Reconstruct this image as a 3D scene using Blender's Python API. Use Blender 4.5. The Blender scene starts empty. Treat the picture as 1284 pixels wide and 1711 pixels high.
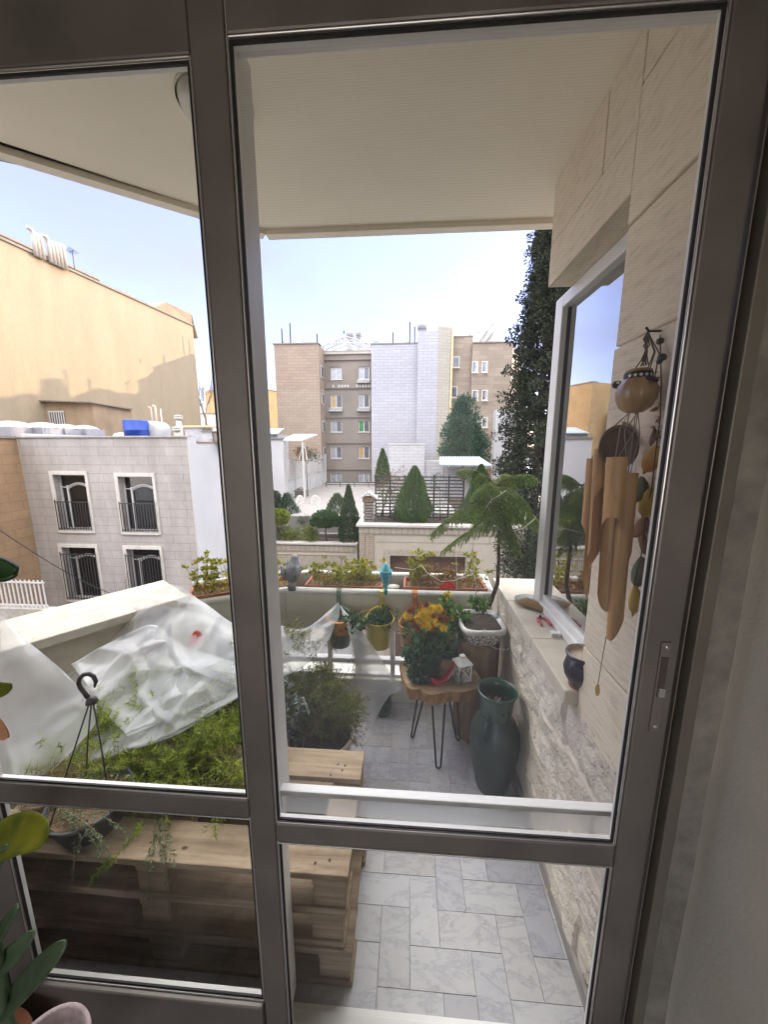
import bpy, math, random
import numpy as np
from mathutils import Vector, Matrix, noise as mnoise

random.seed(7)
rng = np.random.default_rng(11)
scene = bpy.context.scene
COL = scene.collection
PI = math.pi

# ------------------------------------------------------------------ camera
FPX = 605.0
EYE = 1.6
PITCH = math.radians(10.2)
YAW = math.radians(3.84)
_R = np.array([math.cos(YAW), math.sin(YAW), 0.0])
_F0 = np.array([-math.sin(YAW), math.cos(YAW), 0.0])
_Z = np.array([0.0, 0.0, 1.0])
_F = _F0 * math.cos(PITCH) - _Z * math.sin(PITCH)
_U = _F0 * math.sin(PITCH) + _Z * math.cos(PITCH)
_C = np.array([0.0, 0.0, EYE])


def _ray(u, v):
    return _F + _R * (u - 642) / FPX - _U * (v - 855.5) / FPX


def P(u, v, Y):
    d = _ray(u, v)
    return _C + d * (Y / d[1])


def PZ(u, v, z):
    d = _ray(u, v)
    return _C + d * ((z - EYE) / d[2])


def PX(u, v, X):
    d = _ray(u, v)
    return _C + d * (X / d[0])


cam_data = bpy.data.cameras.new('camera')
cam = bpy.data.objects.new('camera', cam_data)
COL.objects.link(cam)
cam.location = (0, 0, EYE)
cam.rotation_euler = (math.radians(90) - PITCH, 0, YAW)
cam_data.sensor_fit = 'VERTICAL'
cam_data.sensor_height = 36.0
cam_data.sensor_width = 36.0
cam_data.lens = 36.0 * FPX / 1711.0
cam_data.clip_start = 0.02
cam_data.clip_end = 3000
scene.camera = cam

# ------------------------------------------------------------------ render look
scene.render.engine = 'CYCLES'
scene.cycles.use_denoising = True
scene.cycles.max_bounces = 10
scene.cycles.diffuse_bounces = 5
scene.cycles.glossy_bounces = 4
scene.cycles.transparent_max_bounces = 24
scene.cycles.transmission_bounces = 6
scene.cycles.caustics_reflective = False
scene.cycles.caustics_refractive = False
scene.view_settings.view_transform = 'Standard'
scene.view_settings.look = 'None'
scene.view_settings.exposure = 3.25
scene.view_settings.gamma = 1.0

SUN_AZ = math.radians(52.5)      # from +Y towards +X
SUN_EL = math.radians(15.5)
world = bpy.data.worlds.new('World')
scene.world = world
world.use_nodes = True
nt = world.node_tree
bg = nt.nodes['Background']
sky = nt.nodes.new('ShaderNodeTexSky')
sky.sky_type = 'NISHITA'
sky.sun_disc = False
sky.sun_elevation = SUN_EL
sky.sun_rotation = SUN_AZ
sky.altitude = 1200
sky.air_density = 1.0
sky.dust_density = 1.2
sky.ozone_density = 1.5
# thin winter haze veils the clear sky
hz = nt.nodes.new('ShaderNodeMix')
hz.data_type = 'RGBA'
hzc = nt.nodes.new('ShaderNodeTexCoord')
hzm = nt.nodes.new('ShaderNodeMapping'); hzm.inputs['Scale'].default_value = (2.2, 2.2, 6.0)
nt.links.new(hzc.outputs['Generated'], hzm.inputs['Vector'])
hzn = nt.nodes.new('ShaderNodeTexNoise'); hzn.inputs['Scale'].default_value = 1.6; hzn.inputs['Detail'].default_value = 6; hzn.inputs['Roughness'].default_value = 0.55
nt.links.new(hzm.outputs[0], hzn.inputs['Vector'])
hzr = nt.nodes.new('ShaderNodeMapRange'); hzr.inputs['From Min'].default_value = 0.38; hzr.inputs['From Max'].default_value = 0.66; hzr.inputs['To Min'].default_value = 0.38; hzr.inputs['To Max'].default_value = 0.60
nt.links.new(hzn.outputs[0], hzr.inputs['Value'])
nt.links.new(hzr.outputs[0], hz.inputs[0])
hz.inputs[7].default_value = (1.05, 1.06, 1.10, 1)
nt.links.new(sky.outputs[0], hz.inputs[6])
# extra unseen sky brightness added overhead and behind the viewer to light the balcony
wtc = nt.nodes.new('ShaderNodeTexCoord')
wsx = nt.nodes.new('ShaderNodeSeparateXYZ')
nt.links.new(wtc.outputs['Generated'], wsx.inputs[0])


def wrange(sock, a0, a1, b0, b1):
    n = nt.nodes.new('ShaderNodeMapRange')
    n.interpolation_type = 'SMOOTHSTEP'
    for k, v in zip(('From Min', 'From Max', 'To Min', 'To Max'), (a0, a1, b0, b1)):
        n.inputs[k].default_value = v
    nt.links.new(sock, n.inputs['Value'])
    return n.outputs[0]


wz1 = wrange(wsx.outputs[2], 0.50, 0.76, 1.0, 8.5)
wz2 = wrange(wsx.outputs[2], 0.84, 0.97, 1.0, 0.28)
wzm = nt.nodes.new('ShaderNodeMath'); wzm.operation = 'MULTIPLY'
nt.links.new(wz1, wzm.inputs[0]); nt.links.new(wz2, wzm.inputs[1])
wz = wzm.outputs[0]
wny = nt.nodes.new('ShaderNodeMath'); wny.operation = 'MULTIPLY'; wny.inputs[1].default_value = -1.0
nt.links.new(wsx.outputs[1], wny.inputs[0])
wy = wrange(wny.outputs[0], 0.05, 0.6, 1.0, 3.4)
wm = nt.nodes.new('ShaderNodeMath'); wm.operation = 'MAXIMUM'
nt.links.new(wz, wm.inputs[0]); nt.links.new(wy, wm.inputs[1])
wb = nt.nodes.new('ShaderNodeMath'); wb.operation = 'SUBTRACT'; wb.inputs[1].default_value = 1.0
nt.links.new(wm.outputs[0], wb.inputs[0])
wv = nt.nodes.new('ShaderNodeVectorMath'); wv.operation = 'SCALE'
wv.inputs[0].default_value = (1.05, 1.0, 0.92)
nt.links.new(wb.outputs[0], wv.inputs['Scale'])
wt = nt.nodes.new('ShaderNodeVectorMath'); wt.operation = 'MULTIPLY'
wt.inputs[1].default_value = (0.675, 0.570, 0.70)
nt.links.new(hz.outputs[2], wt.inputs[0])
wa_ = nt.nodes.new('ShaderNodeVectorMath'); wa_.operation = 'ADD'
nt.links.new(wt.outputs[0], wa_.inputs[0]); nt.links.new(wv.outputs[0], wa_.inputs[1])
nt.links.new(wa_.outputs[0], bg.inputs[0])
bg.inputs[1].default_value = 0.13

sd = bpy.data.lights.new('sun', 'SUN')
sd.energy = 2.0
sd.angle = math.radians(0.5)
sd.color = (0.33, 0.25, 0.165)
sun = bpy.data.objects.new('sun', sd)
COL.objects.link(sun)
sv = Vector((math.sin(SUN_AZ) * math.cos(SUN_EL), math.cos(SUN_AZ) * math.cos(SUN_EL), math.sin(SUN_EL)))
sun.rotation_euler = sv.to_track_quat('Z', 'Y').to_euler()
sun.location = (20, 30, 30)


# ------------------------------------------------------------------ mesh builder
class MB:
    def __init__(s):
        s.v = []
        s.f = []
        s.m = []

    def add(s, vs, fs, mi=0):
        b = len(s.v)
        s.v.extend([tuple(map(float, p)) for p in vs])
        s.f.extend([tuple(b + i for i in f) for f in fs])
        s.m.extend([mi] * len(fs))
        return s

    def box(s, x0, y0, z0, x1, y1, z1, mi=0):
        x0, x1 = min(x0, x1), max(x0, x1)
        y0, y1 = min(y0, y1), max(y0, y1)
        z0, z1 = min(z0, z1), max(z0, z1)
        return s.hexa([(x0, y0, z0), (x1, y0, z0), (x1, y1, z0), (x0, y1, z0)], [(x0, y0, z1), (x1, y0, z1), (x1, y1, z1), (x0, y1, z1)], mi)

    def hexa(s, lo, hi, mi=0):
        return s.add(list(lo) + list(hi), [(3, 2, 1, 0), (4, 5, 6, 7), (0, 1, 5, 4), (1, 2, 6, 5), (2, 3, 7, 6), (3, 0, 4, 7)], mi)

    def obox(s, c, size, rz=0.0, rx=0.0, ry=0.0, mi=0):
        M = Matrix.Translation(Vector(tuple(map(float, c)))) @ Matrix.Rotation(rz, 4, 'Z') @ Matrix.Rotation(ry, 4, 'Y') @ Matrix.Rotation(rx, 4, 'X')
        hx, hy, hz = size[0] / 2, size[1] / 2, size[2] / 2
        L = [M @ Vector(p) for p in ((-hx, -hy, -hz), (hx, -hy, -hz), (hx, hy, -hz), (-hx, hy, -hz))]
        Hh = [M @ Vector(p) for p in ((-hx, -hy, hz), (hx, -hy, hz), (hx, hy, hz), (-hx, hy, hz))]
        return s.hexa(L, Hh, mi)

    def prism(s, poly, z0, z1, mi=0):
        n = len(poly)
        a = sum(poly[i][0] * poly[(i + 1) % n][1] - poly[(i + 1) % n][0] * poly[i][1] for i in range(n))
        if a < 0:
            poly = poly[::-1]
        vs = [(p[0], p[1], z0) for p in poly] + [(p[0], p[1], z1) for p in poly]
        fs = [tuple(range(n - 1, -1, -1)), tuple(range(n, 2 * n))] + [(i, (i + 1) % n, n + (i + 1) % n, n + i) for i in range(n)]
        return s.add(vs, fs, mi)

    def extr(s, pts, dvec, mi=0):
        """closed planar outline in 3-D swept along dvec"""
        n = len(pts)
        d = np.array(dvec, float)
        vs = [tuple(p) for p in pts] + [tuple(np.array(p, float) + d) for p in pts]
        fs = [tuple(range(n - 1, -1, -1)), tuple(range(n, 2 * n))] + [(i, (i + 1) % n, n + (i + 1) % n, n + i) for i in range(n)]
        return s.add(vs, fs, mi)

    def tube(s, pts, r, n=8, mi=0, cap=True):
        pts = [np.array(p, float) for p in pts]
        k = len(pts)
        rs = [r] * k if np.isscalar(r) else list(r)
        T = []
        for i in range(k):
            t = pts[min(i + 1, k - 1)] - pts[max(i - 1, 0)]
            T.append(t / (np.linalg.norm(t) + 1e-12))
        a = np.array([0, 0, 1.0]) if abs(T[0][2]) < 0.9 else np.array([1.0, 0, 0])
        nrm = np.cross(T[0], a)
        nrm /= np.linalg.norm(nrm)
        vs = []
        for i in range(k):
            nrm = nrm - T[i] * (nrm @ T[i])
            nrm /= (np.linalg.norm(nrm) + 1e-12)
            b = np.cross(T[i], nrm)
            for j in range(n):
                an = 2 * PI * j / n
                vs.append(pts[i] + rs[i] * (math.cos(an) * nrm + math.sin(an) * b))
        fs = []
        for i in range(k - 1):
            for j in range(n):
                j2 = (j + 1) % n
                fs.append((i * n + j, i * n + j2, (i + 1) * n + j2, (i + 1) * n + j))
        if cap:
            fs.append(tuple(range(n - 1, -1, -1)))
            fs.append(tuple(range((k - 1) * n, k * n)))
        return s.add(vs, fs, mi)

    def lathe(s, prof, c=(0, 0, 0), n=32, sx=1.0, sy=1.0, mi=0, wob=0.0, M=None):
        """profile [(r,z)] from bottom to top, closed where r == 0"""
        vs, fs, rings = [], [], []
        for (r, z) in prof:
            if r <= 1e-6:
                rings.append([len(vs)])
                vs.append(Vector((0, 0, z)))
            else:
                ring = []
                for j in range(n):
                    an = 2 * PI * j / n
                    rr = r * (1 + wob * math.sin(3 * an + z * 20))
                    ring.append(len(vs))
                    vs.append(Vector((rr * math.cos(an) * sx, rr * math.sin(an) * sy, z)))
                rings.append(ring)
        for a, b in zip(rings, rings[1:]):
            if len(a) == 1 and len(b) == 1:
                continue
            for j in range(n):
                j2 = (j + 1) % n
                if len(a) == 1:
                    fs.append((a[0], b[j2], b[j]))
                elif len(b) == 1:
                    fs.append((a[j], a[j2], b[0]))
                else:
                    fs.append((a[j], a[j2], b[j2], b[j]))
        cc = Vector(tuple(map(float, c)))
        vs = [(M @ p if M else p) + cc for p in vs]
        return s.add(vs, fs, mi)

    def grid(s, G, mi=0):
        """G: (rows, cols, 3)"""
        r, c = G.shape[:2]
        fs = [(i * c + j, i * c + j + 1, (i + 1) * c + j + 1, (i + 1) * c + j) for i in range(r - 1) for j in range(c - 1)]
        return s.add(G.reshape(-1, 3), fs, mi)

    def polys(s, V, mi=0):
        """V: (N, k, 3): N separate polygons of k corners"""
        N, k = V.shape[:2]
        b = len(s.v)
        s.v.extend(map(tuple, V.reshape(-1, 3).tolist()))
        s.f.extend([tuple(range(b + i * k, b + i * k + k)) for i in range(N)])
        s.m.extend([mi] * N)
        return s

    def build(s, name, mats, parent=None, smooth=False, label=None, bevel=0.0, kind=None):
        org = np.array(parent['_o'], float) if parent is not None and '_o' in parent else np.zeros(3)
        me = bpy.data.meshes.new(name)
        V = np.array(s.v, float).reshape(-1, 3)
        if len(V):
            V = V - org
        me.from_pydata(V.tolist(), [], s.f)
        if not isinstance(mats, (list, tuple)):
            mats = [mats]
        for m in mats:
            me.materials.append(m)
        if len(mats) > 1:
            me.polygons.foreach_set('material_index', np.array(s.m, dtype=np.int32))
        me.update()
        # box-mapped uv in metres
        nl = len(me.loops)
        vi = np.empty(nl, dtype=np.int32)
        me.loops.foreach_get('vertex_index', vi)
        npoly = len(me.polygons)
        nrm = np.empty(npoly * 3)
        me.polygons.foreach_get('normal', nrm)
        nrm = nrm.reshape(-1, 3)
        lt = np.empty(npoly, dtype=np.int32)
        me.polygons.foreach_get('loop_total', lt)
        nn = np.repeat(nrm, lt, axis=0)
        W = V[vi] + org
        hor = np.abs(nn[:, 2]) > 0.7
        tl = np.sqrt(nn[:, 0] ** 2 + nn[:, 1] ** 2) + 1e-9
        uu = (-nn[:, 1] * W[:, 0] + nn[:, 0] * W[:, 1]) / tl
        uv = np.stack([np.where(hor, W[:, 0], uu), np.where(hor, W[:, 1], W[:, 2])], 1)
        lay = me.uv_layers.new(name='UVMap')
        lay.data.foreach_set('uv', uv.astype(np.float32).ravel())
        if smooth:
            me.polygons.foreach_set('use_smooth', np.ones(npoly, dtype=bool))
        o = bpy.data.objects.new(name, me)
        COL.objects.link(o)
        if parent is not None:
            o.parent = parent
            o['_o'] = [float(x) for x in org]
        if label:
            o['label'] = label
        if kind:
            o['kind'] = kind
        if bevel:
            b = o.modifiers.new('bevel', 'BEVEL')
            b.width = bevel
            b.segments = 2
            b.limit_method = 'ANGLE'
        return o


def thing(name, label, cat, base=(0, 0, 0), group=None):
    o = bpy.data.objects.new(name, None)
    COL.objects.link(o)
    o.empty_display_size = 0.05
    o.location = tuple(map(float, base))
    o['_o'] = [float(x) for x in base]
    o['label'] = label
    o['category'] = cat
    if group:
        o['group'] = group
    return o


def tag(o, label, cat, group=None):
    o['label'] = label
    o['category'] = cat
    if group:
        o['group'] = group
    return o


def struct(mb, name, m, **k):
    return mb.build(name, m, kind='structure', **k)


# ------------------------------------------------------------------ materials
def _new(name):
    m = bpy.data.materials.new(name)
    m.use_nodes = True
    t = m.node_tree
    return m, t, t.nodes['Principled BSDF'], t.nodes['Material Output']


def _ramp(t, stops):
    r = t.nodes.new('ShaderNodeValToRGB')
    e = r.color_ramp.elements
    while len(e) < len(stops):
        e.new(0.5)
    for i, (p, c) in enumerate(stops):
        e[i].position = p
        e[i].color = (*c, 1) if len(c) == 3 else c
    return r


def _mixc(t, fac, a, b, mode='MIX'):
    n = t.nodes.new('ShaderNodeMix')
    n.data_type = 'RGBA'
    n.blend_type = mode
    for sock, val in ((n.inputs[0], fac), (n.inputs[6], a), (n.inputs[7], b)):
        if hasattr(val, 'is_output'):
            t.links.new(val, sock)
        elif isinstance(val, (int, float)):
            sock.default_value = val
        else:
            sock.default_value = (*val, 1)
    return n.outputs[2]


def _noise(t, vec, scale, detail=4, rough=0.55, dist=0.0):
    n = t.nodes.new('ShaderNodeTexNoise')
    n.inputs['Scale'].default_value = scale
    n.inputs['Detail'].default_value = detail
    n.inputs['Roughness'].default_value = rough
    n.inputs['Distortion'].default_value = dist
    if vec is not None:
        t.links.new(vec, n.inputs['Vector'])
    return n


def _coord(t, which='Object', scale=None):
    c = t.nodes.new('ShaderNodeTexCoord')
    out = c.outputs[which]
    if scale:
        mp = t.nodes.new('ShaderNodeMapping')
        mp.inputs['Scale'].default_value = scale
        t.links.new(out, mp.inputs['Vector'])
        out = mp.outputs[0]
    return out


def _bump(t, b, h, strength, dist=0.01):
    n = t.nodes.new('ShaderNodeBump')
    n.inputs['Strength'].default_value = strength
    n.inputs['Distance'].default_value = dist
    t.links.new(h, n.inputs['Height'])
    t.links.new(n.outputs[0], b.inputs['Normal'])
    return n


def mat(name, c, rough=0.7, var=0.18, scale=6.0, bump=0.0, bscale=60.0, bdist=0.004, metal=0.0, spec=0.5, stretch=None, c2=None, coat=0.0):
    m, t, b, o = _new(name)
    v = _coord(t, 'Object', stretch)
    n = _noise(t, v, scale, 5)
    r = _ramp(t, [(0.3, (0, 0, 0)), (0.7, (1, 1, 1))])
    t.links.new(n.outputs[0], r.inputs[0])
    lo = tuple(x * (1 - var) for x in c)
    hi = c2 if c2 else tuple(min(1, x * (1 + var)) for x in c)
    t.links.new(_mixc(t, r.outputs[0], lo, hi), b.inputs['Base Color'])
    b.inputs['Roughness'].default_value = rough
    b.inputs['Metallic'].default_value = metal
    b.inputs['Specular IOR Level'].default_value = spec
    if coat:
        b.inputs['Coat Weight'].default_value = coat
    if bump:
        n2 = _noise(t, v, bscale, 6, 0.65)
        _bump(t, b, n2.outputs[0], bump, bdist)
    return m


def brickmat(name, c1, c2, mortar, bw, bh, ms=0.012, rough=0.85, offset=0.5, bump=0.4, stain=0.25, sscale=0.6, bias=0.0, stretch=(1, 1, 1)):
    m, t, b, o = _new(name)
    uv = _coord(t, 'UV')
    br = t.nodes.new('ShaderNodeTexBrick')
    br.offset = offset
    br.inputs['Color1'].default_value = (*c1, 1)
    br.inputs['Color2'].default_value = (*c2, 1)
    br.inputs['Mortar'].default_value = (*mortar, 1)
    br.inputs['Scale'].default_value = 1.0
    br.inputs['Mortar Size'].default_value = ms
    br.inputs['Mortar Smooth'].default_value = 0.2
    br.inputs['Bias'].default_value = bias
    br.inputs['Brick Width'].default_value = bw
    br.inputs['Row Height'].default_value = bh
    t.links.new(uv, br.inputs['Vector'])
    ob = _coord(t, 'Object', stretch)
    n = _noise(t, ob, sscale, 6, 0.6)
    r = _ramp(t, [(0.35, (1 - stain,) * 3), (0.65, (1, 1, 1))])
    t.links.new(n.outputs[0], r.inputs[0])
    n2 = _noise(t, ob, 9.0, 4, 0.6)
    r2 = _ramp(t, [(0.3, (0.86, 0.86, 0.86)), (0.7, (1, 1, 1))])
    t.links.new(n2.outputs[0], r2.inputs[0])
    x = _mixc(t, 1.0, br.outputs[0], r.outputs[0], 'MULTIPLY')
    x = _mixc(t, 1.0, x, r2.outputs[0], 'MULTIPLY')
    t.links.new(x, b.inputs['Base Color'])
    b.inputs['Roughness'].default_value = rough
    if bump:
        inv = t.nodes.new('ShaderNodeMath')
        inv.operation = 'SUBTRACT'
        inv.inputs[0].default_value = 1.0
        t.links.new(br.outputs['Fac'], inv.inputs[1])
        _bump(t, b, inv.outputs[0], bump, 0.02)
    return m


def leafmat(name, c1, c2, c3=None, trans=0.35, rough=0.5, spec=0.25):
    """leaf: colour differs from leaf to leaf, some light comes through"""
    m, t, b, o = _new(name)
    g = t.nodes.new('ShaderNodeNewGeometry')
    stops = [(0.0, c1), (1.0, c2)] if c3 is None else [(0.0, c1), (0.6, c2), (1.0, c3)]
    r = _ramp(t, stops)
    t.links.new(g.outputs['Random Per Island'], r.inputs[0])
    t.links.new(r.outputs[0], b.inputs['Base Color'])
    b.inputs['Roughness'].default_value = rough
    b.inputs['Specular IOR Level'].default_value = spec
    tr = t.nodes.new('ShaderNodeBsdfTranslucent')
    t.links.new(r.outputs[0], tr.inputs[0])
    mx = t.nodes.new('ShaderNodeMixShader')
    mx.inputs[0].default_value = trans
    t.links.new(b.outputs[0], mx.inputs[1])
    t.links.new(tr.outputs[0], mx.inputs[2])
    t.links.new(mx.outputs[0], o.inputs[0])
    return m


def glassmat(name, tint=(0.96, 0.97, 0.97), dirt=0.03, refl=1.0, dscale=4.0):
    m, t, b, o = _new(name)
    t.nodes.remove(b)
    tr = t.nodes.new('ShaderNodeBsdfTransparent')
    tr.inputs[0].default_value = (*tint, 1)
    gl = t.nodes.new('ShaderNodeBsdfGlossy')
    gl.inputs['Roughness'].default_value = 0.0
    fr = t.nodes.new('ShaderNodeLayerWeight')
    fr.inputs[0].default_value = 0.5
    pw5 = t.nodes.new('ShaderNodeMath')
    pw5.operation = 'POWER'
    pw5.inputs[1].default_value = 4.0
    t.links.new(fr.outputs['Facing'], pw5.inputs[0])
    ml = t.nodes.new('ShaderNodeMath')
    ml.operation = 'MULTIPLY_ADD'
    ml.use_clamp = True
    ml.inputs[1].default_value = 0.5 * refl
    ml.inputs[2].default_value = 0.02 * refl
    t.links.new(pw5.outputs[0], ml.inputs[0])
    m1 = t.nodes.new('ShaderNodeMixShader')
    t.links.new(ml.outputs[0], m1.inputs[0])
    t.links.new(tr.outputs[0], m1.inputs[1])
    t.links.new(gl.outputs[0], m1.inputs[2])
    di = t.nodes.new('ShaderNodeBsdfDiffuse')
    di.inputs[0].default_value = (0.8, 0.8, 0.78, 1)
    tl = t.nodes.new('ShaderNodeBsdfTranslucent')
    tl.inputs[0].default_value = (0.8, 0.8, 0.78, 1)
    md = t.nodes.new('ShaderNodeMixShader')
    md.inputs[0].default_value = 0.6
    t.links.new(di.outputs[0], md.inputs[1])
    t.links.new(tl.outputs[0], md.inputs[2])
    n = _noise(t, _coord(t), dscale, 6, 0.65)
    r = _ramp(t, [(0.35, (dirt * 0.2,) * 3), (0.75, (dirt * 2,) * 3)])
    t.links.new(n.outputs[0], r.inputs[0])
    m2 = t.nodes.new('ShaderNodeMixShader')
    t.links.new(r.outputs[0], m2.inputs[0])
    t.links.new(m1.outputs[0], m2.inputs[1])
    t.links.new(md.outputs[0], m2.inputs[2])
    t.links.new(m2.outputs[0], o.inputs[0])
    return m


# ------------------------------------------------------------------ foliage helpers
def unit(a):
    return a / (np.linalg.norm(a, axis=-1, keepdims=True) + 1e-9)


def rand_dirs(n):
    return unit(rng.normal(size=(n, 3)))


def leaf_quads(base, d, length, width, curl=0.0):
    """diamond leaves: base (N,3), direction d (N,3)"""
    n = len(base)
    d = unit(d)
    side = unit(np.cross(d, rand_dirs(n)))
    L = np.broadcast_to(length, (n,))[:, None]
    Wd = np.broadcast_to(width, (n,))[:, None]
    up = np.cross(side, d)
    mid = base + d * L * 0.5 + up * L * curl
    return np.stack([base, mid - side * Wd / 2, base + d * L, mid + side * Wd / 2], 1)


def blades(base, d, length, width):
    n = len(base)
    d = unit(d)
    side = unit(np.cross(d, rand_dirs(n)))
    L = np.broadcast_to(length, (n,))[:, None]
    Wd = np.broadcast_to(width, (n,))[:, None]
    return np.stack([base - side * Wd / 2, base + d * L, base + side * Wd / 2], 1)


def clumps(centers, radii, per, lsize, up=0.0, flat=1.0, asp=0.5):
    """leaf quads round a set of clump centres"""
    k = len(centers)
    idx = np.repeat(np.arange(k), per)
    n = len(idx)
    dirs = rand_dirs(n)
    rad = rng.random(n) ** 0.45
    off = dirs * rad[:, None] * np.asarray(radii)[idx][:, None]
    off[:, 2] *= flat
    b = np.asarray(centers)[idx] + off
    d = unit(off) + rand_dirs(n) * 0.6
    d[:, 2] += up
    ls = lsize * (0.7 + 0.6 * rng.random(n))
    return leaf_quads(b, d, ls, ls * asp)
# ================================================================== materials used near the camera
M_BRONZE = mat('bronze_aluminium', (0.165, 0.148, 0.130), rough=0.45, var=0.20, scale=6, bump=0.06, bscale=420, bdist=0.001, metal=0.3)
M_JAMB = mat('olive_bronze_aluminium', (0.15, 0.135, 0.105), rough=0.5, var=0.12, scale=9, bump=0.03, bscale=260, metal=0.25)
M_ALU_HILITE = mat('aluminium_and_highlight', (0.55, 0.54, 0.52), rough=0.32, var=0.08, metal=0.7)  # bare aluminium of small fittings; also paints the sash bevel highlights
M_GASKET = mat('black_gasket', (0.012, 0.010, 0.011), rough=0.6, var=0.2)
M_WHITEAL = mat('white_aluminium', (0.80, 0.80, 0.77), rough=0.4, var=0.06, scale=5, bump=0.02, bscale=200)
M_GLASS = glassmat('door_glass', dirt=0.010, refl=0.25)
M_GLASSL = glassmat('dusty_door_glass', dirt=0.006, refl=0.25, dscale=2.5)
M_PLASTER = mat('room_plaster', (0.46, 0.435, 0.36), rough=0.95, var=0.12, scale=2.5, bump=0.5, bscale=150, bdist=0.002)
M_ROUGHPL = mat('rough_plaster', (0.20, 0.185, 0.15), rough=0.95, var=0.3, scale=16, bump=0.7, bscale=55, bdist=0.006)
M_ROOMFLOOR = mat('room_floor', (0.22, 0.19, 0.15), rough=0.6, var=0.2)

# ================================================================== the room behind the camera
YD = 0.68
XW = P(1245, 1000, 0.64)[0]
mb = MB(); mb.box(-2.6, -3.2, -0.03, XW + 1.2, YD - 0.02, 0.0); struct(mb, 'room_floor', M_ROOMFLOOR)
mb = MB(); mb.box(-2.6, -3.2, 2.72, XW + 1.2, YD + 0.06, 2.82); struct(mb, 'room_ceiling', M_PLASTER)
w = thing('room_wall', 'olive grey plaster reveal wall right of the balcony door', 'wall', (XW, 0, 0))
mb = MB()
ny, nz = 40, 160
G = np.zeros((nz, ny, 3))
for i in range(nz):
    for j in range(ny):
        y = 0.645 - 1.145 * (j / (ny - 1)) ** 1.3
        z = 2.72 * i / (nz - 1)
        e = max(0.0, 1 - j / 4.0)
        k = mnoise.noise(Vector((y * 5, z * 6, 1.0))) * 0.0015 * e + mnoise.noise(Vector((y * 20, z * 22, 4.0))) * 0.0015 * e
        if j > 0:
            k += 0.002 + (0.645 - y) * 0.13
        G[i, j] = (XW + k + 0.004 * mnoise.noise(Vector((y * 3, z * 2.5, 3.0))), y, z)
mb.grid(G)
mb.build('plaster_face', M_PLASTER, w, smooth=True)
mb = MB(); mb.box(XW + 0.19, -3.2, 0, XW + 1.2, -0.5, 2.72); mb.build('wall_end', M_PLASTER, w)
mb = MB(); mb.box(XW + 0.36, -0.5, 0, XW + 1.2, 0.62, 2.72); mb.build('wall_core', M_PLASTER, w)
w = thing('room_wall', 'plain inner wall on the far left of the room', 'wall', (-2.6, 0, 0))
mb = MB(); mb.box(-2.7, -3.2, 0, -2.6, YD, 2.72); mb.build('plaster_face', M_PLASTER, w)
w = thing('room_wall', 'rear wall of the room with an opening added behind the viewer to let in light', 'wall', (0, -3.2, 0))
mb = MB()
mb.box(-2.7, -3.3, 0, 1.9, -3.2, 0.7); mb.box(-2.7, -3.3, 2.3, 1.9, -3.2, 2.72)
mb.box(-2.7, -3.3, 0.7, -1.6, -3.2, 2.3); mb.box(1.2, -3.3, 0.7, 1.9, -3.2, 2.3)  # unseen opening added in the rear wall so light enters the room
mb.build('plaster_face', M_PLASTER, w)
mb = MB(); mb.box(-2.7, YD - 0.08, 0, -1.15, YD + 0.1, 2.72)
w = thing('room_wall', 'wall left of the glazed balcony door beside the houseplants', 'wall', (-1.2, YD, 0))
mb.build('plaster_face', M_PLASTER, w)


ow = thing('apartment_facade', 'pale stone front of the own apartment building round the balcony', 'facade', (0, 0.6, 0))
M_OWN = mat('own_facade_stone', (0.25, 0.22, 0.185), rough=0.9, var=0.1, scale=1.0)
mb = MB()
mb.box(-22, 0.35, -9, -2.72, 0.58, 14); mb.box(XW + 1.25, 0.35, -9, 22, 0.58, 14)
mb.box(-2.72, 0.35, 2.95, XW + 1.25, 0.58, 14); mb.box(-2.72, 0.35, -9, XW + 1.25, 0.58, -0.4)
mb.build('front_wall', M_OWN, ow)

# ================================================================== the glazed balcony door
def zx(u, v, Y):
    p = P(u, v, Y)
    return p[0], p[2]


yi, yo = YD - 0.022, YD - 0.007          # inner / outer faces of the bronze sashes
XM0 = zx(381, 900, yi)[0]; XM1 = zx(429, 900, yi)[0]
XS0 = zx(1089, 1000, yi)[0]; XS1 = zx(1150, 1000, yi)[0]
XJ1 = zx(1168, 1000, yi - 0.012)[0]; XJ2 = zx(1208, 1000, yi - 0.03)[0]
ZR1 = zx(745, 1397, yi)[1]; ZR0 = zx(745, 1430, yi)[1]
ZL1 = zx(200, 1324, yi)[1]; ZL0 = zx(200, 1355, yi)[1]
ZTR = zx(790, 22, yi)[1]; ZTL = zx(150, 100, yi)[1]
ZBL = zx(260, 1658, yi)[1]
XL1 = zx(30, 1510, yi)[0]; XL0 = XL1 - 0.075
ZTOP = 2.55

fr = thing('door_frame', 'fixed bronze outer frame of the glazed balcony door against the right wall', 'door frame', (XJ1, YD, 0))
mb = MB(); mb.box(XS1 + 0.002, yi - 0.004, 0, XJ1 - 0.004, yo + 0.03, ZTOP); mb.build('guide_channel', M_BRONZE, fr, bevel=0.003)
mb = MB(); mb.box(XJ1, yi - 0.022, 0, XJ2 - 0.002, yo + 0.03, ZTOP); mb.box(XJ1 - 0.004, yi + 0.02, 0, XJ1, yo, ZTOP)
mb.build('jamb', M_JAMB, fr, bevel=0.004)
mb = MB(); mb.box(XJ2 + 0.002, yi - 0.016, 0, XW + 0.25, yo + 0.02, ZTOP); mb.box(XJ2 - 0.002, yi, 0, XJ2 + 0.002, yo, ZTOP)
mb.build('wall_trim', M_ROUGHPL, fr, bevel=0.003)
mb = MB(); mb.box(XL0 - 0.08, yi - 0.03, ZTL + 0.20, XW + 0.02, yo + 0.03, 2.72); mb.build('head', M_BRONZE, fr, bevel=0.004)
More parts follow.
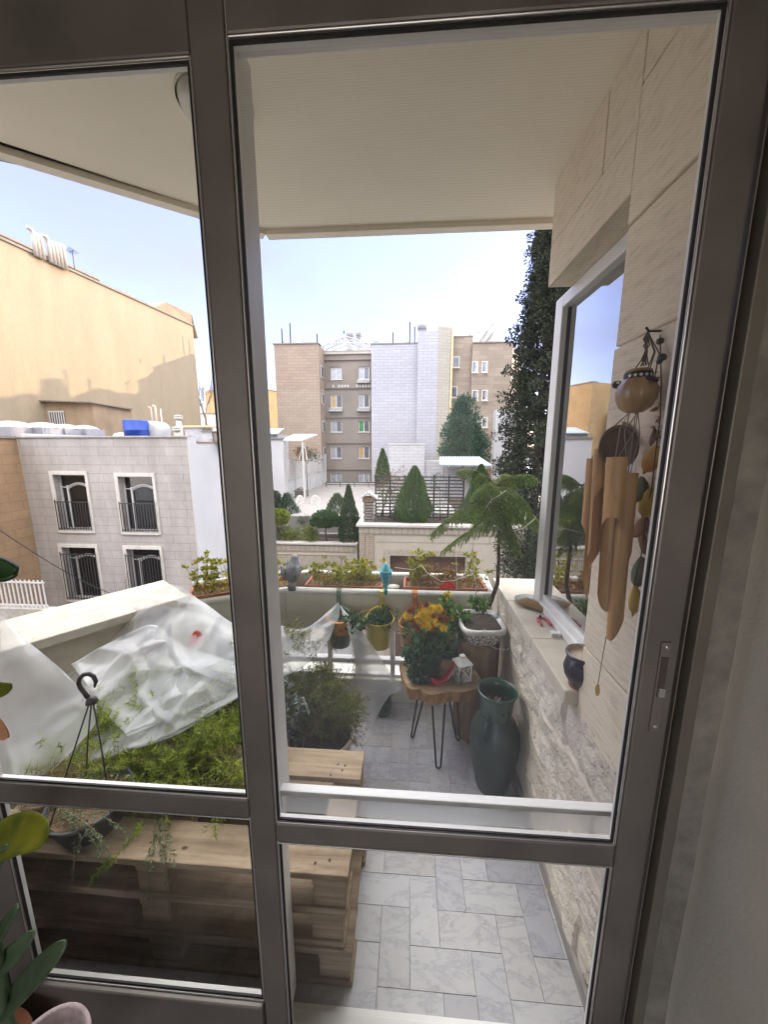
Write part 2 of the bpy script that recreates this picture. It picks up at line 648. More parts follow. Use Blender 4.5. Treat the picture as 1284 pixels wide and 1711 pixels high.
mb = MB(); mb.box(XL0 - 0.08, yi - 0.03, 0.0, XL0 - 0.003, yo + 0.03, ZTL + 0.2); mb.build('jamb', M_BRONZE, fr, bevel=0.004)
mb = MB(); mb.box(XL0 - 0.08, yi - 0.03, -0.02, XW, yo + 0.05, 0.012); mb.build('threshold', M_BRONZE, fr, bevel=0.003)


def pane(x0, x1, z0, z1, y, par, m):
    mb = MB(); mb.box(x0, y - 0.002, z0, x1, y + 0.002, z1)
    return mb.build('glass_pane', m, par)


def ring(x0, x1, z0, z1, y0, y1, t, name, m, par, bevel=0.0):
    """rectangular frame lying inside the opening"""
    mb = MB()
    mb.box(x0, y0, z0, x0 + t, y1, z1); mb.box(x1 - t, y0, z0, x1, y1, z1)
    mb.box(x0 + t, y0, z0, x1 - t, y1, z0 + t); mb.box(x0 + t, y0, z1 - t, x1 - t, y1, z1)
    return mb.build(name, m, par, bevel=bevel)


def glazed(x0, x1, z0, z1, par, m):
    """highlight strip, gasket, outer bead and pane filling one opening of a sash"""
    ring(x0 + 0.0005, x1 - 0.0005, z0 + 0.0005, z1 - 0.0005, yi + 0.002, yi + 0.006, 0.0035, 'edge_highlight', M_ALU_HILITE, par, 0.0015)  # pale strip put in as the highlight along the bevelled sash edge
    ring(x0 + 0.004, x1 - 0.004, z0 + 0.004, z1 - 0.004, yi + 0.006, yo - 0.005, 0.005, 'gasket', M_GASKET, par)
    ring(x0 + 0.0005, x1 - 0.0005, z0 + 0.0005, z1 - 0.0005, yo - 0.004, yo + 0.006, 0.006, 'outer_bead', M_WHITEAL, par, 0.001)
    pane(x0 + 0.008, x1 - 0.008, z0 + 0.008, z1 - 0.008, yo - 0.006, par, m)


rs = thing('sliding_door', 'bronze sliding glass door with a wide right stile holding the latch plate', 'glass door', (0.1, YD, 0))
mb = MB(); mb.box(XM0, yi, 0.02, XM1, yo - 0.004, ZTOP - 0.05); mb.build('stile', M_BRONZE, rs, bevel=0.004)
mb = MB(); mb.box(XS0, yi, 0.02, XS1, yo - 0.004, ZTOP - 0.05); mb.build('stile', M_BRONZE, rs, bevel=0.004)
mb = MB(); mb.box(XM1 + 0.001, yi + 0.002, ZR0, XS0 - 0.001, yo - 0.004, ZR1); mb.build('middle_rail', M_BRONZE, rs, bevel=0.004)
mb = MB(); mb.box(XM1 + 0.001, yi + 0.002, ZTR, XS0 - 0.001, yo - 0.004, ZTOP - 0.05); mb.build('top_rail', M_BRONZE, rs, bevel=0.004)
mb = MB(); mb.box(XM1 + 0.001, yi + 0.002, 0.02, XS0 - 0.001, yo - 0.004, 0.075); mb.build('bottom_rail', M_BRONZE, rs, bevel=0.004)
glazed(XM1, XS0, ZR1, ZTR, rs, M_GLASS)
glazed(XM1, XS0, 0.075, ZR0, rs, M_GLASS)
# latch plate on the right stile
lx0, lz1 = zx(1110, 1072, yi); lx1, lz0 = zx(1113, 1222, yi)
lxc = (XS0 + XS1) / 2 + 0.006
lp = MB()
lw = 0.019
lp.box(lxc - lw / 2, yi - 0.003, lz0, lxc + lw / 2, yi + 0.001, lz1)
plate = lp.build('latch_plate', mat('latch_plate_metal', (0.20, 0.18, 0.155), rough=0.4, metal=0.4, var=0.1), rs, bevel=0.001)
zh = lz1 - 0.018
mb = MB(); mb.box(lxc - 0.006, yi - 0.0042, zh - 0.095, lxc + 0.006, yi - 0.003, zh - 0.012); mb.build('recess', mat('dark_recess', (0.06, 0.05, 0.035), rough=0.6), plate)
mb = MB(); mb.obox((lxc, yi - 0.006, zh - 0.083), (0.011, 0.008, 0.018)); mb.build('latch_tongue', M_ALU_HILITE, plate, bevel=0.001)
for zz in (lz1 - 0.009, lz0 + 0.012):
    mb = MB(); mb.lathe([(0, 0.003), (0.004, 0.0025), (0.0045, 0)], (lxc, yi - 0.003, zz), 12, M=Matrix.Rotation(PI / 2, 4, 'X')); mb.build('screw', M_ALU_HILITE, plate, smooth=True)
# screw hole pull near the lower left stile
ls = thing('window_panel', 'bronze glazed window panel left of the thick upright, mid rail level with the plant hook', 'window', (XL1, YD, 0))
mb = MB(); mb.box(XL0, yi, 0.02, XL1, yo - 0.004, ZTL + 0.2); mb.build('stile', M_BRONZE, ls, bevel=0.004)
mb = MB(); mb.box(XL1 + 0.001, yi + 0.002, ZL0, XM0 - 0.002, yo - 0.004, ZL1); mb.build('middle_rail', M_BRONZE, ls, bevel=0.004)
mb = MB(); mb.box(XL1 + 0.001, yi + 0.002, ZTL, XM0 - 0.002, yo - 0.004, ZTL + 0.198); mb.build('top_rail', M_BRONZE, ls, bevel=0.004)
mb = MB(); mb.box(XL1 + 0.001, yi - 0.01, 0.015, XM0 - 0.002, yo - 0.004, ZBL); mb.build('bottom_rail', M_BRONZE, ls, bevel=0.004)
glazed(XL1, XM0, ZL1, ZTL, ls, M_GLASSL)
glazed(XL1, XM0, ZBL, ZL0, ls, M_GLASSL)

# ------------------------------------------------------------------ fly screen on the outside
YS = 0.752
SX0 = zx(425, 800, 0.738)[0]; SX1 = zx(457, 800, 0.815)[0]
SZT1 = zx(700, 27, YS)[1]; SZT0 = zx(700, 64, YS)[1]
SZB = zx(745, 1336, YS)[1]
SXR = XS0 * YS / yi - 0.004
sc_ = thing('fly_screen', 'white framed insect screen fixed outside the upper right pane', 'fly screen', (0.1, YS, SZB))
mb = MB(); mb.box(SX0, YS - 0.014, SZB - 0.06, SX1, YS + 0.062, SZT1); mb.build('stile', M_WHITEAL, sc_, bevel=0.002)
mb = MB(); mb.box(SXR, YS - 0.012, SZB - 0.06, SXR + 0.035, YS + 0.014, SZT1); mb.build('stile', M_WHITEAL, sc_, bevel=0.002)
mb = MB(); mb.box(SX1, YS - 0.012, SZT0, SXR, YS + 0.013, SZT1); mb.build('top_rail', M_WHITEAL, sc_, bevel=0.002)
mb = MB(); mb.box(SX1, YS - 0.010, SZB - 0.008, SXR, YS + 0.013, SZB + 0.006); mb.build('bottom_rail', M_WHITEAL, sc_, bevel=0.002)


def filmmat(name, alpha, c=(0.78, 0.8, 0.8), nscale=3.0, avar=0.0):
    m, t, b, o = _new(name)
    b.inputs['Base Color'].default_value = (*c, 1)
    b.inputs['Roughness'].default_value = 0.35
    tr = t.nodes.new('ShaderNodeBsdfTransparent')
    tl = t.nodes.new('ShaderNodeBsdfTranslucent')
    tl.inputs[0].default_value = (*c, 1)
    m1 = t.nodes.new('ShaderNodeMixShader')
    m1.inputs[0].default_value = 0.45
    t.links.new(b.outputs[0], m1.inputs[1]); t.links.new(tl.outputs[0], m1.inputs[2])
    m2 = t.nodes.new('ShaderNodeMixShader')
    m2.inputs[0].default_value = alpha
    if avar:
        n = _noise(t, _coord(t), nscale, 6, 0.6, 0.4)
        r = _ramp(t, [(0.38, (max(0, alpha - avar),) * 3), (0.62, (min(1, alpha + avar),) * 3)])
        t.links.new(n.outputs[0], r.inputs[0]); t.links.new(r.outputs[0], m2.inputs[0])
    t.links.new(tr.outputs[0], m2.inputs[1]); t.links.new(m1.outputs[0], m2.inputs[2])
    t.links.new(m2.outputs[0], o.inputs[0])
    return m, t, m2


mb = MB(); mb.box(SX1, YS - 0.004, SZB - 0.062, SXR, YS + 0.004, SZB - 0.009)
mb.build('translucent_band', filmmat('translucent_band', 0.34)[0], sc_)  # half-clear white band below the bottom rail
# woven net: fine horizontal and vertical threads
mm, t, b, o = _new('screen_net')
uv = _coord(t, 'UV')
sx = t.nodes.new('ShaderNodeSeparateXYZ'); t.links.new(uv, sx.inputs[0])


def _wave(t, sock, freq, lo):
    a = t.nodes.new('ShaderNodeMath'); a.operation = 'MULTIPLY'; a.inputs[1].default_value = freq; t.links.new(sock, a.inputs[0])
    f = t.nodes.new('ShaderNodeMath'); f.operation = 'FRACT'; t.links.new(a.outputs[0], f.inputs[0])
    g = t.nodes.new('ShaderNodeMath'); g.operation = 'LESS_THAN'; g.inputs[1].default_value = lo; t.links.new(f.outputs[0], g.inputs[0])
    return g.outputs[0]


hx = _wave(t, sx.outputs[1], 1 / 0.0045, 0.30)
vx = _wave(t, sx.outputs[0], 1 / 0.0045, 0.14)
mx = t.nodes.new('ShaderNodeMath'); mx.operation = 'MAXIMUM'; t.links.new(hx, mx.inputs[0]); t.links.new(vx, mx.inputs[1])
ma = t.nodes.new('ShaderNodeMath'); ma.operation = 'MULTIPLY_ADD'; ma.inputs[1].default_value = 0.065; ma.inputs[2].default_value = 0.028
t.links.new(mx.outputs[0], ma.inputs[0])
b.inputs['Base Color'].default_value = (0.40, 0.40, 0.41, 1); b.inputs['Roughness'].default_value = 0.7
tl = t.nodes.new('ShaderNodeBsdfTranslucent'); tl.inputs[0].default_value = (0.6, 0.6, 0.62, 1)
m1 = t.nodes.new('ShaderNodeMixShader'); m1.inputs[0].default_value = 0.6
t.links.new(b.outputs[0], m1.inputs[1]); t.links.new(tl.outputs[0], m1.inputs[2])
tr = t.nodes.new('ShaderNodeBsdfTransparent')
m2 = t.nodes.new('ShaderNodeMixShader'); t.links.new(ma.outputs[0], m2.inputs[0])
t.links.new(tr.outputs[0], m2.inputs[1]); t.links.new(m1.outputs[0], m2.inputs[2]); t.links.new(m2.outputs[0], o.inputs[0])
mb = MB(); mb.add([(SX1, YS, SZB), (SXR, YS, SZB), (SXR, YS, SZT0), (SX1, YS, SZT0)], [(0, 1, 2, 3)])
mb.build('net', mm, sc_)
# outer white track along the foot of the door
tk = thing('door_track', 'white aluminium threshold track outside the door foot', 'track', (0, 0.74, 0))
mb = MB(); mb.box(XM0 + 0.02, yo + 0.034, -0.02, XW, yo + 0.073, 0.03); mb.box(XM0 + 0.02, yo + 0.073, -0.02, XW, yo + 0.093, 0.012)
mb.build('track_profile', M_WHITEAL, tk, bevel=0.002)
mb = MB(); mb.box(SX0, yo + 0.054, 0.031, SX1 - 0.002, yo + 0.114, SZB - 0.064); mb.build('side_channel', M_WHITEAL, tk, bevel=0.002)

# ================================================================== balcony shell
XWALL = 0.54
ZC = 2.57
# --- marble floor, slabs in a basket of halves
mm, t, b, o = _new('marble_slabs')
g = t.nodes.new('ShaderNodeNewGeometry')
co = _coord(t, 'Object')
off = t.nodes.new('ShaderNodeVectorMath'); off.operation = 'SCALE'; off.inputs['Scale'].default_value = 37.0
cmb = t.nodes.new('ShaderNodeCombineXYZ')
for i in range(3):
    t.links.new(g.outputs['Random Per Island'], cmb.inputs[i])
t.links.new(cmb.outputs[0], off.inputs[0])
ad = t.nodes.new('ShaderNodeVectorMath'); ad.operation = 'ADD'
t.links.new(co, ad.inputs[0]); t.links.new(off.outputs[0], ad.inputs[1])
mp = t.nodes.new('ShaderNodeMapping'); mp.inputs['Rotation'].default_value = (0, 0, 0.9); mp.inputs['Scale'].default_value = (1.0, 2.6, 1)
t.links.new(ad.outputs[0], mp.inputs['Vector'])
n1 = _noise(t, mp.outputs[0], 5.0, 9, 0.66, 0.5)
r1 = _ramp(t, [(0.455, (1, 1, 1)), (0.485, (0.86, 0.87, 0.89)), (0.50, (0.76, 0.78, 0.82)), (0.515, (0.92, 0.92, 0.94)), (0.56, (1, 1, 1))])
t.links.new(n1.outputs[0], r1.inputs[0])
r0 = _ramp(t, [(0.0, (0.37, 0.368, 0.395)), (0.25, (0.48, 0.48, 0.49)), (0.5, (0.43, 0.425, 0.425)), (0.75, (0.49, 0.495, 0.515)), (1.0, (0.42, 0.405, 0.39))])
t.links.new(g.outputs['Random Per Island'], r0.inputs[0])
x = _mixc(t, 1.0, r0.outputs[0], r1.outputs[0], 'MULTIPLY')
n2 = _noise(t, co, 2.2, 7, 0.65, 0.6)
r2 = _ramp(t, [(0.60, (0, 0, 0)), (0.70, (1, 1, 1))])
t.links.new(n2.outputs[0], r2.inputs[0])
x = _mixc(t, r2.outputs[0], x, _mixc(t, 1.0, x, (0.82, 0.70, 0.52), 'MULTIPLY'))
n3 = _noise(t, co, 26, 6, 0.7)
r3 = _ramp(t, [(0.28, (0.72, 0.70, 0.66)), (0.44, (1, 1, 1))])
t.links.new(n3.outputs[0], r3.inputs[0])
x = _mixc(t, 1.0, x, r3.outputs[0], 'MULTIPLY')
t.links.new(x, b.inputs['Base Color'])
b.inputs['Roughness'].default_value = 0.42
M_MARBLE = mm
mb = MB()
a = 0.0985
gx0, gy0 = -1.75, 0.62
ca, sa = math.cos(0.03), math.sin(0.03)
for i in range(-2, 26):
    for j in range(-2, 20):
        k = (i - j) % 4
        if k == 0:
            w_, h_ = 2 * a, a
        elif k == 3:
            w_, h_ = a, 2 * a
        else:
            continue
        x0, y0 = gx0 + i * a, gy0 + j * a
        x1, y1 = x0 + w_, y0 + h_
        x1c = min(x1, 0.548)
        if x1c - x0 < 0.02 or y1 > 2.45:
            continue
        gp = 0.0006
        mb.box(x0 + gp, y0 + gp, -0.02, x1c - gp, y1 - gp, random.uniform(-0.0005, 0.0005))
struct(mb, 'balcony_floor', M_MARBLE, bevel=0.0006)
mb = MB(); mb.prism([(XWALL + 0.3, 0.6), (XWALL + 0.3, 2.3), (-0.8, 2.3), (-1.4, 2.02), (-2.6, 0.8), (-2.6, 0.6)], -0.35, -0.004)
struct(mb, 'balcony_slab', mat('dirty_grout', (0.40, 0.38, 0.35), rough=0.95, var=0.3, scale=20))

# --- soffit of the balcony above
M_SOFFIT = mat('soffit_paint', (0.84, 0.77, 0.63), rough=0.85, var=0.04, scale=1.5, bump=0.12, bscale=160, bdist=0.001)
cp = [(0.9, 0.70), (0.9, 1.80), (-0.66, 1.80), (-0.88, 1.625), (-1.36, 1.275), (-2.9, 0.18), (-2.9, 0.06), (-2.7, 0.06), (-2.7, 0.70)]
mb = MB(); mb.prism(cp, ZC, ZC + 0.3); struct(mb, 'balcony_ceiling', M_SOFFIT)
edge = cp[1:6]
mb = MB()
for (x0, y0), (x1, y1) in zip(edge, edge[1:]):
    d = np.array([x1 - x0, y1 - y0]); L = np.linalg.norm(d); d /= L
    nn = np.array([d[1], -d[0]])      # outward
    q = [(x0, y0), (x1, y1), (x1 - nn[0] * -0.045, y1 - nn[1] * -0.045), (x0 - nn[0] * -0.045, y0 - nn[1] * -0.045)]
    mb.prism([tuple(p) for p in q], ZC - 0.022, ZC + 0.3)
struct(mb, 'ceiling_drip_edge', M_SOFFIT)
# round ceiling light
LX, LY = PZ(361, 185, 2.55)[:2]
cl = thing('ceiling_light', 'round white dome light on the balcony soffit, half hidden by the upright', 'ceiling light', (LX, LY, ZC))
mb = MB(); mb.lathe([(0.0, -0.055), (0.04, -0.053), (0.075, -0.042), (0.094, -0.024), (0.099, -0.001)], (LX, LY, ZC), 40); mb.build('shade', mat('opal_glass', (0.62, 0.60, 0.52), rough=0.3, var=0.02), cl, smooth=True)
mb = MB(); mb.lathe([(0.103, -0.010), (0.105, -0.0), (0.09, 0.0)], (LX, LY, ZC), 40); mb.build('base_ring', M_WHITEAL, cl, smooth=True)

# --- stone clad side wall with the bay window
M_PIER = None
mm, t, b, o = _new('chiselled_limestone')
co = _coord(t, 'Object')
n1 = _noise(t, co, 3.0, 6, 0.6)
r1 = _ramp(t, [(0.3, (0.69, 0.60, 0.455)), (0.7, (0.78, 0.69, 0.55))])
t.links.new(n1.outputs[0], r1.inputs[0])
mp = t.nodes.new('ShaderNodeMapping'); mp.inputs['Rotation'].default_value = (0.75, 0, 0); mp.inputs['Scale'].default_value = (1, 0.18, 1)
t.links.new(co, mp.inputs['Vector'])
n2 = _noise(t, mp.outputs[0], 75, 5, 0.7)
r2 = _ramp(t, [(0.30, (0.76, 0.76, 0.76)), (0.52, (1, 1, 1))])
t.links.new(n2.outputs[0], r2.inputs[0])
t.links.new(_mixc(t, 1.0, r1.outputs[0], r2.outputs[0], 'MULTIPLY'), b.inputs['Base Color'])
b.inputs['Roughness'].default_value = 0.9
_bump(t, b, n2.outputs[0], 0.55, 0.006)
M_PIER = mm
bw = thing('bay_wall', 'beige chiselled stone side wall of the balcony holding the reflecting bay window', 'wall', (XWALL, 1.3, 0))
mb = MB()
zs = [0.765, 1.005, 1.43, 1.855, 2.14, 2.44, ZC]
for z0, z1 in zip(zs, zs[1:]):
    dx = random.uniform(-0.002, 0.002)
    mb.box(XWALL + dx, 0.70, z0 + 0.003, XWALL + 0.14, 1.055, z1 - 0.003)
mb.box(XWALL + 0.008, 0.70, 0.765, XWALL + 0.13, 1.045, ZC)
mb.build('pier', M_PIER, bw, bevel=0.004)
mb = MB()
for z0, z1, y0, y1 in ((2.215, 2.36, 1.055, 1.60), (2.36, ZC, 1.055, 1.22), (2.36, ZC, 1.22, 1.60)):
    mb.prism([(XWALL, y0 + 0.002), (XWALL, y1 - 0.002), (XWALL + 0.10, y1 - 0.002), (XWALL + 0.10, y0 + 0.002)], z0 + 0.001, z1 - 0.001)
mb.box(XWALL + 0.006, 1.05, 2.218, XWALL + 0.095, 1.59, ZC)
mb.prism([(XWALL + 0.1, 0.9), (XWALL + 0.1, 1.6), (XWALL + 0.22, 1.9), (XWALL + 2.5, 1.9), (XWALL + 2.5, 0.9)], 2.216, ZC)
mb.build('lintel', M_PIER, bw, bevel=0.003)
# lower split-face stone
mm, t, b, o = _new('split_face_stone')
co = _coord(t, 'Object')
n1 = _noise(t, co, 5.0, 7, 0.65, 0.5)
r1 = _ramp(t, [(0.3, (0.48, 0.415, 0.325)), (0.5, (0.60, 0.54, 0.455)), (0.7, (0.66, 0.61, 0.54))])
t.links.new(n1.outputs[0], r1.inputs[0])
n2 = _noise(t, co, 38.0, 6, 0.7, 0.3)
r2 = _ramp(t, [(0.30, (0.62, 0.56, 0.48)), (0.42, (1, 1, 1))])
t.links.new(n2.outputs[0], r2.inputs[0])
t.links.new(_mixc(t, 1.0, r1.outputs[0], r2.outputs[0], 'MULTIPLY'), b.inputs['Base Color'])
b.inputs['Roughness'].default_value = 0.9
_bump(t, b, n2.outputs[0], 0.5, 0.008)
M_SPLIT = mm
mb = MB()
rows, cols = 120, 230
G = np.zeros((rows, cols, 3))
for i in range(rows):
    for j in range(cols):
        z = 0.795 * i / (rows - 1)
        y = 0.70 + 1.36 * j / (cols - 1)
        p = Vector((y * 5.5, z * 9.0, 0.3))
        cellw = 0.45
        row = int(z / 0.2); cj = (y + row * 0.23) / cellw
        jd = min(abs(z - round(z / 0.2) * 0.2), 0.45 * abs(cj - round(cj)))
        d = 0.017 * mnoise.fractal(p, 0.8, 2.1, 6) + 0.016 * abs(mnoise.noise(p * 1.7))
        d = 0.65 * (0.7 * d + 0.3 * round(d / 0.006) * 0.006)
        blk = 0.007 * mnoise.cell(Vector((round(cj - 0.5) * 3.1, row * 7.7, 2.0)))
        d = (d + blk) * min(1, jd / 0.012)
        G[i, j] = (XWALL - max(-0.01, d), y, z)
mb.grid(G[:, ::-1])
mb.build('rough_stone_base', M_SPLIT, bw)
mb = MB(); mb.box(XWALL + 0.012, 0.70, 0, XWALL + 0.3, 2.05, 0.764); mb.build('wall_core', M_SPLIT, bw)
mb = MB(); mb.box(XWALL - 0.016, 0.78, 0.0, XWALL - 0.002, 2.04, 0.055); mb.build('skirting', mat('skirting_stone', (0.28, 0.26, 0.24), rough=0.7, var=0.25, scale=12), bw, bevel=0.002)
M_SILL = mat('sill_limestone', (0.50, 0.45, 0.37), rough=0.75, var=0.14, scale=7, bump=0.15, bscale=70)
mb = MB()
for y0, y1 in ((1.056, 1.375), (1.378, 1.74), (1.743, 2.06)):
    mb.box(0.500, y0, 0.796, 0.76, y1, 0.845 + random.uniform(-0.001, 0.001))
mb.build('sill', M_SILL, bw, bevel=0.004)
M_WINW = mat('white_window_frame', (0.74, 0.74, 0.73), rough=0.35, var=0.04)
wf = MB()
wf.box(0.625, 1.06, 0.846, 0.685, 1.66, 0.885); wf.box(0.640, 1.06, 0.885, 0.672, 1.66, 0.915)
wf.box(0.625, 1.06, 2.165, 0.685, 1.66, 2.214)
wf.box(0.625, 1.66, 0.846, 0.70, 1.735, 2.214)
wf.box(0.66, 1.735, 0.846, 1.6, 1.79, 0.90)
wfo = wf.build('window_frame', M_WINW, bw, bevel=0.004)
mb = MB(); mb.box(0.648, 1.655, 0.915, 0.666, 1.6615, 2.165); mb.build('glazing_seal', M_GASKET, wfo)
mb = MB(); mb.box(0.655, 1.06, 0.90, 0.661, 1.658, 2.166)
mb.build('window_glass', glassmat('reflecting_glass', tint=(0.45, 0.48, 0.48), dirt=0.015, refl=8.0), wfo)
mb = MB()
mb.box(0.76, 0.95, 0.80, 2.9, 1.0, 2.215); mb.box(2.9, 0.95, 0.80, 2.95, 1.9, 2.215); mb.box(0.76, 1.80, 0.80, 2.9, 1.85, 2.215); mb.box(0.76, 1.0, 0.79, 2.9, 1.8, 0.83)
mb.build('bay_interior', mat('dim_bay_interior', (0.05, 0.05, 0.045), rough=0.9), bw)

# --- parapet with planter trough
M_TROUGH = mat('cream_painted_trough', (0.60, 0.585, 0.48), rough=0.5, var=0.10, scale=5, bump=0.05, bscale=90)
M_TROUGHIN = mat('trough_inside', (0.10, 0.10, 0.10), rough=0.9, var=0.3)
M_TRAV = mat('travertine_coping', (0.46, 0.42, 0.34), rough=0.8, var=0.16, scale=10, bump=0.25, bscale=55, c2=(0.53, 0.49, 0.41))
pw = [(0.50, 2.03), (-0.735, 2.03), (-1.20, 1.80)]


def offs(path, d):
    """offset an open path outward (to its right when walked towards -x here: +y side)"""
    out = []
    for i, p in enumerate(path):
        ns = []
        for k in (i - 1, i):
            if 0 <= k < len(path) - 1:
                e = np.array(path[k + 1]) - np.array(path[k]); e = e / np.linalg.norm(e)
                ns.append(np.array([e[1], -e[0]]))
        n_ = sum(ns); n_ = n_ / np.linalg.norm(n_)
        out.append(tuple(np.array(p) + n_ * d / max(0.5, float(n_ @ ns[0]))))
    return out


def band(mb, path, d0, d1, z0, z1, mi=0):
    a_, b_ = offs(path, d0), offs(path, d1)
    for i in range(len(path) - 1):
        mb.prism([a_[i], a_[i + 1], b_[i + 1], b_[i]], z0, z1, mi)


pr = thing('parapet', 'cream balcony parapet with an open planter trough along its top', 'parapet', (0, 2.05, 0))
mb = MB(); band(mb, pw, 0.0, 0.03, 0.50, 0.735); band(mb, pw, 0.20, 0.235, 0.50, 0.775); band(mb, pw, 0.03, 0.20, 0.50, 0.53)
mb.box(0.47, 2.06, 0.53, 0.50, 2.23, 0.74)
mb.build('trough', M_TROUGH, pr, bevel=0.004)
mb = MB(); band(mb, pw, 0.031, 0.199, 0.60, 0.66); mb.build('trough_floor', M_TROUGHIN, pr)
lip = offs(pw, 0.012)
mb = MB(); mb.tube([(p[0], p[1], 0.742) for p in lip], 0.021, 14)
lip2 = offs(pw, 0.218); mb.tube([(p[0], p[1], 0.778) for p in lip2], 0.02, 12)
mb.tube([(lip[0][0] - 0.005, lip[0][1], 0.742), (lip2[0][0] - 0.005, lip2[0][1], 0.775)], 0.021, 12)
mb.build('rounded_lip', mat('pale_lip', (0.66, 0.66, 0.60), rough=0.4, var=0.06), pr, smooth=True)
mb = MB(); band(mb, pw, 0.02, 0.18, 0.0, 0.155); mb.build('low_wall', M_TROUGH, pr, bevel=0.005)
mb = MB(); band(mb, pw, 0.05, 0.10, 0.245, 0.275); band(mb, pw, 0.055, 0.095, 0.156, 0.17)
for xx in (0.30, -0.10, -0.50):
    mb.box(xx, 2.085, 0.17, xx + 0.03, 2.12, 0.50)
mb.build('guard_rail', M_WHITEAL, pr, bevel=0.004)
pc = [(-1.20, 1.80), (-1.62, 1.22), (-2.15, 0.62)]
lw_ = thing('parapet', 'broad travertine topped ledge behind the plastic sheet at the left', 'parapet', (-1.6, 1.3, 0))
mb = MB(); band(mb, pc, -0.012, 0.36, 0.755, 0.80); mb.build('coping', M_TRAV, lw_, bevel=0.006)
mb = MB(); band(mb, pc, 0.02, 0.34, 0.0, 0.754); mb.build('wall_body', mat('ledge_wall_stone', (0.42, 0.38, 0.30), rough=0.85, var=0.2, scale=8, bump=0.2), lw_)
# ================================================================== things on the balcony
M_TERRA = mat('terracotta', (0.30, 0.115, 0.06), rough=0.8, var=0.25, scale=12, bump=0.1)
M_SOIL = mat('potting_soil', (0.045, 0.032, 0.022), rough=1.0, var=0.6, scale=60, bump=0.9, bscale=120, bdist=0.01)
M_DRYSOIL = mat('dry_soil', (0.16, 0.10, 0.055), rough=1.0, var=0.5, scale=70, bump=0.9, bscale=120, bdist=0.01)
L_SEDUM = leafmat('sedum_leaf', (0.10, 0.15, 0.02), (0.30, 0.30, 0.03), (0.45, 0.38, 0.05), 0.3)
L_DRY = leafmat('dry_leaf', (0.22, 0.11, 0.035), (0.33, 0.19, 0.07), (0.30, 0.24, 0.06), 0.2)
L_GREEN = leafmat('fresh_leaf', (0.04, 0.10, 0.02), (0.09, 0.20, 0.03), (0.15, 0.26, 0.05), 0.3)
L_DARK = leafmat('dark_leaf', (0.02, 0.06, 0.02), (0.045, 0.11, 0.04), (0.085, 0.16, 0.06), 0.25)
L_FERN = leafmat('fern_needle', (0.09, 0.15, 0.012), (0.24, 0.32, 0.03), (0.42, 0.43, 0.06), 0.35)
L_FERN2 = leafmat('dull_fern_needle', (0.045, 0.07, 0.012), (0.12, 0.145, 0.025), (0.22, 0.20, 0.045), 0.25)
L_SILVER = leafmat('silver_leaf', (0.13, 0.19, 0.16), (0.24, 0.31, 0.27), (0.32, 0.37, 0.30), 0.2)
M_STEM = mat('dry_stem', (0.22, 0.17, 0.08), rough=0.9, var=0.3)
M_BARK = mat('young_bark', (0.085, 0.055, 0.04), rough=0.9, var=0.35, scale=40, bump=0.4)


def stems(mb, base, tips, r, n=5, sag=0.0):
    for a_, b_ in zip(base, tips):
        m_ = (a_ + b_) / 2 + np.array([random.uniform(-1, 1), random.uniform(-1, 1), 0]) * 0.15 * np.linalg.norm(b_ - a_) + np.array([0, 0, sag])
        mb.tube([a_, m_, b_], [r, r * 0.8, r * 0.5], n, cap=False)


def rosettes(mb, tips, per, ls, ws, up=0.5):
    k = len(tips)
    idx = np.repeat(np.arange(k), per)
    d = rand_dirs(len(idx))
    d[:, 2] = np.abs(d[:, 2]) * 0.6 + up * 0.4
    L = ls * (0.6 + 0.7 * rng.random(len(idx)))
    mb.polys(leaf_quads(np.asarray(tips)[idx] + d * 0.002, d, L, L * ws, 0.12))


